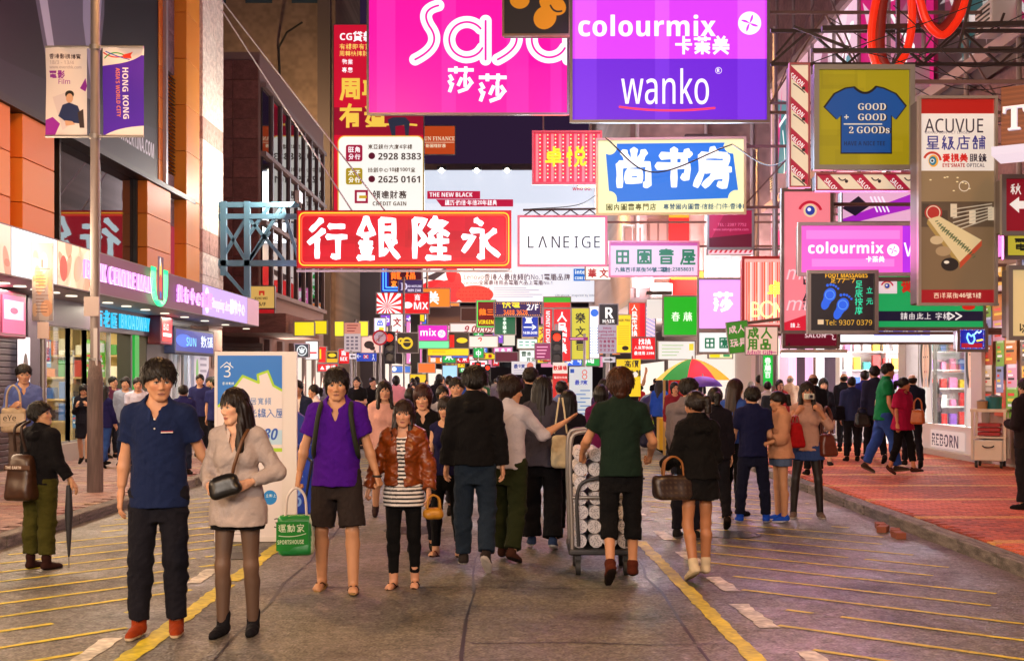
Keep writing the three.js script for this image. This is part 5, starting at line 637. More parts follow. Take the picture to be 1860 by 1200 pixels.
// pale doors of the blue shop
for (const p of [306,322,340,356]) part(b, 'door_leaf', [box(0.05,2.2,0.05, LX + 0.05,1.25,-dL(p)), box(0.03,2.1, dL(p + 12) - dL(p), LX - 0.2,1.25,-(dL(p) + 0.3))], mat([0.75,0.76,0.8], 0.35));
printed(b, 'door_poster', plane(dL(372) - dL(345), 2.2).rotateY(Math.PI / 2).translate(LX + 0.1,1.35,-(dL(345) + dL(372)) / 2), 100,110, (c, w, h) => { fill(c, '#d8d4e0', 0,0, w, h); shape(c, '#4a3a78', [[w, 25], [w, h], [10, h], [30,70]]); disc(c, '#7ac46a', 20,30,8,16); for (let i = 0; i < 3; i++) fill(c, '#9a94aa', 40,12 + i * 8,44,3); }, 0.4);
printed(b, 'shop_logo', plane(0.9,0.5).rotateY(Math.PI / 2).translate(LX + 0.07,2.2,-dL(388)), 60,34, (c, w, h) => { fill(c, '#6a4438', 0,0, w, h); for (let i = 0; i < 4; i++) disc(c, '#120c0a', 10 + i * 13,17,4,13,0.4); }, 0);
printed(b, 'shutter_poster', plane(0.5,1.2).rotateY(Math.PI / 2).translate(LX + 0.06,1.75,-dL(36)), 40,96, (c, w, h) => { fill(c, '#e8e4ee', 0,0, w, h); disc(c, '#3a2418', 26,44,8,22); disc(c, '#e0b090', 22,44,6,9); shape(c, '#d86a8a', [[14,60], [34,60], [38,96], [8,96]]); }, 0.7);
}
// products on the lit shelves of the electronics shop
{
const o0 = V(LX - 1.75,0.17,-26.6), s = thing('display_shelf', 'lit wooden display shelves behind the electronics shop window', 'shelf', o0);
for (const y of [0.5,1.0,1.5,2.0]) part(s, 'shelf_board', box(2.9,0.04,0.45,0, y, 0), mat([0.6,0.42,0.2], 0.5)); for (const x of [-1.45,0,1.45]) part(s, 'upright', box(0.05,2.6,0.45, x, 1.3,0), mat([0.55,0.4,0.2], 0.5));
part(s, 'back_panel', box(2.9,2.6,0.04,0,1.3,-0.25), mat([0.85,0.66,0.3], 0.6));
const cols = { blue: '#2a66c0', red: '#b8342c', white: '#e4e2da', black: '#1b1b20', orange: '#d8781e', green: '#3f9a4a' }, where = ['low', 'second', 'third', 'top'];
for (const [r, y] of [0.52,1.02,1.52,2.02].entries()) for (let i = 0; i < 8; i++) { const [n, c] = Object.entries(cols)[Math.floor(rnd() * 6)], w = between(0.2,0.31), h = between(0.16,0.4), o = tag(part(scene, 'product_box', rbox(w, h, 0.25,0.01), mat(c, 0.4)), n + ' product box on the ' + where[r] + ' lit shelf inside the electronics shop', 'box', 'boxes on the electronics shelves'); o.position.set(o0.x - 1.24 + i * 0.355,0.17 + y + h / 2 + 0.003, o0.z + 0.05); }
}
// ---------- buildings past the junction, left ----------
{
const b = thing('brown_tiled_building', 'brown tiled corner building past the junction with a glazed side', 'building'), tiles = [concrete([0.44,0.27,0.24], 90), concrete([0.47,0.29,0.26], 93), concrete([0.40,0.24,0.22], 96)], d = 40, y1 = 13;
part(b, 'wall', box(9,13,13,-13.55,6.5,-46.6), mat([0.22,0.13,0.11], 0.85));
for (let r = 0; r < 13; r++) for (let k = 0; k < 3; k++) part(b, 'wall_tile', rbox(0.86,0.665,0.06,0.008,-9.52 - k * 0.88 + (k ? 0 : 0), 4.2 + r * 0.68,-40.05), tiles[(r * 3 + k * 7) % 3 === 0 && r === 4 ? 2 : (r + k) % 2]);

for (let k = 0; k < 8; k++) for (let r = 0; r < 3; r++) { const z = -40.9 - k * 1.55, y = 5.9 + r * 2.4; part(b, 'window_pane', box(0.04,2.2,1.3,-9.0, y, z), tinted); part(b, 'mullion', box(0.14,2.35,0.16,-8.97, y, z - 0.75), mat([0.12,0.08,0.075], 0.5)); }
for (let r = 0; r < 4; r++) part(b, 'ledge', box(0.24,0.16,12.6,-8.98,4.72 + r * 2.4,-46.6), mat([0.2,0.13,0.115], 0.7));
part(b, 'podium_canopy', rbox(2.6,0.62,6,0.03,-8.7,3.42,-39.5), concrete([0.5,0.33,0.29], 99));
part(b, 'shop_front', box(0.1,2.4,12,-9.02,1.35,-46.8), glow('#fff2e0', 0.85)); for (let i = 0; i < 6; i++) part(b, 'shop_column', box(0.2,2.9,0.4,-8.95,1.6,-41 - i * 2.2), mat([0.2,0.14,0.13], 0.6));
part(b, 'roller_door', Array.from({ length: 16 }, (_, i) => rbox(1.4,0.14,0.06,0.03,-9.6,0.7 + i * 0.142,-40.0)), mat([0.26,0.2,0.18], 0.5)); lightBar(b, 11,2, V(-8.8,2.2,-46.8), V(0,1,-46.8), '#ffe6d0', 22);
const c = thing('beige_tower', 'plain beige tower wall lit from below behind the brown building', 'building'); 
part(c, 'wall', uvMetres(box(14,34,10,-17.4,17,-70), 'xy', 0.1), concrete([0.6,0.5,0.42], 100));
for (let i = 0; i < 5; i++) part(c, 'window', box(1.5,1.2,0.08,-22.5 + i * 2.6,23.4,-64.95), mat([0.06,0.1,0.13], 0.1)); part(c, 'pilaster', box(0.7,30,0.5,-11.0,15,-64.9), mat([0.2,0.15,0.13], 0.8));
const lamp = tag(part(scene, 'wall_lamp', [...poly([V(-13.5,18.2,-64.9), V(-13.5,20.2,-64.6), V(-12.9,20.8,-63.8), V(-11.9,21.1,-63)], 0.06)], darkMetal), 'thin curved lamp arm high on the beige tower wall', 'lamp arm');
const s = thing('flood_lamp', 'floodlight on a bracket lighting the beige tower wall', 'lamp', V(-11.6,12.5,-59)); part(s, 'lens', box(0.8,0.6,0.06), glow('#ffdca8', 2)); lightBar(s, 0.8,0.6, V(0,0,-0.08), V(-2,2.5,-6), '#ffd6a0', 620); part(s, 'arm', rod(V(0,0,0.05), V(-1.5,-0.6,5), 0.05), darkMetal);
}
// ---------- the row on the right ----------
const RX = 8.5, dR = (px, X = RX) => X * FOCAL / (px - VPX);
{
const b = thing('right_shop_building', 'shop building with pink lit advertising walls and glass shopfronts', 'building');
part(b, 'wall', uvMetres(box(0.6,16,33, RX + 0.45,11.2,-23.5), 'zy', 0.3), concrete([0.55,0.42,0.42], 104));
part(b, 'rear_wall', box(0.2,3.3,33, RX + 3.2,1.65,-23.5), mat([0.5,0.42,0.42], 0.7)); part(b, 'cross_wall', box(3.2,3.1,0.12, RX + 1.7,1.6,-33), mat([0.8,0.6,0.68], 0.6));
part(b, 'ceiling', box(3.4,0.15,33, RX + 1.6,3.2,-23.5), mat([0.75,0.74,0.74], 0.7)); part(b, 'shop_floor', box(3.2,0.12,33, RX + 1.6,0.1,-23.5), mat([0.6,0.57,0.55], 0.25));
for (const [a, e, x, y, lv, draw] of [[1401,1470,0,9.6,0.95,0], [1472,1560,0,9.4,0.95,1], [1562,1700,0,9.2,0.8,2], [1705,1900,0,9.0,0.35,3], [1401,1480,0,6.1,1.0,4], [1482,1640,0,6.0,1.0,5]]) {
const d1 = dR(a), d0 = dR(e), w = d1 - d0; printed(b, 'advert_panel', plane(w - 0.1, y > 8 ? 3.8 : 2.4).rotateY(-Math.PI / 2).translate(RX - 0.02 + x, y, -(d0 + d1) / 2), w * 40, y > 8 ? 150 : 95, (c, W, H) => { const r = generator(30 + draw); fill(c, ['#d8a8b4', '#e6bcd0', '#c8186e', '#3a2a30', '#f0a8b8', '#e88aa8'][draw], 0,0, W, H); for (let i = 0; i < 9; i++) { c.globalAlpha = 0.7; shape(c, ['#f6e0e8', '#b0486e', '#e81878', '#fff', '#7a3a50', '#1f7a80'][Math.floor(r() * 6)], [[r() * W, r() * H], [r() * W, r() * H], [r() * W, r() * H]]); } c.globalAlpha = 1; for (let i = 0; i < 3; i++) curve(c, '#fff', 5, r() * W, r() * H, r() * W, r() * H, r() * W, r() * H); if (draw === 2) write(c, 'sasa', W * 0.2, H * 0.5,50, '#fff'); }, lv, 0.4);
}
for (const y of [4.4,7.5,11.4]) part(b, 'ledge', box(0.5,0.22,33, RX + 0.1, y, -23.5), mat([0.45,0.34,0.33], 0.8));
for (let i = 0; i < 9; i++) part(b, 'downpipe', rod(V(RX - 0.08,3.4,-19.5 - i * 2.3), V(RX - 0.08,15,-19.5 - i * 2.3), 0.05), mat([0.3,0.24,0.22], 0.6));
for (let i = 0; i < 10; i++) { const z = -18 - i * 2.1, y = i % 2 ? 7.9 : 4.8, f = part(b, 'air_conditioner', rbox(0.5,0.5,0.75,0.03, RX - 0.2, y, z), mat([0.62,0.58,0.56], 0.5)); part(f, 'grille', Array.from({ length: 5 }, (_, k) => box(0.012,0.03,0.6, RX - 0.46, y - 0.16 + k * 0.08, z)), darkMetal); }
// shopfronts: the glazed shop with the two faces
const d0 = dR(1772), d1 = dR(1672), L = d1 - d0, mid = -(d0 + d1) / 2;
part(b, 'stall_riser', box(0.14,0.62, L, RX, 0.42, mid), mat([0.82,0.8,0.8], 0.4)); printed(b, 'shop_name', plane(L * 0.62,0.36).rotateY(-Math.PI / 2).translate(RX - 0.085,0.44, mid + L * 0.1), 150,46, (c, w, h) => { fill(c, '#eeeaea', 0,0, w, h); write(c, 'REBORN', 4,4,42, '#3c3450', { squeeze: 0.72 }); for (let i = 0; i < 3; i++) fill(c, '#eeeaea', 0,16 + i * 9,70,2.5); }, 0.25);
part(b, 'plinth', box(0.4,0.16, L + 1.5, RX - 0.02,0.14, mid), mat([0.5,0.46,0.42], 0.7));
for (const [f0, f1] of [[0,0.13], [0.13,0.3], [0.3,0.88], [0.88,1]]) { const z1 = -(d1 - L * f0), z0 = -(d1 - L * f1), w = z0 - z1; const f = part(b, 'window', [box(0.07,2.55,0.05, RX, 2.0, z1), box(0.07,0.05, w, RX, 3.25, (z0 + z1) / 2)], steel); part(f, 'pane', box(0.012,2.5, w - 0.06, RX, 2.0, (z0 + z1) / 2), clear); }
for (const [f, flip] of [[0.09,1], [0.2,-1], [0.93,1]]) printed(b, 'face_poster', plane(L * 0.15,1.95).rotateY(-Math.PI / 2).translate(RX - 0.035,1.72,-(d1 - L * f)), 60,190, (c, w, h) => { c.save(); if (flip < 0) { c.translate(w, 0); c.scale(-1,1); } fill(c, '#c9c4cf', 0,0, w, h); disc(c, '#2a1820', 34,62,26,60); disc(c, '#ecc4ac', 42,66,19,44); disc(c, '#3a2420', 36,58,3,1.6); disc(c, '#3a2420', 50,58,3,1.6); disc(c, '#c0605c', 45,88,5,2.4); disc(c, '#d8a890', 46,74,1.6,4); shape(c, '#ecc8b4', [[34,100], [50,100], [56,130], [60,190], [10,190], [20,140]]); shape(c, '#f0ece8', [[16,120], [60,118], [60,190], [0,190]]); c.restore(); }, 0.4);
printed(b, 'mannequin_poster', plane(0.9,1.6).rotateY(-Math.PI / 2).translate(RX + 0.9,1.7,-(d1 - L * 0.6)), 90,160, (c, w, h) => { fill(c, '#9fb4bc', 0,0, w, h); fill(c, '#e8f0f2', 10,14,14,120); disc(c, '#dfe6ea', 52,60,20,30); disc(c, '#5a7a9a', 52,110,12,26); fill(c, '#cfe0e6', 16,138,64,10); }, 0.6);
part(b, 'pillar', box(0.4,3.3,0.5, RX + 0.1,1.65,-(d0 - 0.3)), mat([0.6,0.55,0.55], 0.5)); 
// poster-covered wall by the snack cart
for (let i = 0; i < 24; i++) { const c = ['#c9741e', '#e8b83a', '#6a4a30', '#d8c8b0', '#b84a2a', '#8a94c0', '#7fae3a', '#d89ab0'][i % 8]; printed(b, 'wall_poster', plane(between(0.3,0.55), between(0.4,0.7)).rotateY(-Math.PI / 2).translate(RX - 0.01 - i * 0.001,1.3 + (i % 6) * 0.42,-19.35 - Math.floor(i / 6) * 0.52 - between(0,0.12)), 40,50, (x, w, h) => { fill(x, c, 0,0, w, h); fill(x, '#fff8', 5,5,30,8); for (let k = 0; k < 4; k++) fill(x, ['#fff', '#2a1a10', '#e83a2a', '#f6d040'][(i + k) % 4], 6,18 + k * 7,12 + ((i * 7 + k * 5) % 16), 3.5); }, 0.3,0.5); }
part(b, 'side_pier', box(0.5,4.2,5.2, RX + 0.28,2.1,-18.4), mat([0.3,0.2,0.14], 0.7));
// lit ceilings of the shops
for (let z = -20.5; z > -39; z -= 3) { part(b, 'ceiling_light', box(1.6,0.04,1.2, RX + 1.6,3.1, z), glow('#fff4f2', 1.6)); }
for (const z of [-21.6,-26.5,-32,-37]) lightBar(b, 1.8,3.2, V(RX + 1.4,3.06, z), V(RX - 2,0.2, z), z < -30 ? '#ffd8ec' : '#fff4ee', 40);
for (const [p, w, c] of [[1655,0.5, [0.4,0.36,0.36]], [1560,0.4, [0.5,0.45,0.45]], [1505,0.5, [0.06,0.05,0.06]], [1455,0.6, [0.1,0.08,0.1]], [1420,0.6, [0.5,0.4,0.45]]]) part(b, 'pillar', rbox(0.4,3.3, w, 0.02, RX, 1.65,-dR(p)), mat(c, 0.4));
for (const [p, c, w] of [[1470, '#f8b8e0', 0.5], [1530, '#ff9ac0', 0.25], [1490, '#fff', 0.5], [1440, '#ffd0ea', 0.6], [1408, '#f6e6c8', 0.8], [1540, '#fff2f6', 0.4]]) part(b, 'light_column', rbox(0.12,2.7, w, 0.03, RX - 0.3,1.6,-dR(p, RX - 0.3)), glow(c, 1.15));
}
{ // open shelves of goods
const o0 = V(RX + 1.1,0.16,-28.6), L = 3.4, s = thing('goods_rack', 'tall white open rack of cosmetics inside the right shopfront', 'shelf', o0);
for (let i = 0; i < 6; i++) part(s, 'shelf_board', box(L, 0.03,0.4,0,0.35 + i * 0.45,0), mat([0.85,0.85,0.86], 0.4)); for (const q of [-0.5,-0.17,0.17,0.5]) part(s, 'upright', box(0.04,2.9,0.4, q * (L + 0.04), 1.45,0), mat([0.8,0.8,0.82], 0.4)); part(s, 'back_panel', box(L, 2.9,0.03,0,1.45,-0.215), mat([0.8,0.76,0.8], 0.5));
const cols = { blue: '#3a6ac8', pink: '#e88ab8', white: '#ecebe6', violet: '#8a5ac0', teal: '#3aa0a8', red: '#c83a3a', yellow: '#e8c83a' }, row = ['lowest', 'second', 'third', 'fourth', 'fifth', 'highest'];
for (let i = 0; i < 6; i++) for (let k = 0; k < 14; k++) { const [n, c] = Object.entries(cols)[Math.floor(rnd() * 7)], h = between(0.16,0.36), o = tag(part(scene, 'cosmetics_pack', rbox(between(0.12,0.2), h, 0.14,0.01), mat(c, 0.35)), n + ' cosmetics pack on the ' + row[i] + ' board of the white rack', 'package', 'packs on the white rack'); o.position.set(o0.x - L / 2 + 0.16 + k * (L - 0.32) / 13,0.16 + 0.368 + i * 0.45 + h / 2, o0.z + 0.1); }
}
{ // tenement past the junction whose upper floors overhang the pavement
const b = thing('overhanging_tenement', 'pale old tenement overhanging the right pavement past the junction', 'building'), wl = concrete([0.72,0.62,0.6], 110), x0 = 4.1;
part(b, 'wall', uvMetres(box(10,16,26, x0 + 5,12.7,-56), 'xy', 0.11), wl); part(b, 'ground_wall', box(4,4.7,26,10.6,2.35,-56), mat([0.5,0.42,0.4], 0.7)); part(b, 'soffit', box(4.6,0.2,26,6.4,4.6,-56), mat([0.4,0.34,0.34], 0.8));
for (const [a, e, y0, y1, c] of [[1176,1214,5.9,7.6, [0.16,0.08,0.07]], [1176,1214,3.6 + 5,9.8, [0.16,0.08,0.07]], [1130,1168,5.9,7.4, [0.6,0.64,0.66]]]) { const p = at(a, 0,43), q = at(e, 0,43), w = q.x - p.x, f = part(b, 'window', box(w, y1 - y0,0.1, (p.x + q.x) / 2, (y0 + y1) / 2,-42.97), mat(c, 0.6)); for (const k of [-0.22,0.22]) for (const v of [0.28,0.72]) part(f, 'pane', box(w * 0.36, (y1 - y0) * 0.38,0.03, (p.x + q.x) / 2 + k * w, y0 + (y1 - y0) * v, -42.9), mat([0.3,0.2,0.18], 0.2)); }
part(b, 'painted_panel', box(0.75,1.4,0.06,5.9,7.1,-42.96), mat('#c8141c', 0.6)); part(b, 'painted_panel', box(0.75,0.5,0.07,5.9,7.9,-42.96), mat('#e0981c', 0.6)); part(b, 'painted_panel', box(1.5,0.9,0.06,6.3,4.95,-42.96), mat('#d82018', 0.6)); part(b, 'painted_panel', box(1.2,0.3,0.07,6.2,5.5,-42.93), mat('#e8a01c', 0.6));
for (const [x, y] of [[4.5,5.3], [5.2,4.9], [4.6,8.1], [7.3,6.3], [8.0,7.4], [7.4,8.9]]) { const f = part(b, 'air_conditioner', rbox(0.8,0.55,0.6,0.03, x, y, -42.7), mat([0.75,0.72,0.72], 0.5)); part(f, 'grille', Array.from({ length: 6 }, (_, k) => box(0.66,0.025,0.02, x, y - 0.2 + k * 0.08,-42.39)), darkMetal); }
for (const x of [4.35,6.9,8.6]) part(b, 'downpipe', rod(V(x, 4.7,-42.9), V(x, 18,-42.9), 0.07), mat([0.75,0.72,0.72], 0.6));
part(b, 'shop_front', box(0.1,2.6,20,8.5,1.5,-56), glow('#ffeede', 0.9)); lightBar(b, 14,2, V(8.3,2.2,-52), V(0,1,-52), '#ffe8dc', 26);
part(b, 'fascia', box(3.6,0.7,0.12,6.5,4.25,-42.8), glow('#fff0e6', 0.8)); for (const x of [5.0,7.6]) { part(b, 'floodlight', box(0.9,0.12,0.3, x, 4.75,-41.6), darkMetal); lightBar(b, 0.9,0.3, V(x, 4.84,-41.6), V(x, 10,-43.4), '#ffd8e0', 420); }  // the floodlights are added to brighten the otherwise unlit tenement front
}
{ // dark rows that close the street far away
for (const [name, label, x, z0, z1, h, c] of [['far_left_block', 'dark brown block far down the left side of the street', -12.5,76,104,16, [0.12,0.08,0.075]], ['far_right_block', 'dim block far down the right side of the street', 12.6,70,112,18, [0.2,0.14,0.14]], ['end_block', 'dark block closing the far end of the street', 0,150,156,15, [0.06,0.045,0.05]], ['far_left_end_block', 'dark block beyond the far left row', -12.5,105,149,12, [0.1,0.07,0.07]]]) {
const b = thing(name, label, 'building'), w = name === 'end_block' ? 44 : 7, L = z1 - z0; part(b, 'wall', box(w, h, L, x, h / 2,-(z0 + z1) / 2), mat(c, 0.85)); const s = x < 0 ? 1 : -1;
if (x) { for (let i = 0; i < L / 2.4 - 1; i++) for (let r = 0; r < 3; r++) { const lit = rnd(); part(b, 'window', box(0.06,1.5,1.3, x + s * (w / 2 + 0.01), 5.5 + r * 3,-(z0 + 1.6 + i * 2.4)), lit > 0.35 ? glow(['#ffd9a0', '#e8e0ff', '#ffb0d0', '#ff9a6a'][i % 4], 0.8) : mat([0.03,0.03,0.035], 0.1)); } part(b, 'shop_front', box(0.1,2.6, L - 2, x + s * (w / 2 + 0.03), 1.5,-(z0 + z1) / 2), glow('#fff0e0', 1)); } else for (let i = 0; i < 12; i++) for (let r = 0; r < 4; r++) part(b, 'window', box(1.6,1.4,0.06,-14 + i * 2.5,4 + r * 2.8,-149.96), rnd() > 0.35 ? glow(['#ffd9a8', '#ff9ac0', '#fff4e0'][i % 3], 0.8) : mat([0.03,0.03,0.035], 0.1));
}
}
// ---------- hanging signs ----------
const rust = mat([0.2,0.12,0.11], 0.6, { metalness: 0.2 });
const girder = mat([0.06,0.045,0.042], 0.55, { metalness: 0.4 });
const BOX = 1.6; // how much brighter a lightbox is than its face looks in the picture
// r: its rectangle in the photograph, d: how far away it hangs; it becomes a real box of that size at that place
function sign(q) {
const [x0, y0, x1, y1] = q.r, c = at((x0 + x1) / 2, (y0 + y1) / 2, q.d), w = (x1 - x0) / FOCAL * q.d, h = (y1 - y0) / FOCAL * q.d, T = q.thick ?? 0.22, f = q.edge ?? 0.045;
const g = thing(q.n ?? 'hanging_sign', q.l, q.cat ?? 'sign', c, (q.turn ?? 0) * Math.PI / 180, q.group); if (q.roll) g.rotation.z = q.roll;
part(g, 'case', rbox(w + f * 0.6, h + f * 0.6, T, 0.02,0,0,-T / 2 - 0.004), mat(q.caseColor ?? [0.12,0.1,0.1], 0.45, { metalness: 0.3 }));
if (q.draw) printed(g, 'face', plane(w, h, 0,0,0.002), x1 - x0, y1 - y0, q.draw, q.lv ?? 0.95, q.rough ?? 0.35, q.fine);
const fm = q.frameGlow ? glow(q.frameGlow, 1) : mat(q.frame ?? [0.3,0.27,0.26], 0.35, { metalness: q.frame ? 0.2 : 0.6 });
if (f) part(g, 'frame', [box(w + f * 2, f, 0.06,0, h / 2 + f / 2,0.01), box(w + f * 2, f, 0.06,0,-h / 2 - f / 2,0.01), box(f, h, 0.06,-w / 2 - f / 2,0,0.01), box(f, h, 0.06, w / 2 + f / 2,0,0.01)], fm);
const arm = q.arm ?? 'R';
if (arm === 'R' || arm === 'L') { // a cantilever from the wall, kept behind the sign's own depth
const s = arm === 'R' ? 1 : -1, e = (arm === 'R' ? RX : LX) - c.x, a = s * w / 2; if (s * (e - a) > 0.15) { const y = h * 0.42, bars = [bar(V(a, y, -T * 0.7), V(e, y, -T * 0.7), 0.05)]; if (w * h > 3) { bars.push(bar(V(a, -y, -T * 0.7), V(e, -y, -T * 0.7), 0.05)); const n = Math.max(1, Math.round(Math.abs(e - a) / 1.1)); for (let i = 0; i < n; i++) bars.push(bar(V(a + (e - a) * i / n, (i % 2 ? 1 : -1) * y, -T * 0.7 - 0.05), V(a + (e - a) * (i + 1) / n, (i % 2 ? -1 : 1) * y, -T * 0.7 - 0.05), 0.03)); } part(g, 'bracket', bars, rust); } }
if (arm === 'up') { part(g, 'hanger', [rod(V(-w * 0.36, h / 2,-T / 2), V(-w * 0.36, h / 2 + (q.up ?? 0.5), -T / 2), 0.02), rod(V(w * 0.36, h / 2,-T / 2), V(w * 0.36, h / 2 + (q.up ?? 0.5), -T / 2), 0.02)], girder); }
if (arm === 'post') part(g, 'post', [rod(V(0,-h / 2,-T / 2 - 0.04), V(0,-c.y, -T / 2 - 0.04), q.post ?? 0.04)], steel);
if (q.light) { // lightboxes are lit on both faces
lightBar(g, w * 0.96, h * 0.96, V(0,0,0.06), V(0,-0.6,4), q.lightColor ?? '#ffffff', q.light * BOX);
if (w * h > 2) { part(g, 'rear_face', box(w * 0.98, h * 0.98,0.01,0,0,-T - 0.012), glow(q.lightColor ?? '#ffffff', 0.7)); lightBar(g, w * 0.96, h * 0.96, V(0,0,-T - 0.06), V(0,-0.6,-4), q.lightColor ?? '#ffffff', q.light * BOX); }
}
g.userData.w = w; g.userData.h = h; return g;
}
// a glass tube of neon in front of a sign face; points in the sign's own pixels
function neon(g, q, pts, color, r = 0.016, lv = 2.2, name = 'neon_tube', z = 0.05) { const k = q.d / FOCAL, w = q.r[2] - q.r[0], h = q.r[3] - q.r[1]; return part(g, name, poly(pts.map(([x, y]) => V((x - w / 2) * k, (h / 2 - y) * k, z)), r), glow(color, lv)); }
function neonText(g, q, text, x, y, size, color, r = 0.014, lv = 2.2, gap = 0.1) { const k = q.d / FOCAL, w = q.r[2] - q.r[0], h = q.r[3] - q.r[1]; for (const ch of text) { part(g, 'neon_character', glyphStrokes(ch).flatMap((l) => poly(l.map(([u, v]) => V((x + u / 20 * size - w / 2) * k, (h / 2 - y - v / 20 * size) * k, 0.05)), r)), glow(color, lv)); x += size * (1 + gap); } }
const roundRect = (x0, y0, x1, y1, r) => { const o = []; for (const [cx, cy, a] of [[x1 - r, y0 + r, -90], [x1 - r, y1 - r, 0], [x0 + r, y1 - r, 90], [x0 + r, y0 + r, 180]]) for (let k = 0; k <= 4; k++) { const t = (a + k * 22.5) * Math.PI / 180; o.push([cx + r * Math.cos(t), cy + r * Math.sin(t)]); } o.push(o[0]); return o; };
const dots = (c, colors, w, h, s, r) => { let n = 0; for (let x = s / 2; x < w; x += s) { disc(c, colors[n++ % colors.length], x, s / 2, r); disc(c, colors[n % colors.length], x, h - s / 2, r); } for (let y = s * 1.5; y < h - s; y += s) { disc(c, colors[n++ % colors.length], s / 2, y, r); disc(c, colors[n % colors.length], w - s / 2, y, r); } };
function sasaLetters(c, x, y, k, color, lw, bg) { // two-line script letters
const S = (ox) => { curve(c, color, lw, ox + 42 * k, y, ox + 8 * k, y + 8 * k, ox + 26 * k, y + 38 * k); curve(c, color, lw, ox + 26 * k, y + 38 * k, ox + 52 * k, y + 72 * k, ox, y + 98 * k); }, A = (ox) => { c.strokeStyle = color; c.lineWidth = lw; c.beginPath(); c.arc(ox + 32 * k, y + 62 * k, 32 * k, 0.5,5.6); c.stroke(); curve(c, color, lw, ox + 66 * k, y + 28 * k, ox + 66 * k, y + 60 * k, ox + 66 * k, y + 98 * k); };
for (const [f, ox] of [[S, 0], [A, 62], [S, 150], [A, 212]]) f(x + ox * k);
}
function flower(c, x, y, r, bg) { disc(c, '#fff', x, y, r); for (let i = 0; i < 4; i++) { const a = i * Math.PI / 2; c.fillStyle = bg; c.beginPath(); c.moveTo(x, y); c.quadraticCurveTo(x + Math.cos(a + 0.9) * r * 0.5, y + Math.sin(a + 0.9) * r * 0.5, x + Math.cos(a + 0.35) * r * 0.8, y + Math.sin(a + 0.35) * r * 0.8); c.quadraticCurveTo(x + Math.cos(a + 0.1) * r * 0.6, y + Math.sin(a + 0.1) * r * 0.6, x, y); c.fill(); } }
function colourWord(c, x, y, size, color) { write(c, 'COLOURMIX'.toLowerCase(), x, y, size, color, { squeeze: 1.02 }); }
const cloudy = (c, w, h, cols, n, s, a = 0.25) => { const r = generator(s); c.globalAlpha = a; for (let i = 0; i < n; i++) fill(c, cols[i % cols.length], r() * w - 20, r() * h - 10,20 + r() * w * 0.4,8 + r() * h * 0.3); c.globalAlpha = 1; };

// big pink lightbox and its neighbours overhead; paler bands paint in the tube glow
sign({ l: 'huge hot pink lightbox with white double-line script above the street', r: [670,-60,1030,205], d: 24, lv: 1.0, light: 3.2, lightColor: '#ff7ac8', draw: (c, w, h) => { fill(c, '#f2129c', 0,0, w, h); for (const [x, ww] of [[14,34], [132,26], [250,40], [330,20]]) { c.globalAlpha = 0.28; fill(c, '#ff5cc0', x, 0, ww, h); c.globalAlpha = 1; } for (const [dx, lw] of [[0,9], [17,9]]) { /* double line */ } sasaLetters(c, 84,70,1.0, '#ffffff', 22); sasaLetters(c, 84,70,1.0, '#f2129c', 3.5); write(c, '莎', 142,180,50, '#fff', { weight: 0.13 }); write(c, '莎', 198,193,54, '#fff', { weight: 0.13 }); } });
sign({ l: 'black sign with orange foot shapes hanging before the pink lightbox', r: [916,-60,1033,62], d: 21, lv: 0.6, edge: 0.04, frame: [0.3,0.2,0.12], draw: (c, w, h) => { fill(c, '#2c2522', 0,0, w, h); disc(c, '#d8881c', 28,60,18,16); disc(c, '#d8881c', 88,68,26,18,0.5); disc(c, '#d8881c', 74,92,20,22,0.7); curve(c, '#2c2522', 3,84,70,90,84,104,80); } });
sign({ l: 'magenta over violet lightbox with white lettering and flower emblem', r: [1040,0,1393,218], d: 20, lv: 1.0, light: 3.2, lightColor: '#e0a0ff', edge: 0.05, draw: (c, w, h) => { fill(c, '#d43cec', 0,0, w, h * 0.49); fill(c, '#6a1fd0', 0, h * 0.49, w, h * 0.51); for (const [x, ww] of [[4,40], [150,26], [300,50]]) { c.globalAlpha = 0.35; fill(c, '#f08cff', x, 0, ww, h * 0.49); fill(c, '#8a4af0', x, h * 0.49, ww, h * 0.51); c.globalAlpha = 1; } colourWord(c, 8,22,51, '#fff'); flower(c, 322,42,21, '#d43cec'); write(c, '卡萊美', 186,66,32, '#fff', { weight: 0.15 }); write(c, 'wanko', 88,116,84, '#fff', { squeeze: 0.66, bold: false }); write(c, 'R', 262,124,9, '#fff'); ring(c, '#fff', 265.5,128,5.5,1); curve(c, '#ff3c6c', 4,86,194,170,206,258,196); } });  // paler bands in the print paint the glow of tubes inside
{ const q = { l: 'red neon sign with two yellow characters over vertical light strips', r: [970,241,1090,332], d: 26, lv: 0.95, light: 8, lightColor: '#ff6a6a', arm: 'up', up: 0.4, frame: [0.5,0.1,0.12], draw: (c, w, h) => { fill(c, '#d2263c', 0,0, w, h); for (let i = 0; i < 9; i++) { fill(c, '#e87a80', 3 + i * 14,2,5, h - 4); for (let y = 4; y < h - 4; y += 7) disc(c, ['#fff', '#ffe0a0', '#9cf0a0'][(i * 3 + y) % 3], 11 + i * 14, y, 1.5); } } }, g = sign(q); neonText(g, q, '卓悦', 18,26,36, '#ffc21c', 0.03,1.6,0.14); }
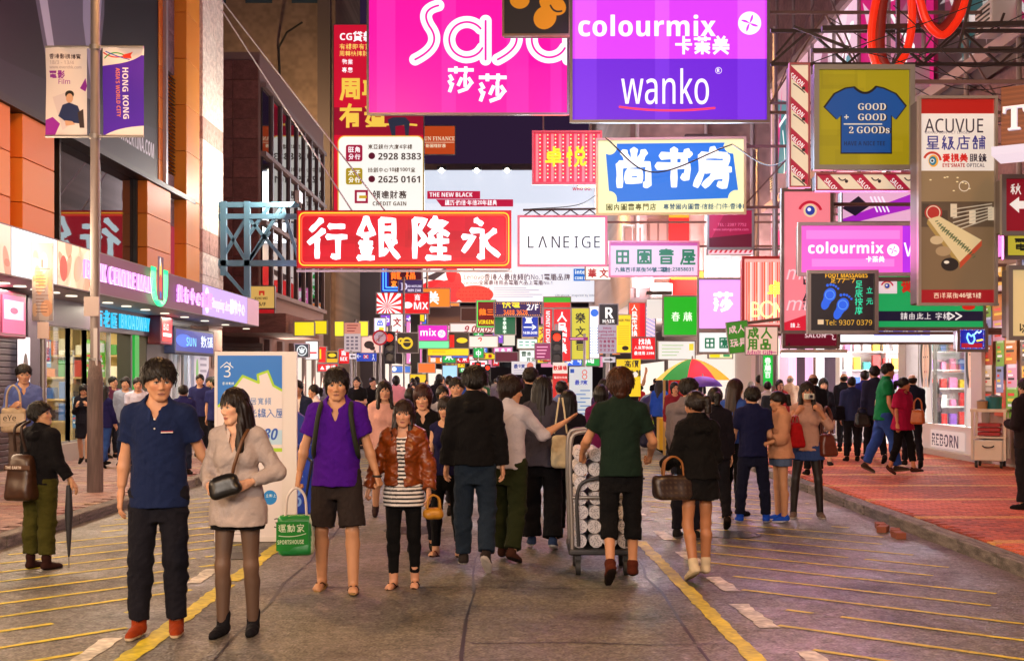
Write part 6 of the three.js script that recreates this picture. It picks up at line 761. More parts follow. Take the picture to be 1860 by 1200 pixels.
{ const q = { l: 'blue sign with white brush characters on a cream lightbox', r: [1087,254,1350,386], d: 22, lv: 0.95, turn: -3, light: 10, lightColor: '#c8e0ff', frame: [0.75,0.68,0.4], draw: (c, w, h) => { fill(c, '#ecebb4', 0,0, w, h); c.fillStyle = '#0d6fd0'; c.beginPath(); c.moveTo(34,6); c.lineTo(w - 34,6); c.arc(w - 20,10,16,3.1,1.5, true); c.lineTo(w - 10, h - 40); c.arc(w - 14, h - 26,14,-1.5,3.1, true); c.lineTo(34, h - 20); c.arc(20, h - 26,14,0,-1.6, true); c.lineTo(14,24); c.arc(20,12,14,1.6,0, true); c.fill(); write(c, '尚书房', 28,14,74, '#fff', { brush: true, weight: 0.13, gap: -0.02 }); write(c, '國内圖書專門店', 14, h - 17,12.5, '#4a4a20', { weight: 0.1 }); write(c, '專營國内圖書·信話·门件·香港DVD', 118, h - 16,10.5, '#3a5a6a', { weight: 0.11 }); } }; sign(q); }
sign({ l: 'white lightbox with thin black capital letters and a pink frame', r: [944,395,1099,480], d: 30, lv: 1.05, light: 10, frame: [0.7,0.2,0.3], edge: 0.06, draw: (c, w, h) => { fill(c, '#f6faff', 0,0, w, h); let x = 12; for (const ch of 'LΛNEIGE') { write(c, ch, x, 30,29, '#1c1c22', { bold: false }); x += ch === 'I' ? 13 : 21.5; } } });
sign({ l: 'pink and white bookshop sign with four dark green characters', r: [1109,441,1267,500], d: 27, lv: 0.8, frame: [0.6,0.2,0.35], draw: (c, w, h) => { fill(c, '#d8c0dc', 0,0, w, h); fill(c, '#c050a0', 0,0, w, 5); write(c, '田園書屋', 8,11,28, '#0c6a48', { weight: 0.13, gap: 0.42 }); write(c, '九龍西洋菜街56號二樓', 8,44,9, '#1c4a5a', { weight: 0.11 }); write(c, '電話:23858031', w - 6,44,9, '#1c4a5a', { align: 'right', weight: 0.11 }); } });
{ // the red bank sign with white neon characters on its pale blue lattice
const q = { n: 'neon_bank_sign', l: 'long red neon sign with four white characters across the street', r: [541,384,927,485], d: 32, lv: 0.85, arm: '', thick: 0.4, caseColor: [0.4,0.03,0.03], edge: 0.03, frame: [0.5,0.02,0.03], draw: (c, w, h) => { fill(c, '#c80a22', 0,0, w, h); cloudy(c, w, h, ['#d8142c', '#b00a1c'], 20,8,0.35); } }, g = sign(q), k = q.d / FOCAL, w = 386, h = 101;
neon(g, q, roundRect(3,3, w - 3, h - 3,9), '#ffb02a', 0.02,1.6); neon(g, q, roundRect(7,7, w - 7, h - 7,8), '#ff4a30', 0.02,1.6);
let x = 16; for (const ch of '行銀隆永') { const S = 76, G = glyphStrokes(ch).map((l) => prism(strokeOutline(l.map(([u, v]) => [(x + u / 20 * S - w / 2) * k, (h / 2 - 12 - v / 20 * S) * k]), 0.12), 0.05,0.02)); part(g, 'neon_character', mergeGeometries(G), glow('#dff4fb', 1.7)); x += ch === '行' ? 93 : 92; }
const L = (px, py) => at(px, py, 32.3).sub(g.position), blue = mat([0.13,0.3,0.42], 0.5, { metalness: 0.2 });
part(g, 'lattice', [bar(L(395,372), L(545,372), 0.14), bar(L(395,393), L(545,393), 0.14), bar(L(395,478), L(545,478), 0.16), bar(L(406,366), L(406,500), 0.16), bar(L(449,366), L(449,540), 0.16), ...[[398,478,449,393], [449,478,398,393], [449,478,512,375], [512,375,545,478], [449,393,520,478], [400,484,449,540], [490,372,449,430], [449,478,490,420]].map(([a, b2, c2, d2]) => bar(L(a, b2), L(c2, d2), 0.09))], blue, 'pale blue steel lattice');
part(g, 'rail', [bar(L(538,492), L(930,492), 0.06), ...[545,620,700,780,860,925].map((p) => bar(L(p, 486), L(p, 492), 0.04))], mat([0.6,0.55,0.56], 0.4, { metalness: 0.4 }));
part(g, 'floodlight', [box(0.12,0.3,0.5,-2.9,1.15,0.1), rod(V(-2.9,0.9,-0.2), V(-2.9,1.1,0.1), 0.03)], steel); lightBar(g, 0.5,0.3, V(-2.98,1.2,0.1), V(-5.2,2.6,0.2), '#fff2dd', 800);  // floodlight added to brighten the white tiled wall beside the sign
part(g, 'stay_cable', [rod(L(402,0), L(700,384), 0.02), rod(L(402,18), L(640,384), 0.02)], mat([0.7,0.68,0.66], 0.4));
}
// tall finance sign, sky behind, and the wide billboard past the junction
sign({ n: 'tall_finance_sign', l: 'tall red and white sign with phone numbers beside the beige tower', r: [606,45,769,402], d: 60, lv: 0.95, arm: '', thick: 0.6, draw: (c, w, h) => {
fill(c, '#c4122e', 0,0, w, h); fill(c, '#8e0f28', 0,150, w, 50); write(c, 'CG貸款', 10,12,18, '#fff', { weight: 0.14 }); write(c, '有樓即有貸', 10,34,11, '#f6d060'); write(c, '周轉快捷財務', 10,47,10, '#f6d060'); write(c, '➪物業', 10,62,10, '#fff'); write(c, '➪專息', 10,77,10, '#fff'); write(c, '周轉', 10,96,40, '#ecc24a', { weight: 0.15 }); write(c, '有道', 10,144,42, '#ecc24a', { weight: 0.15 }); curve(c, '#ecc24a', 4,60,184,110,178,150,182); shape(c, '#2a2c3c', [[98,172], [108,168], [130,168], [138,176], [136,200], [142,214], [132,216], [128,182], [112,184], [112,210], [98,214], [106,204]]);
c.fillStyle = '#f6f2ea'; c.beginPath(); c.roundRect(8,202, w - 8, h, 12); c.fill(); c.strokeStyle = '#e0b040'; c.lineWidth = 2; c.stroke();
for (const [y, col, a, b2, t, n] of [[218, '#9a1838', '旺角', '分行', '東亞銀行大廈4字樓', '2928 8383'], [260, '#a88a1c', '太子', '分行', '始創中心10樓1001室', '2625 0161']]) { c.fillStyle = col; c.beginPath(); c.roundRect(22, y, 30,30,4); c.fill(); write(c, a, 26, y + 3,11, '#fff', { weight: 0.13 }); write(c, b2,26, y + 16,11, '#fff', { weight: 0.13 }); write(c, t, 62, y - 1,9, '#5a4a40', { weight: 0.1 }); disc(c, '#5a1828', 69, y + 20,6); write(c, n, 80, y + 12,17, '#3a2a26'); }
c.strokeStyle = '#9a1838'; c.lineWidth = 4; c.strokeRect(40,302,20,20); fill(c, '#c8a020', 46,310,14,5); write(c, '領達財務', 70,301,15, '#3a2a26', { weight: 0.1 }); write(c, 'CREDIT GAIN', 70,320,10, '#5a4a40'); } });
sign({ n: 'wide_billboard', l: 'wide white computer billboard with red keyboard picture spanning the far street', r: [768,309,1088,548], d: 64, lv: 0.9, arm: '', thick: 0.6, light: 7, lightColor: '#eef4ff', draw: (c, w, h) => {
fill(c, '#e2e6f2', 0,0, w, h); fill(c, '#d4dcec', 0,0, w, 60); fill(c, '#b8183c', 8,38,96,14); write(c, 'THE NEW BLACK', 12,39,11, '#fff', { squeeze: 0.92 }); shape(c, '#b8183c', [[24,53], [164,53], [164,66], [34,66]]); write(c, '纖巧·的信·年信20年經典', 40,54,10, '#fff', { weight: 0.13, squeeze: 0.85 }); write(c, 'WHO DO.', 272,30,8, '#c02030'); write(c, 'BUSINESS', 272,22,6, '#a04050'); disc(c, '#d8222e', 20,224,34,24,-0.3); disc(c, '#e8323a', 44,222,34,22,-0.3); shape(c, '#3a3038', [[0,196], [40,178], [58,174], [20,200]]); disc(c, '#d01c2c', 52,184,10,20); disc(c, '#e2303a', 64,200,6,14); disc(c, '#ee4038', 94,226,34,17); for (let i = 0; i < 40; i++) disc(c, '#8a1820', 66 + (i % 10) * 6 + (i % 3), 214 + Math.floor(i / 10) * 6.5,1.1); for (let i = 0; i < 24; i++) disc(c, '#8a1820', 30 + (i % 8) * 5,208 + Math.floor(i / 8) * 6,0.9);
write(c, 'Lenovo香港人最信頻的No.1電腦品牌', 74,188,12, '#4a3a44', { bold: false, weight: 0.09, squeeze: 0.95 }); write(c, 'Lenovo全國最信用品電腦大品上電腦No.1', 74,200,8.5, '#5a4a54', { bold: false, weight: 0.1 }); for (let i = 0; i < 5; i++) fill(c, '#a8a4b4', 128,213 + i * 4,60 + (i * 23) % 40,1.4); fill(c, '#1c6ac4', 274,179,30,22); write(c, 'intel', 276,180,10, '#fff'); write(c, 'CORE i7', 276,192,7, '#fff', { squeeze: 0.85 }); write(c, 'Ultrabook. Inspired by Intel.', 240,224,6, '#555', { bold: false }); } });
{ const g = thing('billboard_gantry', 'dark steel gantry carrying the wide billboard over the far street', 'gantry'); const a = at(764,560,65).x, b = at(1094,560,65).x; for (const x of [a - 0.3, b + 0.3]) part(g, 'post', box(0.5,14,0.5, x, 7,-65), darkMetal); for (const q of [box(b - a + 1,0.4,0.4, (a + b) / 2,5.5,-65), box(b - a + 1,0.3,0.3, (a + b) / 2,13.6,-65), box(3.6,1.1,0.3, a + 2.2,5.2,-64.6)]) part(g, 'beam', q, mat([0.12,0.07,0.07], 0.7));
for (const px of [802,866,921]) { const p = at(px, 306,63.2); part(g, 'floodlight', [rod(p.clone().add(V(0,0.3,-1)), p, 0.05), box(0.5,0.2,0.3, p.x, p.y, p.z)], darkMetal); part(g, 'flood_lens', ball(0.14, p.x, p.y - 0.12, p.z + 0.1), glow('#fff6e0', 6)); } 
}
sign({ l: 'orange finance sign beside the dark gap of sky', r: [769,229,826,280], d: 63, lv: 0.7, arm: '', draw: (c, w, h) => { fill(c, '#c84a1c', 0,0, w, h); write(c, 'UN FINANCE', 1,18,9.5, '#ffe8c8', { font: 'serif', squeeze: 0.92 }); fill(c, '#ffe8c8', 2,29,54,1); write(c, '新國際財務', 4,32,7, '#ffe8c8', { weight: 0.13 }); } });
// T-shirt sign and its barber-stripe tubes on the right
sign({ l: 'olive yellow sign with a blue T-shirt in a chrome frame', r: [1487,127,1652,300], d: 14, lv: 0.3, edge: 0.06, frame: [0.3,0.3,0.28], thick: 0.3, draw: (c, w, h) => {
fill(c, '#a8a010', 0,0, w, h); cloudy(c, w, h, ['#b8ae1a', '#989010'], 14,12,0.4); const T = [[66,32], [50,34], [30,44], [12,68], [34,90], [42,82], [42,150], [132,150], [132,82], [140,90], [158,66], [140,44], [118,34], [104,31], [92,42], [78,42]]; shape(c, '#12141c', T.map(([x, y]) => [86 + (x - 86) * 1.04,90 + (y - 90) * 1.04])); shape(c, '#0c54a8', T); curve(c, '#12141c', 4,66,32,86,52,104,31);
for (const [t, x, y] of [['GOOD', 70,58], ['GOOD', 70,77], ['2 GOODs', 54,100]]) { write(c, t, x, y, 18, '#1a1414', { font: 'serif', squeeze: 1.0 }); write(c, t, x + 1, y, 17, '#f2efe2', { font: 'serif', squeeze: 1.0 }); } write(c, '+', 46,76,18, '#f2efe2'); fill(c, '#f2efe2', 46,97,70,2.4); write(c, 'HAVE A NICE TEE', 46,128,11, '#0a2a5a', { squeeze: 0.86 }); } });
for (const [r, v, l] of [[[1436,118,1468,338], 1, 'upright barber-striped sign tube beside the T-shirt sign'], [[1484,317,1656,344], 0, 'lying barber-striped sign tube below the T-shirt sign']]) sign({ n: 'striped_tube_sign', l, r, d: 14, lv: 0.5, thick: 0.2, frame: [0.4,0.1,0.12], edge: 0.02, arm: v ? '' : '', draw: (c, w, h) => { fill(c, '#ecdcc0', 0,0, w, h); const n = v ? 4 : 3; for (let i = 0; i < n; i++) { const p = i * (v ? 56 : 60); shape(c, '#b01c3c', v ? [[0, p], [w, p + 30], [w, p + 52], [0, p + 22]] : [[p, 0], [p + 24,0], [p + 50, h], [p + 26, h]]); c.save(); c.translate(v ? 4 : p + 20, v ? p + 12 : 4); c.rotate(v ? 0.7 : 0.8); write(c, 'SALON', 0,0,12, '#fff', { squeeze: 0.8 }); c.restore(); curve(c, '#2a1c1c', 2, v ? 6 : p + 40, v ? p + 34 : 6, v ? 16 : p + 46, v ? p + 40 : 14, v ? 26 : p + 52, v ? p + 50 : 8); disc(c, '#2a1c1c', v ? 24 : p + 54, v ? p + 42 : 12,3); } } });
sign({ l: 'tall optician sign with contact lens lettering above a sushi counter photograph', r: [1672,180,1806,550], d: 12.5, lv: 0.48, edge: 0.03, frame: [0.35,0.3,0.28], thick: 0.3, draw: (c, w, h) => {
fill(c, '#ece6e0', 0,0, w, 130); fill(c, '#b01c14', 0,0, w, 26); write(c, 'ACUVUE', 8,31,34, '#2a2230', { bold: false, squeeze: 0.86 }); write(c, 'BRAND CONTACT LENSES', 9,57,6.5, '#8a8690', { bold: false, squeeze: 1.1 }); write(c, '星級店舖', 10,66,26, '#2c2a80', { weight: 0.085, gap: 0.08 }); write(c, '愛視美', 40,99,15, '#d0201c', { weight: 0.15 }); write(c, '眼鏡', 90,99,15, '#2a2230', { weight: 0.1 }); write(c, 'EYE\'SMATE', 40,116,9, '#a81c20', { squeeze: 0.9 }); write(c, 'OPTICAL', 84,116,9, '#6a666e', { squeeze: 0.9 }); c.strokeStyle = '#c03a28'; c.lineWidth = 4; c.beginPath(); c.arc(22,112,15,3.6,6.1); c.stroke(); disc(c, '#e8a83a', 24,112,9,11); disc(c, '#2a7a9a', 23,112,6.5,8); disc(c, '#e8f4f8', 22,112,4); disc(c, '#1a2a3a', 22,112,2.2);
fill(c, '#7c6448', 0,130, w, h - 130); fill(c, '#8e7656', 0,130, w, 60); const r = generator(55); for (let i = 0; i < 9; i++) disc(c, '#f2e2b0', 12 + r() * 110,140 + r() * 30,2.2,1.2); ring(c, '#e8dcc8', 80,158,9,1.6); fill(c, '#5c4a38', 0,186, w, 46); for (let i = 0; i < 8; i++) fill(c, i % 2 ? '#d8c8ac' : '#4a3a2c', 4 + i * 17,190 + (i % 3) * 6,12,24); disc(c, '#b03028', 24,206,16,14); ring(c, '#e0d0b8', 24,206,12,2); for (let i = 0; i < 6; i++) shape(c, '#c8bca4', [[60,200 + i * 8], [130,190 + i * 5]], 2); shape(c, '#d8c494', [[14,218], [34,212], [112,256], [72,296]]); shape(c, '#a88a4c', [[14,218], [72,296], [70,304], [12,226]]); shape(c, '#b8482c', [[72,296], [112,256], [112,266], [72,308]]); for (let i = 0; i < 9; i++) for (let k = 0; k < 5; k++) shape(c, '#4a5a3a', [[28 + i * 7 + k * 3,222 + i * 6 - k * 1.5 + k * 6], [32 + i * 7 + k * 3,221 + i * 6 + k * 4]], 1.6); disc(c, '#c8b088', 30,256,12,8); disc(c, '#a88c68', 42,276,14,9); disc(c, '#2c2420', 54,300,16,12); disc(c, '#e8e0d0', 48,296,5,3); fill(c, '#a01820', 0,346, w, 24); write(c, '西洋菜街46號1樓', 24,351,11, '#f6e4c8', { weight: 0.1 }); } });
{ const q = { n: 'timber_sign', l: 'brown timber sign with raised white slab letters beside the tall optician sign', r: [1824,150,1962,268], d: 11, turn: -32, lv: 0.12, thick: 0.3, edge: 0, caseColor: [0.2,0.08,0.03], arm: '', draw: (c, w, h) => { fill(c, '#7c4220', 0,0, w, h); for (let i = 0; i < 26; i++) fill(c, i % 2 ? '#6c3818' : '#8a4c28', 0, i * 4.6, w, 1.6); } }, g = sign(q); const f2 = await new FontLoader().loadAsync('fonts/droid/droid_serif_bold.typeface.json'); let x = -0.34; for (const ch of 'Timberl') { const t = new TextGeometry(ch, { font: f2, size: 0.23, depth: 0.06, curveSegments: 5, bevelEnabled: false }); t.computeBoundingBox(); const w = t.boundingBox.max.x; t.translate(x, -0.12,0.01); part(g, 'raised_letter', t, mat([0.8,0.78,0.82], 0.4, { emissive: '#d8d0e8', emissiveIntensity: 0.5 })); x += w + 0.02; } part(g, 'canopy', box(0.78,0.08,0.5,0,-0.36,0.1), glow('#ffe6f0', 0.8)); }
{ // great red outline letters
const g = thing('outline_letters', 'huge red tube letters on girders above the T-shirt sign', 'sign', at(1670,40,16)), k = 16 / FOCAL, P = (x, y) => V((x - 1670) * k, (40 - y) * k, 0), red = mat([0.6,0.03,0.01], 0.35, { emissive: '#e8240a', emissiveIntensity: 0.75 });
for (const l of [[[1622,-70], [1598,-20], [1585,40], [1584,90], [1592,118]], [[1640,-70], [1656,0], [1655,60], [1644,100], [1630,120]], [[1664,-70], [1672,0], [1688,45], [1712,64], [1738,40], [1758,-10], [1768,-60]], [[1592,118], [1610,128], [1630,120]]]) part(g, 'letter_tube', tube(l.map(([x, y]) => P(x, y)), 0.055,40,10), red);
part(g, 'back_panel', [tube([[1622,-70], [1598,-20], [1590,40], [1590,90], [1600,118]].map(([x, y]) => P(x + 14, y).add(V(0,0,-0.15))), 0.09,30,8), tube([[1672,0], [1694,40], [1714,50], [1738,30], [1758,-20]].map(([x, y]) => P(x, y).add(V(0,0,-0.15))), 0.09,30,8)], mat([0.3,0.03,0.02], 0.5));
part(g, 'support', [bar(P(1500,44).add(V(0,0,-0.2)), V(RX - g.position.x, (40 - 30) * k, -0.2), 0.07), bar(P(1640,-60).add(V(0,0,-0.2)), P(1640,130).add(V(0,0,-0.2)), 0.05)], girder);
}
{ // loose girders that carry the signs of this side
[[[1475,92,15], 'long dark girder behind the T-shirt sign', 0.9], [[1400,56,19], 'light lattice girder left of the red tube letters', 0.55]].forEach(([p, label, hh], i) => { const g = thing('sign_girder', label, 'girder', at(...p)), L = RX - g.position.x, b = []; for (const y of i ? [0,-hh] : [0]) b.push(bar(V(0, y, 0), V(L, y, 0), 0.055)); if (i) for (let k = 0; k < 7; k++) b.push(bar(V(L * k / 7, k % 2 ? 0 : -hh, 0.02), V(L * (k + 1) / 7, k % 2 ? -hh : 0,0.02), 0.04)); part(g, 'chord', b, girder); for (let k = 0; k < 6; k++) part(g, 'brace', bar(V(L * (0.1 + k * 0.15), 0.02,0.05), V(L * (0.1 + k * 0.15) + between(-0.8,0.8), between(-1.6,1.4), 0.05), 0.035), girder); });
const w = thing('slack_cables', 'tangle of slack black cables among the girders above the T-shirt sign', 'cables'); for (let i = 0; i < 9; i++) { const a = at(between(1400,1650), between(-20,200), between(13.4,18)), b = V(RX, between(4.5,8), a.z + between(-1,1)), m = a.clone().lerp(b, 0.5).add(V(0,-between(0.2,0.9), 0)); part(w, 'cable', tube([a, m, b], 0.007,16,5), darkMetal); }
const w2 = thing('span_cables', 'black cables sagging past the blue brush-character sign', 'cables'); for (const [a, m, b] of [[at(1100,250,21.5), at(1180,312,21.5), at(1330,262,21.5)], [at(1330,262,21.5), at(1400,300,20), at(1480,250,18)], [at(960,380,30), at(1050,372,29), at(1090,350,28)]]) part(w2, 'cable', tube([a, m, b], 0.014,20,5), darkMetal);
const t = thing('truss_walkway', 'thin black truss above the white letter sign', 'girder', at(950,390,30)); { const k = 30 / FOCAL, b = [bar(V(0,0,-0.3), V(140 * k, 0.02,-0.3), 0.05), bar(V(0,12 * k, -0.3), V(140 * k, 14 * k, -0.3), 0.05)]; for (let i = 0; i < 8; i++) b.push(bar(V(i * 17.5 * k, (i % 2) * 12 * k, -0.3), V((i + 1) * 17.5 * k, ((i + 1) % 2) * 12 * k, -0.3), 0.03)); part(t, 'chord', b, girder); }
}
// pink optician column, small magenta lightbox, foot massage, green direction board
const eyeMark = (c, x, y, r) => { c.strokeStyle = '#c01c34'; c.lineWidth = r * 0.28; c.beginPath(); c.arc(x, y + r * 0.3, r * 1.2,3.5,6.0); c.stroke(); disc(c, '#e8c8a0', x, y, r * 0.72); disc(c, '#2c3c9a', x, y, r * 0.5); disc(c, '#f4f0ff', x - r * 0.1, y - r * 0.1, r * 0.2); };
sign({ l: 'tall pink optician sign with an eye and vertical characters', r: [1424,348,1508,600], d: 17, lv: 0.85, light: 9, lightColor: '#ff8aa0', draw: (c, w, h) => { fill(c, '#f0808c', 0,0, w, h); eyeMark(c, 48,34,17); shape(c, '#d01c34', [[0,238], [40,224], [w, 236], [w, h], [0, h]]); write(c, '眼鏡', 34,140,30, '#2a1c24', { vertical: true, gap: 0.5, weight: 0.1 }); write(c, 'mu', 2,130,34, '#f6c8d0', { bold: false, italic: true }); write(c, 'mu', 2,186,34, '#f6c8d0', { bold: false, italic: true }); write(c, '▶請上', 8,238,9, '#fff'); } });
sign({ l: 'purple slanted banner with white emblem behind the T-shirt sign', r: [1530,348,1668,402], d: 17.5, lv: 0.9, arm: 'R', edge: 0.02, draw: (c, w, h) => { fill(c, '#e0a8c8', 0,0, w, h); shape(c, '#a020b8', [[0,50], [w, 0], [w, 28], [30,54], [0,54]]); for (let i = 0; i < 4; i++) shape(c, '#f6e8ff', [[52 + i * 7,10], [64 + i * 7,36]], 3); shape(c, '#1c1424', [[0,30], [30,8], [50,26], [24,44]]); } });
{ const q = { l: 'small magenta lightbox with white lettering and a violet end', r: [1455,410,1666,495], d: 15, lv: 1.1, light: 14, lightColor: '#ff7ad8', frame: [0.5,0.42,0.46], draw: (c, w, h) => { fill(c, '#e85ac0', 0,0, w, h); for (const [x, y, a, b2] of [[10,8,170,16], [20,60,150,14]]) { c.globalAlpha = 0.4; fill(c, '#f8a8e4', x, y, a, b2); c.globalAlpha = 1; } fill(c, '#a82cd0', w - 26,0,26, h); colourWord(c, 12,26,28, '#fff'); flower(c, 168,44,11, '#e85ac0'); write(c, '卡萊美', 118,55,11, '#fff', { weight: 0.15 }); write(c, 'W', w - 24,26,34, '#fff', { bold: false }); } }; sign(q); }
{ const q = { l: 'black foot massage sign with two blue feet and green characters', r: [1473,497,1588,600], d: 14.5, turn: -2, lv: 0.95, draw: (c, w, h) => { fill(c, '#1c1618', 0,0, w, h); write(c, 'FOOT MASSAGES', 26,-3,11.5, '#f2b020', { squeeze: 0.85 }); write(c, '足マッサージ'.replace(/[^足]/g, ''), 36,7,10, '#f2b020'); for (const [t, x] of [['マ', 47], ['ッ', 55], ['サ', 63], ['ジ', 73]]) { shape(c, '#f2b020', t === 'サ' ? [[x, 10], [x + 7,10]] : [[x, 9], [x + 7,9], [x + 3,16]], 1.4); } for (const [x, y, a] of [[33,44,0.35], [56,62,0.4]]) { c.save(); c.translate(x, y); c.rotate(a); disc(c, '#1c5ad8', 0,-6,11,13); disc(c, '#1c5ad8', -2,12,7.5,11); disc(c, '#1c5ad8', -1,3,8,12); for (let i = 0; i < 5; i++) disc(c, '#1c5ad8', -10 + i * 5,-21 - [0,3,4,3,1][i], 2.8 - i * 0.15); ring(c, '#6aa8ff', 0,-6,8,1); c.restore(); } write(c, '足底按摩', 80,12,15, '#22e0a8', { vertical: true, gap: 0.04, weight: 0.1 }); write(c, '立元', 100,24,13, '#22e0a8', { vertical: true, gap: 0.5, weight: 0.1 }); fill(c, '#d8b890', 13,83,11,9); write(c, 'Tel: 9307 0379', 27,82,13, '#e8b030', { bold: false }); } }; sign(q); }
sign({ l: 'green optician direction board with a black arrow band', r: [1590,499,1786,594], d: 15.5, lv: 0.7, edge: 0.03, draw: (c, w, h) => { fill(c, '#1ea85c', 0,0, w, h); fill(c, '#f2dce0', 6,4,34,30); eyeMark(c, 22,20,9); write(c, '愛視美', 46,8,24, '#d0281c', { weight: 0.14 }); disc(c, '#d0281c', 170,58,12,6); fill(c, '#1c1830', 0,66, w, 18); write(c, '請由此上①字樓', 46,68,13.5, '#f4f0ec', { weight: 0.1 }); for (const x of [134,147]) shape(c, '#f4f0ec', [[x, 69], [x + 10,75], [x, 81]], 3); } });
sign({ l: 'dark red sign with a white left arrow beside the tall optician sign', r: [1826,325,1900,420], d: 12, lv: 0.6, arm: 'R', draw: (c, w, h) => { fill(c, '#8a1020', 0,0, w, h); write(c, '秋', 10,8,20, '#f4ece4'); shape(c, '#f4ece4', [[8,46], [26,32], [26,40], [60,40], [60,54], [26,54], [26,62]]); } });
sign({ l: 'yellow sign with one black character beside the tall optician sign', r: [1829,396,1900,464], d: 12.8, lv: 0.7, draw: (c, w, h) => { fill(c, '#c8b83a', 0,0, w, h); write(c, '電', 14,36,24, '#1c1c18'); } });
sign({ l: 'cream paper banner with one black character beside the tall optician sign', r: [1838,490,1900,610], d: 12, lv: 0.45, draw: (c, w, h) => { fill(c, '#e0c890', 0,0, w, h); for (let i = 0; i < 3; i++) fill(c, '#5a5040', 26,34 + i * 18,10,1.6); write(c, '以', 12,96,18, '#1c1814'); } });
{ const q = { l: 'glowing orange tube sign with yellow characters beside the pink lightbox', r: [1352,470,1424,590], d: 20, lv: 0.95, thick: 0.3, caseColor: [0.5,0.05,0.05], light: 14, lightColor: '#ff9a7a', frame: [0.6,0.06,0.08], draw: (c, w, h) => { fill(c, '#f4a8a0', 0,0, w, h); for (let i = 0; i < 5; i++) { fill(c, '#ffd8d0', 8 + i * 14,6,6, h - 10); fill(c, '#d83a28', 4 + i * 14,6,1.6, h - 10); } } }, g = sign(q); neonText(g, q, '卓', 40,40,30, '#ffd24a', 0.02,1.8); for (const [pts] of [[[[14,80], [14,104], [24,104], [27,98], [22,92], [14,92], [22,92], [25,86], [21,80], [14,80]]], [roundRect(30,78,52,106,11)], [[[56,106], [56,80], [68,104], [68,80]]]]) neon(g, q, pts, '#ffe08a', 0.018,1.8); for (let i = 0; i < 5; i++) neon(g, q, [[8 + i * 14,6], [8 + i * 14,116]], '#ff5a3a', 0.014,1.2); }
sign({ l: 'pale pink glowing lightbox with faint white character', r: [1270,508,1349,596], d: 24, lv: 1.1, light: 14, lightColor: '#f0a0ff', draw: (c, w, h) => { fill(c, '#e49cf4', 0,0, w, h); write(c, '莎', 26,22,36, '#ffffff', { weight: 0.16 }); } });
sign({ l: 'plain green lightbox with two small white characters', r: [1206,539,1268,608], d: 30, lv: 0.9, light: 6, lightColor: '#5aff5a', draw: (c, w, h) => { fill(c, '#18a81c', 0,0, w, h); write(c, '春藤', 13,27,17, '#f4fff0', { weight: 0.09, gap: 0.3 }); } });
sign({ l: 'small tilted green sign with four pink characters', r: [1322,584,1360,640], d: 18.2, roll: 0.12, lv: 0.5, thick: 0.06, edge: 0.01, draw: (c, w, h) => { fill(c, '#3a8a1c', 0,0, w, h); write(c, '成人', 3,6,15, '#f4c8d0', { weight: 0.14 }); write(c, '玩具', 3,30,15, '#f4c8d0', { weight: 0.14 }); } });
sign({ l: 'pink sign with four green characters and English gift line', r: [1354,594,1412,644], d: 18, lv: 0.7, thick: 0.06, edge: 0.01, draw: (c, w, h) => { fill(c, '#ecc4b4', 0,0, w, h); write(c, '成人', 4,0,21, '#3c7a1c', { weight: 0.15, gap: 0.15 }); write(c, '用品', 4,21,20, '#3c7a1c', { weight: 0.15, gap: 0.15 }); write(c, 'Adult Gift', 2,41,9.5, '#b0186c', { font: 'serif' }); shape(c, '#b0186c', [[46,46], [56,46]], 1.4); } });
sign({ l: 'small white bookshop sign with dark green character', r: [1270,604,1324,639], d: 22, lv: 0.9, draw: (c, w, h) => { fill(c, '#eef2f2', 0,0, w, h); write(c, '田園', 9,8,21, '#0c6a48', { weight: 0.13, gap: 0.3 }); } });
sign({ l: 'dark red salon sign above a fluorescent tube', r: [1426,602,1520,628], d: 19, lv: 0.7, draw: (c, w, h) => { fill(c, '#6a0c24', 0,0, w, h); write(c, 'SALON', 36,2,11, '#f4dce0', { squeeze: 1.1 }); curve(c, '#f4dce0', 2,72,6,84,2,88,8,84,16,92,14); } });
{ const g = thing('fluorescent_tube', 'white fluorescent batten below the salon sign', 'lamp', at(1478,638,19)); part(g, 'batten', rbox(1.1,0.06,0.1,0.02), mat([0.8,0.78,0.8], 0.4)); part(g, 'tube', rod(V(-0.53,-0.06,0.02), V(0.53,-0.06,0.02), 0.03), glow('#fff2ee', 3)); lightBar(g, 1.0,0.12, V(0,-0.12,0.02), V(0,-3,0.03), '#fff0ec', 40); part(g, 'hanger', [rod(V(-0.4,0.02,0), V(-0.4,0.14,0), 0.012), rod(V(0.4,0.02,0), V(0.4,0.14,0), 0.012)], girder); }
sign({ l: 'long white shop lightbox with blue brush characters over the right shopfront', r: [1526,600,1750,621], d: 20.5, lv: 1.15, light: 20, lightColor: '#f4f0ff', draw: (c, w, h) => { fill(c, '#f6f6ff', 0,0, w, h); fill(c, '#6a7ae0', 62,0,102,9); write(c, '尚书房', 78,-12,20, '#fff', { brush: true, gap: 0.4 }); for (let i = 0; i < 7; i++) fill(c, '#e0d0e0', 60 + i * 16,13,11,3); } });
{ const q = { l: 'blue neon foot sign edged with white bulbs', r: [1743,597,1789,634], d: 18, lv: 0.9, draw: (c, w, h) => { fill(c, '#1c1f9a', 0,0, w, h); fill(c, '#b01c2c', 4,26,38,8); dots(c, ['#fff', '#ff8a8a', '#8ab0ff'], w, h, 3.6,0.9); } }, g = sign(q); neon(g, q, [[14,8], [12,16], [16,26], [22,27], [26,20], [24,10], [20,14], [14,8]], '#7ab8ff', 0.012,2); neon(g, q, [[26,10], [30,5], [34,8], [38,4]], '#a8d0ff', 0.01,2); neon(g, q, [[30,22], [40,20]], '#ffd23a', 0.014,2); }
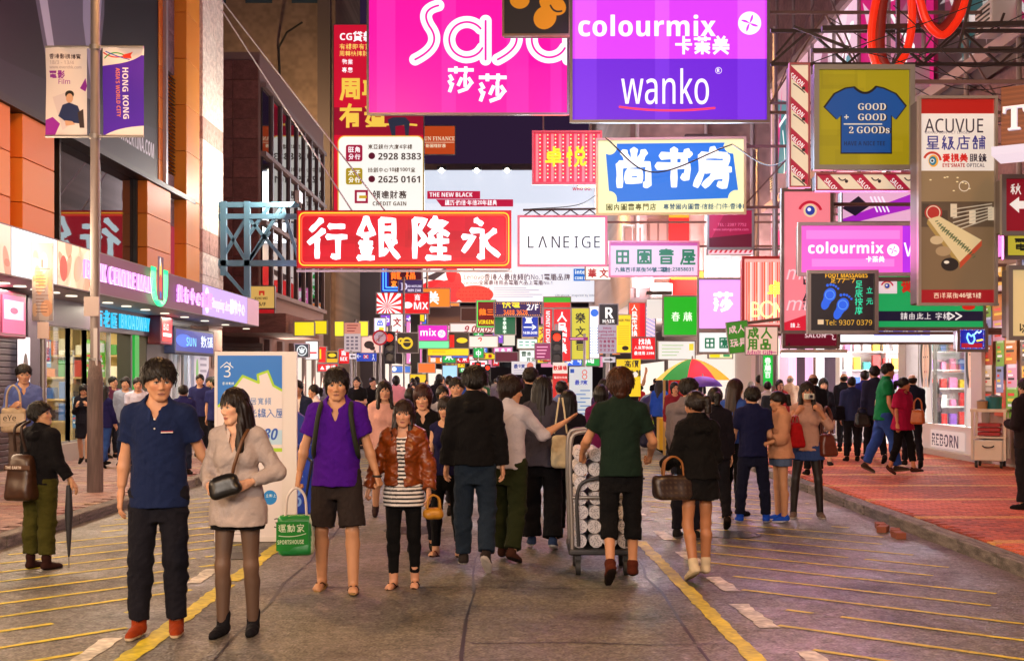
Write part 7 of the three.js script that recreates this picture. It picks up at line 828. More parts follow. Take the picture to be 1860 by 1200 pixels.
sign({ l: 'dark red glossy sign with a phone number over a striped strip', r: [1288,382,1366,450], d: 25, lv: 0.75, draw: (c, w, h) => { fill(c, '#98103c', 0,0, w, h); shape(c, '#b82050', [[0,60], [26,10], [40,0], [0,0]]); shape(c, '#5c0c24', [[0,50], [w, 42], [w, h], [0, h]]); write(c, 'TEL : 2387 7752', 16,22,7.5, '#e87a9c', { bold: false }); write(c, 'www.salonguidehk.com', 8,31,6, '#e87a9c', { bold: false }); } });
sign({ l: 'red and white striped strip under the glossy red sign', r: [1286,450,1368,462], d: 25, lv: 0.7, edge: 0.01, draw: (c, w, h) => { fill(c, '#f0c0c4', 0,0, w, h); for (let i = 0; i < 9; i++) shape(c, '#c81c34', [[6 + i * 9,3], [10 + i * 9,3], [6 + i * 9,9], [2 + i * 9,9]]); } });
// the crowd of signs down the street
const far = (r, d, l, bg, texts, more = {}) => sign({ l, r, d, lv: 0.95, edge: d * 0.0008, thick: 0.25, arm: '', draw: (c, w, h) => { fill(c, bg, 0,0, w, h); for (const t of texts) typeof t === 'function' ? t(c, w, h) : write(c, t[0], t[1], t[2], t[3], t[4], { weight: 0.14, ...(t[5] ?? {}) }); }, fine: 3, ...more });
far([1143,550,1172,612], 40, 'orange-red currency sign with vertical characters', '#e8401c', [['人民幣找換', 4,3,11, '#fff', { vertical: true }], (c, w) => fill(c, '#d8101c', w - 10,0,10,70)]);
far([1148,613,1190,652], 40, 'red currency board with white price lines', '#d8141c', [['找換', 12,2,11, '#fff'], ['人民幣快換', 4,15,6.5, '#fff'], ['最信用 2398', 4,25,6.5, '#fff']]);
far([1089,553,1122,589], 36, 'black hairdresser sign with a white R', '#1c1410', [['R', 8,1,28, '#f4f4f0'], ['HAIR', 5,26,9, '#f4f4f0', { squeeze: 1.05 }]]);
far([1120,572,1146,640], 38, 'yellow strip sign beside the hairdresser sign', '#f4d01c', [['HAIR PRO', 1,6,6, '#3a3010', { squeeze: 0.85 }], (c, w) => { for (let i = 0; i < 9; i++) fill(c, '#c8a010', 3,20 + i * 4, w - 6,1); disc(c, '#2a2010', 16,60,6,4); }], { light: 6, lightColor: '#ffe08a' });
far([1039,560,1070,652], 46, 'olive yellow strip with black bookshop characters', '#c8c03a', [['樂文書', 6,8,19, '#16140c', { vertical: true, gap: 0.3, weight: 0.1 }]]);
far([1006,561,1036,655], 44, 'red strip with large white currency characters', '#d8121c', [['人民幣換', 6,5,18, '#fff', { vertical: true, weight: 0.16 }]]);
far([988,561,1003,656], 44, 'narrow red money exchange strip with arrow', '#d8121c', [(c, w, h) => { c.save(); c.translate(w - 3,3); c.rotate(Math.PI / 2); write(c, 'MONEY EXCHANGE', 0,0,10, '#fff', { squeeze: 0.85 }); c.restore(); shape(c, '#fff', [[3,86], [8,80], [13,86], [10,86], [10,93], [6,93], [6,86]]); }]);
far([1071,556,1088,650], 50, 'white strip with blue flower print', '#eceef8', [(c) => { disc(c, '#2a6ad8', 9,12,7); for (let i = 0; i < 40; i++) disc(c, '#8aa8c8', 2 + (i % 4) * 4,40 + Math.floor(i / 4) * 5,1.2); }]);
far([949,572,977,611], 50, 'blue study room sign with arrow and hours', '#1c3aa8', [['室', 4,0,15, '#fff'], ['14:00-24:00', 1,28,7, '#fff', { squeeze: 0.7 }], (c) => shape(c, '#fff', [[3,22], [24,22], [18,18], [24,22], [18,26]], 2)]);
far([899,575,936,607], 48, 'dark green textbook sign with white characters', '#0c5a38', [['中學課本', 14,1,7, '#f0fff0', { vertical: true, gap: 0.08 }]]);
far([898,549,984,574], 47, 'violet sign with orange phone number and yellow bulbs', '#2a1450', [['3488 3628', 16,12,12, '#ff7a1c', { squeeze: 0.8 }], ['2/F', 58,1,15, '#fff'], ['快道', 14,-6,16, '#f4e83a'], (c, w, h) => dots(c, ['#ffb03a'], w, h, 4,0.9)]);
far([866,546,900,594], 52, 'orange neon karaoke sign with green edge', '#6a1010', [['龍三', 4,14,13, '#ff7a1c'], ['VIRGIN', 3,34,10, '#f4e01c', { squeeze: 0.8 }], (c, w, h) => { c.strokeStyle = '#5ae05a'; c.lineWidth = 2; c.strokeRect(1,1, w - 2, h - 2); }]);
far([760,591,812,618], 42, 'pink far lightbox with cropped white letters', '#e01cc0', [['mix', 2,4,17, '#fff'], (c) => flower(c, 42,15,7, '#e01cc0')]);
far([761,619,815,632], 43, 'pale green far lightbox below the pink one', '#7af0a8', []);
far([777,633,851,645], 44, 'plain yellow far canopy sign', '#f4d41c', [(c) => { c.globalAlpha = 0.3; fill(c, '#c8a010', 8,3,24,5); c.globalAlpha = 1; }]);
far([816,604,851,632], 45, 'dark far sign with a yellow oval emblem', '#3a2a1c', [(c) => { disc(c, '#f4d01c', 23,14,10,5); fill(c, '#e02418', 0,4,9,24); }]);
far([722,605,759,640], 38, 'dark sign with a yellow double-letter emblem', '#2a1c14', [(c) => { c.strokeStyle = '#e8c020'; c.lineWidth = 4; c.beginPath(); c.arc(17,18,9,0,7); c.stroke(); c.beginPath(); c.arc(6,14,4,0,7); c.stroke(); fill(c, '#e8c020', 10,15,14,2); }]);
far([684,532,779,569], 44, 'red and white sunburst sign of the music shop', '#e0141c', [(c, w, h) => { for (let i = 0; i < 14; i++) { const a = i * 0.45, b = a + 0.24; c.save(); c.beginPath(); c.rect(0,0,44, h); c.clip(); shape(c, '#fff', [[19,24], [19 + Math.cos(a) * 60,24 + Math.sin(a) * 60], [19 + Math.cos(b) * 60,24 + Math.sin(b) * 60]]); c.restore(); } disc(c, '#fff', 56,22,9,6); write(c, 'MX', 66,14,18, '#fff'); write(c, '商', 68,2,12, '#fff'); }]);
{ const q = { l: 'blue neon restaurant sign with orange characters behind the street sign', r: [692,488,765,531], d: 48, lv: 0.5, arm: '', draw: (c, w, h) => { fill(c, '#1c2ab0', 0,0, w, h); fill(c, '#4a1020', 14,0, w - 14, h - 10); } }, g = sign(q); for (const o of [4,9]) neon(g, q, [[o, 0], [o, 43 - o], [73,43 - o]], '#4a9cff', 0.03,1.6); neonText(g, q, '龍福', 18,2,18, '#ff6a1c', 0.03,1.5,0.5); neonText(g, q, '家酒', 18,22,11, '#ff8a2a', 0.02,1.5,0.6); }
far([724,509,767,531], 40, 'dark violet hotline sign on a pole', '#3a2a5a', [['D', 3,2,18, '#d8d0ec', { font: 'serif' }], ['AD HOTLINE', 16,8,5.5, '#e8e0f4', { squeeze: 0.8 }], ['9699 2348', 16,14,7, '#e8e0f4', { squeeze: 0.75 }]]);
far([791,611,850 + 54,630], 60, 'pale far hotline board with red script', '#f0dcd0', [['Ad Hotline 28', 10,12,8, '#a83a3a'], (c) => curve(c, '#c83a3a', 2,78,4,86,0,82,8)]);
far([818,588,900,603], 56, 'long white banner with dark red phone digits', '#e8d4d0', [['9 00:09', 24,1,16, '#8a1c2c', { italic: true }]]);
far([940,616,975,632], 52, 'white lit notice board with green lines', '#e8fff4', [(c) => { for (let i = 0; i < 6; i++) fill(c, '#3a8a7a', 3 + (i % 3) * 11,4 + Math.floor(i / 3) * 6,7,2); }]);
far([944,636,973,660], 44, 'white glowing upright board with dark characters', '#f2fbf6', [['書本', 3,2,9, '#2a4a3a'], ['百元', 12,13,8, '#2a4a3a']]);
far([972,624,1000,652], 42, 'maroon directions board with pink lines', '#8a1c54', [(c) => { for (let i = 0; i < 4; i++) fill(c, '#f0a8c8', 3,5 + i * 6,20 - i * 2,2); }]);
far([452,520,498,560], 37, 'beige restaurant sign with a red emblem and floor number', '#d8ac5c', [(c) => { fill(c, '#c8281c', 18,8,10,8); fill(c, '#d8ac5c', 21,12,4,4); }, ['KUNI MEI', 10,18,6, '#3a2a1c', { squeeze: 0.85 }], ['5/F', 17,28,9, '#2a1c14']], { lv: 0.75 });
far([470,561,498,573], 37, 'red strip under the beige restaurant sign', '#b8141c', [], { lv: 0.7 });
far([535,585,570,609], 37, 'plain yellow board on the brown building corner', '#f4dc1c', [], {});
far([570,583,593,606], 41, 'plain yellow board farther along the brown building', '#f0d61c', []);
far([608,584,624,610], 40, 'bright yellow light panel left of the parking notice', '#fff03a', []);
far([652,584,668,610], 40, 'bright yellow light panel right of the parking notice', '#fff03a', []);
far([536,625,560,648], 33, 'black projecting sign with a white paw emblem', '#14282a', [(c) => { ring(c, '#e8f4f0', 12,11.5,8.5,2); disc(c, '#e8f4f0', 12,13,4.5,3.5); disc(c, '#e8f4f0', 8,9,1.6); disc(c, '#e8f4f0', 12,7.6,1.6); disc(c, '#e8f4f0', 16,9,1.6); }], { lv: 0.8 });
far([555,620,577,652], 42, 'white lit sign with red underline behind the paw sign', '#f6f2f4', [(c) => fill(c, '#d8242c', 6,19,14,3)], { lv: 1.05 });
far([593,638,613,658], 38, 'yellow sign with black oval emblem', '#e8b01c', [(c) => { fill(c, '#1c1410', 1,1,18,12); disc(c, '#f4d01c', 10,7,7,3.6); }]);
far([615,634,634,660], 39, 'small red music shop sign with white letters', '#e0141c', [['MX', 2,13,10, '#fff', { squeeze: 0.9 }], ['商', 4,2,10, '#fff']]);
far([578,630,592,658], 43, 'red banner with yellow edge behind the emblem sign', '#d0181c', [(c) => fill(c, '#f4c01c', 2,4,3,18)]);
far([577,661,613,674], 36, 'red kiosk sign with a white triangle', '#e01c20', [(c) => shape(c, '#fff', [[4,10], [8,3], [12,10]]), ['商場', 14,2,9, '#fff']]);
far([656,610,694,640], 46, 'pale advert with a black splash', '#e8b8b0', [(c) => { disc(c, '#2a1c1c', 14,16,9,7); disc(c, '#2a1c1c', 20,22,5,4); }], { lv: 0.7 });
far([680,578,700,602], 44, 'white and blue glowing sign with slanted letters', '#f0e8ff', [['出', 4,2,12, '#2a5ac8'], (c) => fill(c, '#f0d03a', 8,16,9,6)], { lv: 1.1 });
far([1288,640,1330,650], 26, 'small yellow and white card strip', '#f0e8b0', [(c) => { fill(c, '#e8d01c', 2,1,18,8); fill(c, '#4a9a5a', 26,2,12,6); }]);
far([1196,620,1262,652], 34, 'white shop board with faint green print', '#e8e8e0', [(c) => { for (let i = 0; i < 4; i++) fill(c, '#b0c8a0', 6,6 + i * 6,40 - i * 4,2); fill(c, '#f0d83a', 56,4,8,12); }], { lv: 0.8 });
far([1386,645,1404,700], 24, 'narrow green strip with white characters', '#17b83c', [['春藤百', 3,4,12, '#f0fff0', { vertical: true }]]);
far([760,660,790,676], 58, 'orange far sign under the yellow canopy', '#f0681c', []);
far([804,664,830,690], 60, 'pale blue far lightbox', '#a8d8f4', []);
far([854,655,885,665], 66, 'white far lightbox with red letters', '#ffe8ec', [(c) => fill(c, '#e83a4a', 3,3,24,4)], { lv: 1.1 });
far([745,680,775,694], 64, 'yellow far shop sign', '#e8c01c', []); far([708,665,745,676], 60, 'blue far shop sign with a white disc', '#2a6ac8', [(c) => disc(c, '#fff', 8,5,4)]);
far([880,560,896,600], 58, 'red far strip sign', '#c81c28', [['大元', 3,4,10, '#ffd040', { vertical: true }]]); far([988,540,1036,558], 60, 'green and red far lightbox', '#3aa82a', [(c) => fill(c, '#d82a2a', 0,9,48,9)]); far([1100,536,1140,550], 58, 'magenta far glow sign', '#e070c0', []);
far([1172,548,1190,612], 45, 'pink barber-striped far post sign', '#e8c8e0', [(c) => { for (let i = 0; i < 10; i++) shape(c, '#8a9ac8', [[0, i * 7], [18, i * 7 + 10]], 1.6); }]);
far([900,640,940,656], 70, 'dim far maroon sign', '#5a1c2c', []); far([838,560,866,582], 62, 'dark far brown sign', '#4a2a22', [], { lv: 0.5 });

{ // more small lightboxes far down both sides
const cols = [['red', '#d8202c'], ['white', '#f6f2ec'], ['yellow', '#f4cc1c'], ['green', '#2aa84a'], ['pink', '#f080c0'], ['blue', '#3a6ae0'], ['orange', '#f08028'], ['violet', '#8a4ad0']], kind = ['tall', 'square', 'wide'];
for (let i = 0; i < 64; i++) { const [n, c] = cols[Math.floor(rnd() * 8)], k = Math.floor(rnd() * 3), d = 52 + rnd() * 70, left = rnd() < 0.5, x = (left ? -1 : 1) * between(d > 80 ? 1.5 : 3.4,7.6), y = between(3.2, d > 90 ? 6 : 9), w = [0.7,1.1,2.1][k] * between(0.8,1.3), h = [2.2,1.1,0.7][k] * between(0.8,1.3), px = VPX + x / d * FOCAL, py = VPY - (y - EYE) / d * FOCAL, a = w / d * FOCAL / 2, e = h / d * FOCAL / 2;
far([px - a, py - e, px + a, py + e], d, kind[k] + ' ' + n + ' far lightbox on the ' + (left ? 'left' : 'right') + ' side of the street ' + (d > 95 ? 'at its far end' : d > 72 ? 'past the billboard' : 'before the billboard'), c, [(q, W, H) => { const ink = n === 'white' || n === 'yellow' ? '#a01c28' : '#fff'; const m = Math.max(1, Math.round(Math.max(W, H) / Math.min(W, H))); for (let j = 0; j < m; j++) write(q, '大東中華西文周永美書'[Math.floor(rnd() * 10)], k === 2 ? W * (j + 0.15) / m : W * 0.15, k === 0 ? H * (j + 0.1) / m : H * 0.15, Math.min(W, H) * 0.7, ink, { weight: 0.13 }); }], { group: 'far lightboxes', lv: 1.0 }); }
}
// ---------- poles, banners, stands ----------
{ // lamp post with two banners
const p = ground(172,893, KERB), g = thing('lamp_post', 'tall grey lamp post with two cloth banners on the left pavement', 'lamp post', V(p.x, KERB, p.z)), d = -p.z, k = d / FOCAL, Y = (py) => EYE - (py - VPY) * k - KERB, post = mat([0.24,0.2,0.19], 0.5, { metalness: 0.35 });
part(g, 'base_sleeve', lathe([[0.001,0], [0.105,0], [0.1, Y(690)], [0.078, Y(655)], [0.001, Y(655)]], 24), concrete([0.42,0.36,0.35], 120)); part(g, 'shaft', lathe([[0.064, Y(662)], [0.06, Y(250)], [0.055,8.6], [0.001,8.62]], 20), post);
part(g, 'collar', [cyl(0.085,0.085,0.05,20,0, Y(720), 0), cyl(0.085,0.085,0.03,20,0, Y(652), 0)], steel); part(g, 'number_plate', box(0.2,0.26,0.02,-0.02, Y(557), 0.075), mat([0.42,0.33,0.31], 0.6)); part(g, 'paint_patch', box(0.05,0.5,0.012,0.03, Y(630), 0.068), mat([0.5,0.46,0.46], 0.7));
for (const y of [86,248]) part(g, 'banner_arm', [rod(V(-0.66, Y(y), 0.02), V(0.66, Y(y), 0.02), 0.018), cyl(0.075,0.075,0.06,16,0, Y(y), 0)], steel);
const bn = (x0, x1, draw, l) => { const b = printed(g, 'banner', new THREE.PlaneGeometry((x1 - x0) * k, 161 * k, 6,8).translate(((x0 + x1) / 2 - 174) * k, Y(167), 0.02), x1 - x0,161, draw, 0,0.7); const a = b.geometry.attributes.position; for (let i = 0; i < a.count; i++) a.setZ(i, a.getZ(i) + 0.025 * noise(a.getX(i) * 4, a.getY(i) * 2,3)); b.geometry.computeVertexNormals(); b.userData.label = l; };
bn(85,160, (c, w, h) => { fill(c, '#eae0de', 0,0, w, h); write(c, '香港影視博覽', 7,12,9, '#3a2a34', { weight: 0.1 }); write(c, '18/3 - 13/4', 7,23,9, '#b8a8b0', { bold: false }); write(c, 'www.eventhk.com', 7,32,7, '#a898a0', { bold: false }); write(c, '電影', 6,42,14, '#8a1c9a', { weight: 0.12 }); write(c, 'Film', 22,56,12, '#8a1c9a', { bold: false }); shape(c, '#8a1c9a', [[62,74], [72,56], [75,70], [72,80]]); shape(c, '#9a1ca8', [[0,132], [12,126], [25,138], [16,160], [0,161]]); shape(c, '#ddd0d4', [[12,90], [40,80], [60,130], [30,150]]); disc(c, '#1c1410', 43,85,8,7); disc(c, '#d8a888', 43,92,6.5,8.5); shape(c, '#1c2c5c', [[30,104], [42,100], [58,106], [66,126], [62,138], [38,136], [22,124]]); shape(c, '#d8a888', [[34,132], [48,134], [54,140], [36,142]]); shape(c, '#3a2a2a', [[58,118], [68,112], [70,146], [62,146]]); }, 'pale film banner with a seated figure in navy');
bn(189,263, (c, w, h) => { fill(c, '#4a14b8', 0,0, w, h); fill(c, '#ece4e6', 0,0, w, 14); c.fillStyle = '#ece4e6'; c.beginPath(); c.moveTo(0,34); c.quadraticCurveTo(54,30, w, 10); c.lineTo(w, 0); c.lineTo(0,0); c.fill(); c.beginPath(); c.moveTo(0, h); c.quadraticCurveTo(26,144, w, 142); c.lineTo(w, h); c.fill(); curve(c, '#c8242c', 2,2,10,22,26,50,12); curve(c, '#2a9a4a', 2,4,20,20,2,46,18); curve(c, '#2a4ac8', 1.6,6,8,26,18,48,22); shape(c, '#e8341c', [[36,14], [54,8], [50,14], [52,20], [38,20]]); c.save(); c.translate(48,36); c.rotate(Math.PI / 2); write(c, 'HONG KONG', 0,0,14.5, '#f4f0fa', { squeeze: 1.06 }); c.restore(); c.save(); c.translate(33,38); c.rotate(Math.PI / 2); write(c, 'ASIA\'S WORLD CITY', 0,0,9.5, '#f08a5a', { squeeze: 1.0 }); c.restore(); }, 'violet city banner with white capitals');
part(g, 'lamp_arm', poly([V(0,8.5,0), V(0.5,8.9,0.2), V(1.8,9.0,0.6)], 0.045), post); part(g, 'lamp_head', rbox(0.9,0.14,0.34,0.05,2.1,9.0,0.6), post); part(g, 'lamp_lens', box(0.8,0.03,0.28,2.1,8.915,0.6), glow('#ffd9a8', 3)); lightBar(g, 0.8,0.28, V(2.1,8.88,0.6), V(2.3,0,0.61), '#ffbe78', 800);
}
{ // other street lamps: near ones light the road, the far three are added fill
for (const [x, z, l, p] of [[5.2,-3.5, 'street lamp on the brick pavement before the loose bricks', 1000], [-5.4,4.0, 'street lamp on the slab pavement before the boy with the brown bag', 1000], [5.2,9, 'street lamp at the near end of the brick pavement', 800], [5.4,-24.5, 'street lamp on the brick pavement by the glazed shop', 700], [7.6,-37, 'added street lamp beside the right junction railing', 1300], [4.6,-46, 'added street lamp before the far right shops', 1200], [-5.0,-62, 'added street lamp under the wide billboard', 1300]]) {
const g = thing('street_lamp', l, 'lamp post', V(x, 0.1, z)), s = x > 0 ? -1 : 1, post = mat([0.24,0.2,0.19], 0.5, { metalness: 0.35 }); part(g, 'shaft', lathe([[0.001,0], [0.1,0], [0.06,2.4], [0.05,9], [0.001,9]], 14), post); part(g, 'lamp_arm', poly([V(0,8.9,0), V(s * 0.6,9.2,0), V(s * 1.6,9.3,0)], 0.04), post); part(g, 'lamp_head', rbox(0.9,0.14,0.34,0.05, s * 1.9,9.3,0), post); part(g, 'lamp_lens', box(0.8,0.03,0.28, s * 1.9,9.215,0), glow('#ffd9a8', 3)); lightBar(g, 0.8,0.28, V(s * 1.9,9.18,0), V(s * 2.0,0,0.01), '#ffbe78', p * 0.85); }
// unseen lightboxes added over the street behind the camera to light the faces
for (const [x, y, z, w, h, c, l, p] of [[-2.5,5.2,4.5,4,2, '#fff0e0', 'unseen cream lightbox added over the street and facing the walking couple', 55], [3.2,5.6,6.5,3.6,2.2, '#ffe4dc', 'unseen pinkish lightbox added over the street and facing the trolley man', 36]]) { const g = thing('hanging_sign', l, 'sign', V(x, y, z), Math.PI); part(g, 'case', rbox(w + 0.1, h + 0.1,0.25,0.02,0,0,-0.13), mat([0.12,0.1,0.1], 0.5)); part(g, 'face', box(w, h, 0.02), glow(c, 0.9)); part(g, 'bracket', bar(V(0, h / 2,-0.1), V(x > 0 ? x - RX : x - LX, h / 2,-0.1), 0.08), girder); lightBar(g, w, h, V(0,0,0.06), V(0,-1.5,4), c, p); }
}
{ // parking notice pole on the left
const p = ground(78,880, KERB), g = thing('notice_pole', 'grey pole with a tall faded notice plate on the left pavement', 'sign pole', V(p.x, KERB, p.z)), k = -p.z / FOCAL, Y = (py) => EYE - (py - VPY) * k - KERB; part(g, 'pole', cyl(0.045,0.045, Y(565), 14,0, Y(565) / 2,0), steel);
printed(g, 'notice_plate', plane(36 * k, 140 * k, 0.01, Y(512), 0.06), 36,140, (c, w, h) => { fill(c, '#86787a', 0,0, w, h); const r = generator(66); for (let i = 0; i < 26; i++) { c.globalAlpha = 0.4; disc(c, ['#d8742a', '#c8c0bc', '#8a8084', '#e0a060'][i % 4], r() * w, 30 + r() * 100,4 + r() * 8,6 + r() * 16); } c.globalAlpha = 1; for (let i = 0; i < 14; i++) fill(c, '#6a4a44', 6,46 + i * 6,12 + r() * 14,1.6); fill(c, '#2a2430', 16,30,3,14); }, 0,0.4); part(g, 'plate_back', box(38 * k, 142 * k, 0.02,0.01, Y(512), 0.045), steel); part(g, 'small_plate', box(20 * k, 30 * k, 0.02,0.02, Y(600), 0.055), mat([0.6,0.45,0.4], 0.5));
}
// ---------- junction: signals, railings, small signs ----------
const signalRed = glow('#ff2a10', 3);
function signal(px, d, yHead, l, lit = 0) { const p = at(px, 690, d), g = thing('traffic_signal', l, 'traffic light', V(p.x, 0, p.z)), k = d / FOCAL, Y = (py) => EYE - (py - VPY) * k; part(g, 'pole', cyl(0.055,0.055, Y(yHead) + 0.4,12,0, (Y(yHead) + 0.4) / 2,0), steel); part(g, 'head', rbox(0.34,1.0,0.24,0.04,0, Y(yHead) - 0.3,0.12), darkMetal); [0,1,2].forEach((i) => { part(g, 'lens', new THREE.CylinderGeometry(0.11,0.11,0.04,18).rotateX(Math.PI / 2).translate(0, Y(yHead) - i * 0.3,0.25), i === lit ? signalRed : mat([0.03,0.02,0.02], 0.2)); part(g, 'hood', new THREE.CylinderGeometry(0.13,0.13,0.16,16,1, true, Math.PI / 2, Math.PI).rotateX(Math.PI / 2).translate(0, Y(yHead) - i * 0.3,0.31), darkMetal); }); return g; }
signal(709,36,614, 'traffic light showing red beside the round no-turn sign'); signal(1011,34,613, 'traffic light showing red before the red currency strips'); signal(868,60,664, 'far traffic light showing red down the street'); signal(886,66,668, 'farthest traffic light showing red'); 
{ const d = 35, p = at(690,690, d), g = thing('no_turn_sign', 'round red-ringed no right turn sign on a pole', 'traffic sign', V(p.x, 0, p.z)), k = d / FOCAL, y = EYE + (690 - 613) * k; part(g, 'pole', cyl(0.04,0.04, y + 0.1,12,0, (y + 0.1) / 2,-0.03), steel); part(g, 'plate', new THREE.CylinderGeometry(0.23,0.23,0.02,28).rotateX(Math.PI / 2).translate(0, y, 0), mat([0.75,0.7,0.72], 0.4)); part(g, 'ring', new THREE.TorusGeometry(0.21,0.028,8,30).translate(0, y, 0.012), mat('#d0142c', 0.4)); part(g, 'arrow', [bar(V(-0.03, y - 0.12,0.02), V(-0.03, y + 0.07,0.02), 0.05,0.01), bar(V(-0.03, y + 0.06,0.02), V(0.1, y + 0.06,0.02), 0.05,0.01)], darkMetal); part(g, 'slash', bar(V(-0.14, y - 0.14,0.028), V(0.14, y + 0.14,0.028), 0.04,0.01), mat('#d0142c', 0.4)); }
const board = (px, d, r, l, draw, more = {}) => { const p = at(px, 690, d), g = thing(more.n ?? 'pole_sign', l, 'sign', V(p.x, 0, p.z)), k = d / FOCAL, y0 = EYE + (690 - r[3]) * k, y1 = EYE + (690 - r[1]) * k, w = (r[2] - r[0]) * k, cx = ((r[0] + r[2]) / 2 - px) * k; part(g, 'pole', cyl(0.04,0.04, y1 + 0.1,12,0, (y1 + 0.1) / 2,-0.05), steel); part(g, 'plate', box(w, y1 - y0,0.03, cx, (y0 + y1) / 2,-0.002), steel); printed(g, 'face', plane(w, y1 - y0, cx, (y0 + y1) / 2,0.016), r[2] - r[0], r[3] - r[1], draw, more.lv ?? 0.15,0.4,3); };
board(645,37, [625,586,655,639], 'tall parking notice with a pink heading between yellow panels', (c, w, h) => { fill(c, '#d8c8c8', 0,0, w, h); fill(c, '#e89a80', 0,0, w, 20); for (let i = 0; i < 3; i++) fill(c, '#a83a2a', 5,4 + i * 5,20 - i * 3,1.8); for (let i = 0; i < 12; i++) fill(c, '#7a6a78', 4 + (i % 3) * 8,25 + Math.floor(i / 3) * 6.5,5,3.5); }, { lv: 0.5 });
board(637,34, [634,642,647,652], 'white left arrow plate on a pole', (c, w, h) => { fill(c, '#e8e8ec', 0,0, w, h); shape(c, '#1c1c20', [[2,5], [6,2], [6,4], [11,4], [11,6], [6,6], [6,8]]); }, { lv: 0.4 });
board(680,37.5, [643,641,684,656], 'blue pedestrian direction sign with arrow and walking figure', (c, w, h) => { fill(c, '#1c4ac8', 0,0, w, h); shape(c, '#e8ecff', [[3,6], [8,3], [5,6], [12,6], [5,6], [8,9]], 1.4); fill(c, '#d8343a', 17,3,9,7); shape(c, '#e8ecff', [[19,4], [24,9]], 1.4); shape(c, '#e8ecff', [[24,4], [19,9]], 1.4); disc(c, '#e8ecff', 35,3.5,1.3); shape(c, '#e8ecff', [[35,5], [35,8], [33,12]], 1.4); shape(c, '#e8ecff', [[35,8], [37,12]], 1.4); }, { lv: 0.6 });
board(1103,33, [1086,590,1120,642], 'grey waiting notice in English and Chinese on a pole', (c, w, h) => { fill(c, '#a8a4b8', 0,0, w, h); for (const [t, y] of [['Vehicle', 3], ['waiting will be', 9], ['prosecuted', 15], ['without warning', 21]]) write(c, t, w / 2, y, 5.6, '#8a1c4a', { align: 'center', squeeze: 0.8 }); for (const [t, y] of [['行車等候', 27], ['百話有行', 35], ['不不不行', 43]]) write(c, t, w / 2, y, 6, '#8a2a50', { align: 'center', weight: 0.12, gap: 0.2 }); }, { lv: 0.45 });
board(1105,32, [1094,648,1118,658], 'white right arrow plate under the grey waiting notice', (c, w, h) => { fill(c, '#c8ccd8', 0,0, w, h); shape(c, '#1c1c28', [[4,4], [14,4], [14,2], [20,5], [14,8], [14,6], [4,6]]); }, { lv: 0.4 });
board(1062,33.5, [1034,612,1068,618], 'thin maroon street name blade', (c, w, h) => { fill(c, '#8a1c6a', 0,0, w, h); fill(c, '#e8a8d0', 2,2,24,2); }, { lv: 0.5 });
board(733,39, [722,508,724,510], 'slender dark pole of the hotline sign', (c, w, h) => fill(c, '#444', 0,0, w, h), { n: 'slender_pole' });
{ // pedestrian railings
for (const [x0, x1, d, l] of [[-6.4,-3.7,31.4, 'grey steel railing at the left corner of the junction'], [3.9,7.4,33.5, 'grey steel railing at the right corner of the junction']]) { const g = thing('railing', l, 'railing', V(x0,0,-d)), L = x1 - x0, n = Math.round(L / 0.13); part(g, 'rail', [rod(V(0,1.05,0), V(L, 1.05,0), 0.03), rod(V(0,0.18,0), V(L, 0.18,0), 0.025)], steel); for (let i = 0; i <= n; i++) part(g, 'baluster', rod(V(L * i / n, 0.18,0), V(L * i / n, 1.05,0), 0.011,6), steel); for (let i = 0; i <= 2; i++) part(g, 'post', rod(V(L * i / 2,0,0), V(L * i / 2,1.1,0), 0.035), steel); }
}
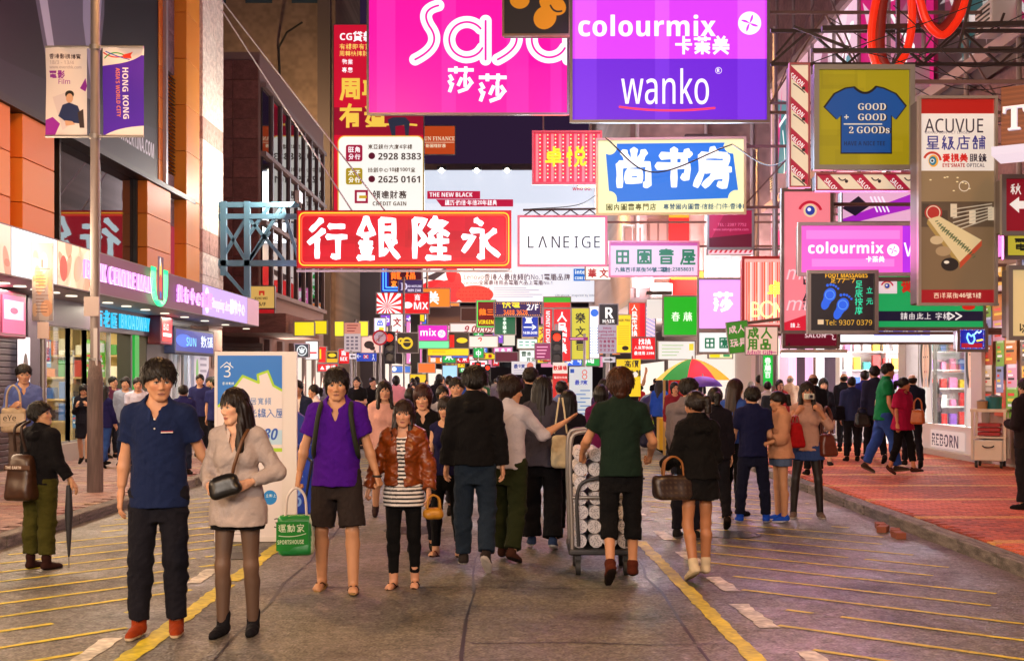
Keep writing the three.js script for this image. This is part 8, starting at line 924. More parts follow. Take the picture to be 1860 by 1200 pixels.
// ---------- broadband stand ----------
{
const d = 11.6, k = d / FOCAL, a = at(397,690, d).x, b = at(534,690, d).x, y1 = EYE + (690 - 642) * k, g = thing('standing_banner', 'tall white and blue broadband banner board standing in the road', 'banner', V((a + b) / 2,0,-d), 0.05), w = 112 * k, h = y1 - 0.05;
part(g, 'frame', [box(0.03, h, 0.03,-w / 2 - 0.09, h / 2 + 0.03,0), box(0.15, h + 0.02,0.06, w / 2 + 0.02, h / 2 + 0.03,0), box(w + 0.2,0.04,0.05,0, h + 0.05,0), box(w + 0.2,0.05,0.1,0,0.03,0)], mat([0.78,0.75,0.75], 0.4)); part(g, 'foot', [box(0.06,0.05,0.6,-w / 2,0.025,0), box(0.06,0.05,0.6, w / 2,0.025,0)], mat([0.3,0.3,0.3], 0.5));
printed(g, 'panel', plane(w + 0.02, h, -0.06, h / 2 + 0.03,0.035), 113,305, (c, W, H) => { fill(c, '#e8e2e4', 0,0, W, H); shape(c, '#1478dc', [[0,0], [W, 0], [W, 58], [98,50], [88,26], [70,32], [72,44], [44,34], [20,62], [0,84]]); shape(c, '#a8dc28', [[2,84], [22,62], [44,34], [72,45], [70,32], [88,26], [98,50], [W, 58]], 4); write(c, '3', 10,14,26, '#f0f4fc', { bold: false }); shape(c, '#f0f4fc', [[5,20], [16,11], [27,20]], 1.6); shape(c, '#f0f4fc', [[22,12], [22,16]], 2); write(c, '香港寬頻', 8,44,5, '#f0f4fc'); write(c, '家居寬頻', 44,70,12, '#6a8ac8', { weight: 0.08 }); write(c, '一光纖入屋', 38,88,15.5, '#2a5ab8', { weight: 0.08, gap: 0.02 }); fill(c, '#b8dcf4', 40,124, W - 40,24); write(c, '$1,080', 34,118,26, '#1c54c0', { italic: true, squeeze: 0.88 }); fill(c, '#a8dc28', 90,154, W - 90,6); disc(c, '#1c8ae0', 92,236,12); write(c, '立即上', 84,230,6, '#fff'); write(c, '3', 98,268,22, '#3a3a44', { bold: false }); for (let i = 0; i < 3; i++) fill(c, '#b8b4b8', 8,286 + i * 5,60 - i * 9,1.4); }, 0.02,0.35);
const g2 = thing('promotion_cart', 'blue promotion cart with white three emblem behind the banner', 'cart', at(545,690,12.6).setY(0)); part(g2, 'body', rbox(0.36,0.75,0.5,0.02,0,0.55,0), mat('#123a9a', 0.4)); printed(g2, 'front_panel', plane(0.32,0.7,0,0.55,0.256), 60,130, (c, W, H) => { fill(c, '#1444b8', 0,0, W, H); write(c, '全新', 20,10,16, '#a8ccff', { weight: 0.08 }); write(c, '入', 26,40,20, '#a8ccff', { weight: 0.08 }); write(c, '3', 14,70,56, '#8ab8f8', { bold: false }); }, 0.12); part(g2, 'slanted_top', bar(V(-0.18,1.2,0), V(0.2,0.95,0.1), 0.05,0.3), mat('#123a9a', 0.4)); for (const s of [-1,1]) part(g2, 'wheel', new THREE.CylinderGeometry(0.09,0.09,0.05,20).rotateZ(Math.PI / 2).translate(s * 0.19,0.09,0.1), darkMetal);
part(g2, 'handle', poly([V(0.1,0.3,0.27), V(0.18,0.75,0.3), V(0.02,0.9,0.3)], 0.015), darkMetal);
}
// stands among the crowd in the middle distance
const standee = (r, d, l, draw, lv = 0.45) => { const k = d / FOCAL, w = (r[2] - r[0]) * k, h = (r[3] - r[1]) * k, c = at((r[0] + r[2]) / 2, (r[1] + r[3]) / 2, d), g = thing('placard', l, 'placard', V(c.x, 0, c.z)); part(g, 'board', box(w, h, 0.04,0, c.y, -0.022), mat([0.7,0.7,0.7], 0.5)); printed(g, 'face', plane(w, h, 0, c.y, 0.001), r[2] - r[0], r[3] - r[1], draw, lv, 0.4,3); part(g, 'pole', rod(V(0,0,-0.06), V(0, c.y + h * 0.3,-0.06), 0.02), steel); part(g, 'foot', box(0.5,0.03,0.4,0,0.015,-0.05), darkMetal); };
standee([929,656,973,680], 22, 'white placard with blue slogan held above the crowd', (c, w, h) => { fill(c, '#dce4f4', 0,0, w, h); write(c, '最9東', 4,5,8, '#1c3a9a'); disc(c, '#d87a6a', 34,8,6); for (let i = 0; i < 3; i++) fill(c, '#a8b0c8', 4,15 + i * 3,18,1); });
standee([1004,658,1031,770], 21, 'red and white phone plan standee in the crowd', (c, w, h) => { fill(c, '#d0141c', 0,0, w, h); fill(c, '#f4f0f0', 0,0, w, 20); write(c, '數碼通', 1,6,8, '#d0141c', { weight: 0.15 }); write(c, '電話快快换'.replace('换', '換'), 2,25,4.6, '#fff'); });
standee([1034,666,1076,790], 21.5, 'white and blue service standee beside the red one', (c, w, h) => { fill(c, '#d8e8f4', 0,0, w, h); fill(c, '#1c54c0', 2,4,7,7); write(c, '最9東', 10,24,9, '#1c3ac0', { italic: true }); ring(c, '#e07a6a', 28,10,4,1.6); ring(c, '#e07a6a', 28,18,4,1.6); for (let i = 0; i < 8; i++) fill(c, '#6a9ad0', 20 - (i % 2) * 8,42 + i * 7,18,2); });
standee([1120,652,1164,720], 19, 'yellow placard with black high-price characters', (c, w, h) => { fill(c, '#f4dc1c', 0,0, w, h); write(c, '高價', 14,2,13, '#1c1810', { weight: 0.11 }); write(c, '收購', 22,20,12, '#1c1810', { weight: 0.11 }); write(c, '大一店', 6,18,6, '#a88a10'); disc(c, '#fff', 34,28,5); });
{ // striped parasol of the hawker stall
const c = at(1258,690,24), g = thing('parasol', 'green, red and yellow parasol over the hawker stall', 'parasol', V(c.x, 0, c.z)), cols = ['#1c9a3c', '#d81c1c', '#f0c81c', '#f0c81c', '#2a5ac8', '#1c9a3c', '#d81c1c', '#f0c81c'], R = 0.78, y0 = 1.62, y1 = 2.06;
for (let i = 0; i < 8; i++) { const a0 = Math.PI - i * Math.PI / 4 - 0.5, a1 = a0 - Math.PI / 4, pos = [], idx = [], N = 6; for (let j = 0; j <= N; j++) for (let k = 0; k <= 4; k++) { const t = j / N, a = a0 + (a1 - a0) * k / 4, r = R * t * (1 - 0.05 * Math.sin(Math.PI * k / 4)); pos.push(Math.cos(a) * r, y1 - (y1 - y0) * t ** 1.7, Math.sin(a) * r); } for (let j = 0; j < N; j++) for (let k = 0; k < 4; k++) { const q = j * 5 + k; idx.push(q, q + 5, q + 1, q + 1, q + 5, q + 6); } const q = new THREE.BufferGeometry(); q.setAttribute('position', new THREE.Float32BufferAttribute(pos, 3)); q.setIndex(idx); q.computeVertexNormals(); part(g, 'canopy_panel', q, mat(cols[i], 0.7)); }
part(g, 'pole', rod(V(0,0.02,0), V(0, y1 + 0.06,0), 0.02), steel); part(g, 'base', cyl(0.25,0.28,0.1,20,0,0.05,0), mat([0.3,0.3,0.3], 0.7)); for (let i = 0; i < 8; i++) { const a = Math.PI - i * Math.PI / 4 - 0.5; part(g, 'rib', rod(V(0, y1 - 0.02,0), V(Math.cos(a) * R * 0.97, y0 + 0.01, Math.sin(a) * R * 0.97), 0.008), steel); }
const c2 = at(1272,690,22.5), u = thing('umbrella', 'violet and white umbrella under the striped parasol', 'umbrella', V(c2.x, 0, c2.z)); const um = new THREE.SphereGeometry(0.42,16,8,0, Math.PI * 2,0,1.2); um.scale(1,0.75,1).translate(0.05,1.38,0); part(u, 'canopy', um, mat('#5a3ab8', 0.6)); part(u, 'shaft', rod(V(0.05,0.8,0), V(0.05,1.74,0), 0.012), steel); u.rotation.z = -0.0; part(u, 'stand', [cyl(0.2,0.22,0.08,18,0.05,0.04,0), rod(V(0.05,0.05,0), V(0.05,0.85,0), 0.02)], darkMetal);
const c3 = at(1232,690,25), s = thing('hawker_stall', 'small yellow and red hawker stall under the parasol', 'stall', V(c3.x, 0, c3.z)); part(s, 'frame', [box(0.05,1.7,0.05,-0.3,0.85,0), box(0.05,1.7,0.05,0.3,0.85,0), box(0.66,0.05,0.05,0,1.7,0)], mat([0.5,0.3,0.08], 0.6)); part(s, 'panel', [box(0.5,0.4,0.04,0.05,1.45,-0.03)], mat('#d8221c', 0.5)); part(s, 'counter', rbox(0.8,0.7,0.5,0.02,0,0.45,-0.3), mat('#e0b01c', 0.5));
const c4 = at(1187,690,27), b = thing('rubbish_bin', 'dark blue rounded litter bin with a green disc at the junction', 'bin', V(c4.x, 0, c4.z)); part(b, 'body', rbox(0.7,1.0,0.55,0.12,0,0.55,0), mat('#1c1c3a', 0.35)); part(b, 'lid', ball(0.36,0,1.02,0,20).scale(1,0.96,0.8), mat('#22224a', 0.3)); part(b, 'opening', box(0.4,0.14,0.04,0,0.95,0.27), darkMetal); part(b, 'disc', new THREE.CylinderGeometry(0.11,0.11,0.02,24).rotateX(Math.PI / 2).translate(0.02,0.62,0.28), mat('#a8d81c', 0.5));
}
{ // snack cart on the right pavement
const p = ground(1800,848, KERB), g = thing('snack_cart', 'cream snack cart on castors with steam pots on the right pavement', 'cart', V(p.x, KERB, p.z), -0.5), cream = mat([0.72,0.62,0.5], 0.45); part(g, 'side_panel', rbox(0.52,0.36,0.6,0.015,-0.02,0.3,0), mat([0.6,0.58,0.56], 0.4)); part(g, 'frame', [box(0.04,0.85,0.04,-0.26,0.56,0.3), box(0.04,0.85,0.04,0.26,0.56,0.3), box(0.04,0.85,0.04,-0.26,0.56,-0.3), box(0.04,0.85,0.04,0.26,0.56,-0.3), box(0.58,0.05,0.66,0,0.98,0)], cream); part(g, 'drawer_front', rbox(0.44,0.34,0.03,0.01,0,0.3,0.31), cream); part(g, 'drawer_handle', tube([V(-0.09,0.38,0.33), V(-0.05,0.36,0.37), V(0.05,0.36,0.37), V(0.09,0.38,0.33)], 0.012), darkMetal); part(g, 'red_tray', [0,1,2].map((i) => rbox(0.36,0.06,0.3,0.01,0,0.58 + i * 0.075,0.1)), mat('#a8141c', 0.4)); part(g, 'shelf', box(0.5,0.03,0.56,0,0.52,0), cream);
for (const [x, z] of [[-0.2,0.24], [0.2,0.24], [-0.2,-0.24], [0.2,-0.24]]) part(g, 'castor', [new THREE.CylinderGeometry(0.055,0.055,0.04,16).rotateZ(Math.PI / 2).translate(x, 0.055, z), box(0.05,0.06,0.05, x, 0.12, z)], darkMetal);
[[0.05,1.09,0.0,0.14, 'pot of dark sauce on the snack cart'], [-0.12,1.06,0.12,0.09, 'small jar on the snack cart']].forEach(([x, y, z, r, l]) => { const q = V(x, y, z).applyAxisAngle(V(0,1,0), -0.5).add(g.position), o = thing('steam_pot', l, 'pot', q.setY(KERB + 1.005)); part(o, 'vessel', cyl(r, r * 0.92, r * 1.5,20,0, r * 0.75,0), r > 0.1 ? mat('#1a6a70', 0.35) : mat([0.4,0.22,0.1], 0.4)); part(o, 'lid', lathe([[0.001, r * 1.8], [r * 0.5, r * 1.68], [r * 1.04, r * 1.5], [r * 1.04, r * 1.45]], 20), mat([0.1,0.1,0.1], 0.3)); });
const q = ground(1762,800, KERB); const s = thing('led_board', 'upright blue board edged with bulbs by the snack cart', 'sign', V(q.x + 0.4, KERB, q.z)); part(s, 'case', box(0.32,1.1,0.08,0,1.05,0), darkMetal); part(s, 'leg', [box(0.03,0.52,0.03,-0.12,0.26,0), box(0.03,0.52,0.03,0.12,0.26,0)], darkMetal); printed(s, 'face', plane(0.3,1.06,0,1.05,0.042), 30,106, (c, w, h) => { fill(c, '#1c2a9a', 0,0, w, h); write(c, '美', 6,12,18, '#ffe03a'); write(c, '一品', 8,40,13, '#ff8a3a', { vertical: true }); dots(c, ['#d8ecff', '#8ac0ff'], w, h, 4,1.3); }, 1.1);
}
// ---------- the people ----------
const stripes = (a, b, n, from = -9) => (x, y, z) => ((y * n) % 1 + 1) % 1 < 0.5 ? a : b;
// px: where the feet stand across the picture, foot and crown: height of soles and crown in it
function who(o) { const y = o.pave ? KERB : 0, d = o.d ?? (EYE - y) * FOCAL / (o.foot - VPY); return person({ ...o, d, y, x: (o.px - VPX) / FOCAL * d, h: EYE - (o.crown - VPY) / FOCAL * d - y }); }
const bagMat = (c, r = 0.5) => mat(c, r);
// a soft bag: a field with a sagging mouth; handles are tubes
function softBag(name, label, pos, size, turn, color, o = {}) {
const [w, h, t] = size, g = thing(name, label, 'bag', pos, turn), b = (x, y, z) => { const k = (y + h / 2) / h, ww = w / 2 * (1 - (o.taper ?? 0.12) * k) + 0.004 * noise(y * 30, x * 9,1), tt = Math.max(0.012, t / 2 * (1.05 - 0.75 * k)) + 0.012 * noise(x * 12, y * 10, z * 3 + w * 9); const q = [Math.abs(x) - ww + 0.02, Math.abs(y) - h / 2 + 0.02, Math.abs(z) - tt + 0.012]; return Math.hypot(Math.max(q[0] + 0.04,0), Math.max(q[1] + 0.04,0), Math.max(q[2] + 0.01,0)) + Math.min(0, Math.max(...q)) - 0.045; };
const C = lin(color); part(g, 'body', netMesh(b, [-w / 2 - 0.05,-h / 2 - 0.04,-t / 2 - 0.06], [w / 2 + 0.05, h / 2 + 0.04, t / 2 + 0.06], 0.012, o.paint ?? ((x, y, z) => { const v = 1 + 0.18 * noise(x * 40, y * 40, z * 40); return C.map((q) => q * v); }), 0.012), o.gloss ? glossMat : clothMat);
if (o.handle) for (const s of [-1,1]) part(g, 'handle', tube([V(-w * 0.26, h / 2 - 0.02, s * 0.02), V(-w * 0.2, h / 2 + o.handle * 0.7, s * 0.015), V(0, h / 2 + o.handle, s * 0.01), V(w * 0.2, h / 2 + o.handle * 0.7, s * 0.015), V(w * 0.26, h / 2 - 0.02, s * 0.02)], o.hr ?? 0.009,24,6), bagMat(o.hc ?? color));
if (o.print) printed(g, 'print', plane(o.print[0], o.print[1], o.print[4] ?? 0, o.print[5] ?? -0.03, t / 2 + 0.02), o.print[2], o.print[3], o.draw, 0,0.7,3);
return g;
}
const strap = (g, name, pts, r, m) => part(g, name, tube(pts, r, 24,6), m);
const P = {};

P.polo = who({ label: 'man in navy polo shirt, dark trousers and rust boots walking beside a long-haired woman', px: 288, foot: 1150, crown: 650, yaw: 6, head: [22,4,0], lean: 0.04, armR: [0.2,-1,-0.05,0.08,-1,0.14], armL: [0.4,-1,-0.15,0.75,-0.75,-0.35], legR: [0.05,-1,0.12,0.02,-1,0.02,0], legL: [0.06,-1,0.06,0,-1,-0.06,0], top: { color: '#142145', sleeve: 0.62, collar: 1, vneck: 0.075, hem: 0.83, fit: 0.02 }, bottom: { color: '#14141d', fit: 0.02, loose: 1.4 }, shoes: { color: '#8a3412', sole: '#c8b494', high: 0.05 }, hair: { thick: 0.024, bang: 0.016, spike: 0.012 }, skin: '#c08c6a' });
{ const p = P.polo; for (const y of [1.4,1.34]) part(p.root, 'button', ball(0.006, ...p.local(0.004, y, 0.142).toArray(), 8), mat([0.7,0.68,0.65], 0.3)); part(p.root, 'pocket_trim', bar(p.local(0.045,1.315,0.145), p.local(0.115,1.315,0.125), 0.012,0.006), mat([0.75,0.7,0.7], 0.6)); part(p.root, 'pocket_trim', bar(p.local(0.045,1.322,0.145), p.local(0.115,1.322,0.125), 0.01,0.004), mat([0.4,0.03,0.05], 0.6)); }
P.blouse = who({ label: 'long-haired woman in pale grey blouse, black shorts and sheer tights holding a black bag', fem: 1, px: 432, foot: 1150, crown: 700, yaw: -4, head: [-34,4,4], armR: [0.3,-1,-0.1,-0.35,-0.28,1], armL: [0.55,-1,-0.05,-0.75,-0.3,0.9], handL: 'grip', handR: 'grip', legR: [0.03,-1,0.12,0,-1,-0.02,0], legL: [0.03,-1,0.02,0,-1,-0.12,0], tights: '#15100f', top: { name: 'blouse', color: '#a89c98', sleeve: 1.86, collar: 1, vneck: 0.13, hem: 0.79, loose: 1.4, fit: 0.02, wrinkle: 0.008, cuff: -0.014, straight: 0.02 }, bottom: { color: '#0c0c0f', len: 0.28, flare: 0.01 }, shoes: { color: '#121218', sole: '#0c0c0e', high: 0.07 }, hair: { color: '#1c1210', len: 0.32, front: 1, thick: 0.012 }, skin: '#d0a082' });
P.purple = who({ label: 'young man in violet polo shirt, grey shorts and flip-flops carrying a green carrier bag', px: 612, foot: 1073, crown: 666, yaw: 2, head: [4,2,0], armR: [0.36,-1,-0.05,0.18,-1,0.1], armL: [0.3,-1,0,0.32,-1,0.1], handR: 'grip', handL: 'grip', legR: [0.1,-1,-0.06,0.02,-1,-0.22,-0.1], legL: [0.1,-1,0.14,0.02,-1,0.04,0.05], top: { color: '#430d86', sleeve: 0.66, collar: 1, vneck: 0.1, hem: 0.84, fit: 0.026, flare: 0.012 }, bottom: { color: '#2c2524', len: 0.95, fit: 0.02, flare: 0.022 }, shoes: { sandal: 1, color: '#5a4030', sole: '#8a7048' }, hair: { style: 'shag', bang: 0.008, thick: 0.016, color: '#1a1210' }, skin: '#bf8c68' });
P.jacket = who({ label: 'woman in brown leather jacket over a striped long top walking hand in hand', fem: 1, px: 733, foot: 1066, crown: 722, yaw: -4, head: [4,2,-4], armR: [0.4,-1,0,0.35,-1,0.12], armL: [0.36,-1,0.05,0.05,-1,0.35], handR: 'grip', legR: [0.02,-1,0.08,0,-1,-0.04,0], legL: [0.03,-1,0,0,-1,-0.14,0], inner: { color: stripes([0.75,0.72,0.7], [0.02,0.02,0.025], 27), sleeve: 0, hem: 0.77, fit: 0.014, neck: 'wide', flare: 0.01 }, top: { name: 'jacket', color: (x, y, z) => lin('#7a3508').map((q) => q * (0.75 + 0.5 * Math.abs(noise(x * 25, y * 25, z * 25)))), gloss: 1, sleeve: 1.92, hem: 0.97, fit: 0.036, open: 0.045, hood: 1, wrinkle: 0.013, loose: 1.0 }, bottom: { color: '#0a0a0c', len: 1.85, fit: 0.006, wrinkle: 0.003, loose: 0.9 }, shoes: { sandal: 1, color: '#1a1010', sole: '#3a2418' }, hair: { color: '#2a1610', len: 0.3, front: 1, bang: 0.004, thick: 0.012 }, skin: '#c49072' });
P.hoodie = who({ label: 'man in black hooded jacket and blue jeans walking away', px: 862, foot: 1038, crown: 674, yaw: 176, head: [10,3,0], armR: [0.2,-1,0.05,0.1,-1,0.12], armL: [0.22,-1,0.0,0.12,-1,0.15], legL: [0.05,-1,0.12,0,-1,0.02,0], legR: [0.06,-1,0.08,0.02,-1,-0.5,-0.75], top: { name: 'hooded_jacket', color: '#0c0b0d', sleeve: 1.95, hood: 1, hem: 0.9, fit: 0.034, wrinkle: 0.01 }, bottom: { color: '#1c2836', fit: 0.022 }, shoes: { color: '#2a2422', sole: '#b8b0a8' }, hair: { thick: 0.026, spike: 0.014 } });
P.white = who({ label: 'man in white long-sleeved top and olive trousers raising one hand towards a tote bag', px: 922, foot: 1020, crown: 683, yaw: 158, head: [-62,6,0], lean: 0.05, armR: [0.55,-0.75,0.45,0.75,0.55,0.5], armL: [0.2,-1,0.1,0.1,-1,0.3], handR: 'flat', legL: [0.05,-1,0.2,0,-1,0.1,0], legR: [0.05,-1,0,0.02,-1,-0.42,-0.3], top: { color: '#b4adb4', sleeve: 1.25, hem: 0.88, fit: 0.018 }, bottom: { color: '#20260f', fit: 0.026 }, shoes: { color: '#3a2016', sole: '#1a1210' }, hair: { style: 'shag', color: '#24140f', thick: 0.024, spike: 0.008 }, skin: '#c08c68' });
P.cardigan = who({ label: 'woman with long black hair in a slate cardigan carrying a cream tote', fem: 1, px: 985, foot: 998, crown: 684, yaw: 178, head: [-6,2,0], legL: [0.06,-1,0.16,0,-1,0.06,0], legR: [0.06,-1,-0.02,0,-1,-0.3,-0.25], armL: [0.2,-1,0,0.1,-1,0.3], armR: [0.18,-1,0.1,0,-1,0.5], top: { name: 'cardigan', color: '#3a3844', sleeve: 1.9, hem: 0.84, fit: 0.036, flare: 0.05, wrinkle: 0.01 }, bottom: { color: '#0b0b10', fit: 0.034, loose: 2 }, shoes: { color: '#2a3a5a', sole: '#d0d0d0' }, hair: { len: 0.4, thick: 0.014, color: '#120e10' } });
P.black = who({ label: 'woman with waist-long black hair walking away beside the trolley', fem: 1, px: 1032, foot: 985, crown: 712, yaw: 180, legL: 'step', legR: 'behind', top: { color: '#15121a', sleeve: 1.9, hem: 0.86, fit: 0.024 }, bottom: { color: '#0c0c12', fit: 0.02 }, shoes: { color: '#2a7a9a', sole: '#3ac0d0' }, hair: { len: 0.46, thick: 0.016, color: '#0e0b0d' } });
P.green = who({ label: 'man in dark green T-shirt and cropped black trousers pushing a loaded trolley', px: 1128, foot: 1060, crown: 679, yaw: 180, head: [0,6,0], lean: 0.07, armR: [0.38,-0.85,0.15,0.0,-0.5,0.9], armL: [0.42,-0.85,0.15,0.12,-0.45,0.85], handL: 'grip', handR: 'grip', legR: [0.05,-1,0.14,0,-1,0.02,0], legL: [0.04,-1,0.02,0,-1,-0.46,-0.7], top: { color: '#10221a', sleeve: 0.66, hem: 0.86, fit: 0.02 }, bottom: { color: '#09090c', len: 1.42, fit: 0.016, loose: 1.6 }, shoes: { color: '#4a1e10', sole: '#1a0e0a', high: 0.03 }, hair: { color: '#3c1c0c', thick: 0.03, spike: 0.016, style: 'shag' }, skin: '#b8825e' });
P.tote = who({ label: 'woman in black jacket, black shorts and white ankle boots with a ponytail', fem: 1, px: 1268, foot: 1052, crown: 716, yaw: 196, head: [30,8,0], armL: [0.32,-1,0.05,0.05,-0.35,0.9], armR: [0.2,-1,0.1,0,-0.5,0.9], legR: [0.05,-1,0.12,0,-1,0.02,0], legL: [0.06,-1,-0.02,0,-1,-0.36,-0.45], top: { name: 'jacket', color: '#0b0a0b', sleeve: 1.95, hem: 0.93, fit: 0.036, hood: 1, wrinkle: 0.011, straight: 0.025 }, bottom: { color: '#0f0e10', len: 0.42, fit: 0.03, flare: 0.025 }, shoes: { color: '#c8b89c', sole: '#a8987c', high: 0.06 }, hair: { style: 'pony', len: 0.26, color: '#1c110e', thick: 0.016 }, skin: '#a8704c' });
P.hood2 = who({ label: 'young man in grey hooded sweatshirt with a maroon backpack behind the ponytailed woman', px: 1248, foot: 978, crown: 684, yaw: 150, head: [-50,4,0], armL: 'fwd', armR: 'bent', top: { name: 'sweatshirt', color: '#6a6064', sleeve: 1.9, hood: 1, hem: 0.88, fit: 0.03 }, bottom: { color: '#1a1a26' }, shoes: { color: '#222', sole: '#888' }, hair: { thick: 0.014 } });
P.denim = who({ label: 'woman with long brown hair in a blue denim jacket standing in the road', fem: 1, px: 1333, foot: 936, crown: 686, yaw: 140, head: [-20,4,0], armR: 'bent', armL: 'bent', top: { name: 'denim_jacket', color: '#2c4a98', sleeve: 1.9, hem: 0.94, fit: 0.028 }, bottom: { color: '#0d0d12', fit: 0.02 }, shoes: { color: '#1a1414' }, hair: { len: 0.34, color: '#2c1812' } });
P.navyT = who({ label: 'person in navy T-shirt and dark jeans with bright blue shoes seen from behind', px: 1368, foot: 948, crown: 700, yaw: 176, head: [12,6,0], armR: 'bent', armL: [0.3,-1,0.1,0,-0.6,0.8], legL: 'wide', legR: 'wide', top: { color: '#12163a', sleeve: 0.7, hem: 0.86, fit: 0.028 }, bottom: { color: '#10142a', fit: 0.018 }, shoes: { color: '#1a48c0', sole: '#d8d8e0', high: 0.03 }, hair: { thick: 0.02 } });
P.peach = who({ label: 'girl in peach top and denim shorts with a red backpack facing her friends', fem: 1, px: 1418, foot: 946, crown: 708, yaw: -80, head: [-6,10,0], armR: [0.1,-1,0.25,0,-0.2,1], armL: [0.1,-1,0.2,0,-0.3,1], top: { color: '#c08a6a', sleeve: 1.5, hem: 0.86, fit: 0.036, loose: 1.5, flare: 0.02 }, bottom: { color: '#4a5a78', len: 0.3, fit: 0.024, flare: 0.02 }, shoes: { color: '#1c50c8', sole: '#e0e0e8' }, hair: { style: 'pony', len: 0.2 }, skin: '#c08a64' });
P.photo = who({ label: 'woman in beige top and rolled denim shorts holding a camera to her face', fem: 1, px: 1466, foot: 940, crown: 690, yaw: -8, head: [0,4,0], armR: [0.35,-0.8,0.5,-0.5,1,0.45], armL: [0.45,-0.75,0.5,-0.65,1,0.35], handR: 'grip', handL: 'grip', legL: 'wide', legR: 'wide', top: { color: '#b08a7a', sleeve: 1.5, hem: 0.88, fit: 0.022 }, bottom: { color: '#2c4070', len: 0.34, fit: 0.028, flare: 0.022 }, sheer: 0.02, tights: '#08080a', shoes: { color: '#6a5a50', sole: '#c8c0b8' }, hair: { len: 0.22, front: 1, color: '#1c1210' }, skin: '#b88060' });
P.greenP = who({ label: 'man in bright green T-shirt and blue jeans striding along the right pavement', pave: 1, px: 1606, foot: 860, crown: 659, yaw: 84, head: [0,4,0], lean: 0.08, legL: [0.03,-1,-0.24,0,-1,-0.42,-0.4], legR: [0.03,-1,0.34,0,-1,0.14,0.1], armR: [0.1,-1,0.15,0,-1,0.5], armL: [0.1,-1,-0.25,0,-1,0.1], top: { color: '#0d6a3c', sleeve: 0.6, hem: 0.84, fit: 0.024 }, bottom: { color: '#2a4488', fit: 0.026 }, shoes: { color: '#3a2a20', sole: '#6a5a48' }, hair: { thick: 0.012 }, skin: '#b87a58' });
P.magenta = who({ label: 'woman in magenta top and cropped black trousers walking past the glazed shop', fem: 1, wide: 1.12, pave: 1, px: 1640, foot: 862, crown: 687, yaw: 36, head: [36,0,0], armR: [0.22,-1,0.05,0.08,-1,0.2], armL: [0.15,-1,0.1,-0.1,-0.1,1], legL: 'step', legR: 'behind', top: { color: '#98103c', sleeve: 0.8, hem: 0.8, fit: 0.04, flare: 0.03, loose: 1.8 }, bottom: { color: '#0c0a0c', len: 1.7, fit: 0.016 }, shoes: { color: '#3a1a14', sole: '#1a100c' }, hair: { style: 'pony', len: 0.1 }, skin: '#b8764e' });
P.suitR = who({ label: 'man in brown-black jacket with his back turned by the snack cart', pave: 1, px: 1868, foot: 925, crown: 684, yaw: 205, armL: 'bent', top: { name: 'jacket', color: '#1c1416', sleeve: 1.95, hem: 0.82, fit: 0.034 }, bottom: { color: '#151318', fit: 0.026 }, shoes: { color: '#0c0a0a' }, hair: { thick: 0.014 } });
P.boy = who({ label: 'boy in black jacket and olive trousers looking over his shoulder with a big brown bag', px: 72, foot: 1033, crown: 728, yaw: 158, head: [-70,-12,6], armR: [0.2,-1,0.1,0.45,-0.8,0.35], armL: [0.15,-1,0.1,0,-0.9,0.4], top: { name: 'jacket', color: '#0d0c10', sleeve: 1.8, hem: 0.9, fit: 0.03, hood: 1 }, bottom: { color: '#3c3a12', len: 1.78, fit: 0.03 }, shoes: { color: '#2c1410', sole: '#1a0c0a', high: 0.06 }, hair: { thick: 0.022, spike: 0.018 }, skin: '#c0906c' });
P.eye = who({ label: 'man in light blue shirt and grey trousers eating from a tray on the left pavement', pave: 1, px: 42, foot: 905, crown: 664, yaw: 24, head: [6,6,0], armR: [0.2,-1,0.15,-0.4,0.35,0.9], armL: [0.15,-1,0.15,-0.3,0.15,1], legL: 'step', legR: 'behind', top: { color: '#5a6aa8', sleeve: 1.7, collar: 1, vneck: 0.1, hem: 0.86 }, bottom: { color: '#6a5c54', fit: 0.024 }, shoes: { color: '#8a5420', sole: '#5a3a1c' }, hair: { thick: 0.016 } });
P.tank = who({ label: 'girl in navy top and black leggings walking behind the leather jacket', fem: 1, px: 812, foot: 1014, crown: 722, yaw: -6, head: [-10,8,0], legL: 'behind', legR: 'step', top: { color: '#15143c', sleeve: 0, neck: 'wide', hem: 0.9 }, bottom: { color: '#0a0a0e', fit: 0.006, wrinkle: 0.003 }, shoes: { sandal: 1, color: '#7a2018', sole: '#2a1410' }, hair: { style: 'bob', bang: 0.03, color: '#20120e' } });
P.aunt = who({ label: 'woman with short auburn hair in black shirt behind the leather jacket', fem: 1, px: 768, d: 11, crown: 697, yaw: 4, head: [-6,6,0], top: { color: '#100e10', sleeve: 0.8, collar: 1, vneck: 0.1 }, bottom: { color: '#141420' }, shoes: { color: '#222' }, hair: { style: 'bob', color: '#3a160e', thick: 0.024 } });
P.pink = who({ label: 'woman in pale pink blouse walking behind the holding-hands couple', fem: 1, px: 698, d: 13.6, crown: 694, yaw: 12, legL: 'step', legR: 'behind', top: { color: '#d8a294', sleeve: 1.8, hem: 0.84, fit: 0.03, loose: 1.5 }, bottom: { color: '#0e0e12', skirt: 0.62 }, shoes: { color: '#2a1a1a' }, hair: { len: 0.22, front: 1, color: '#1c1010' } });
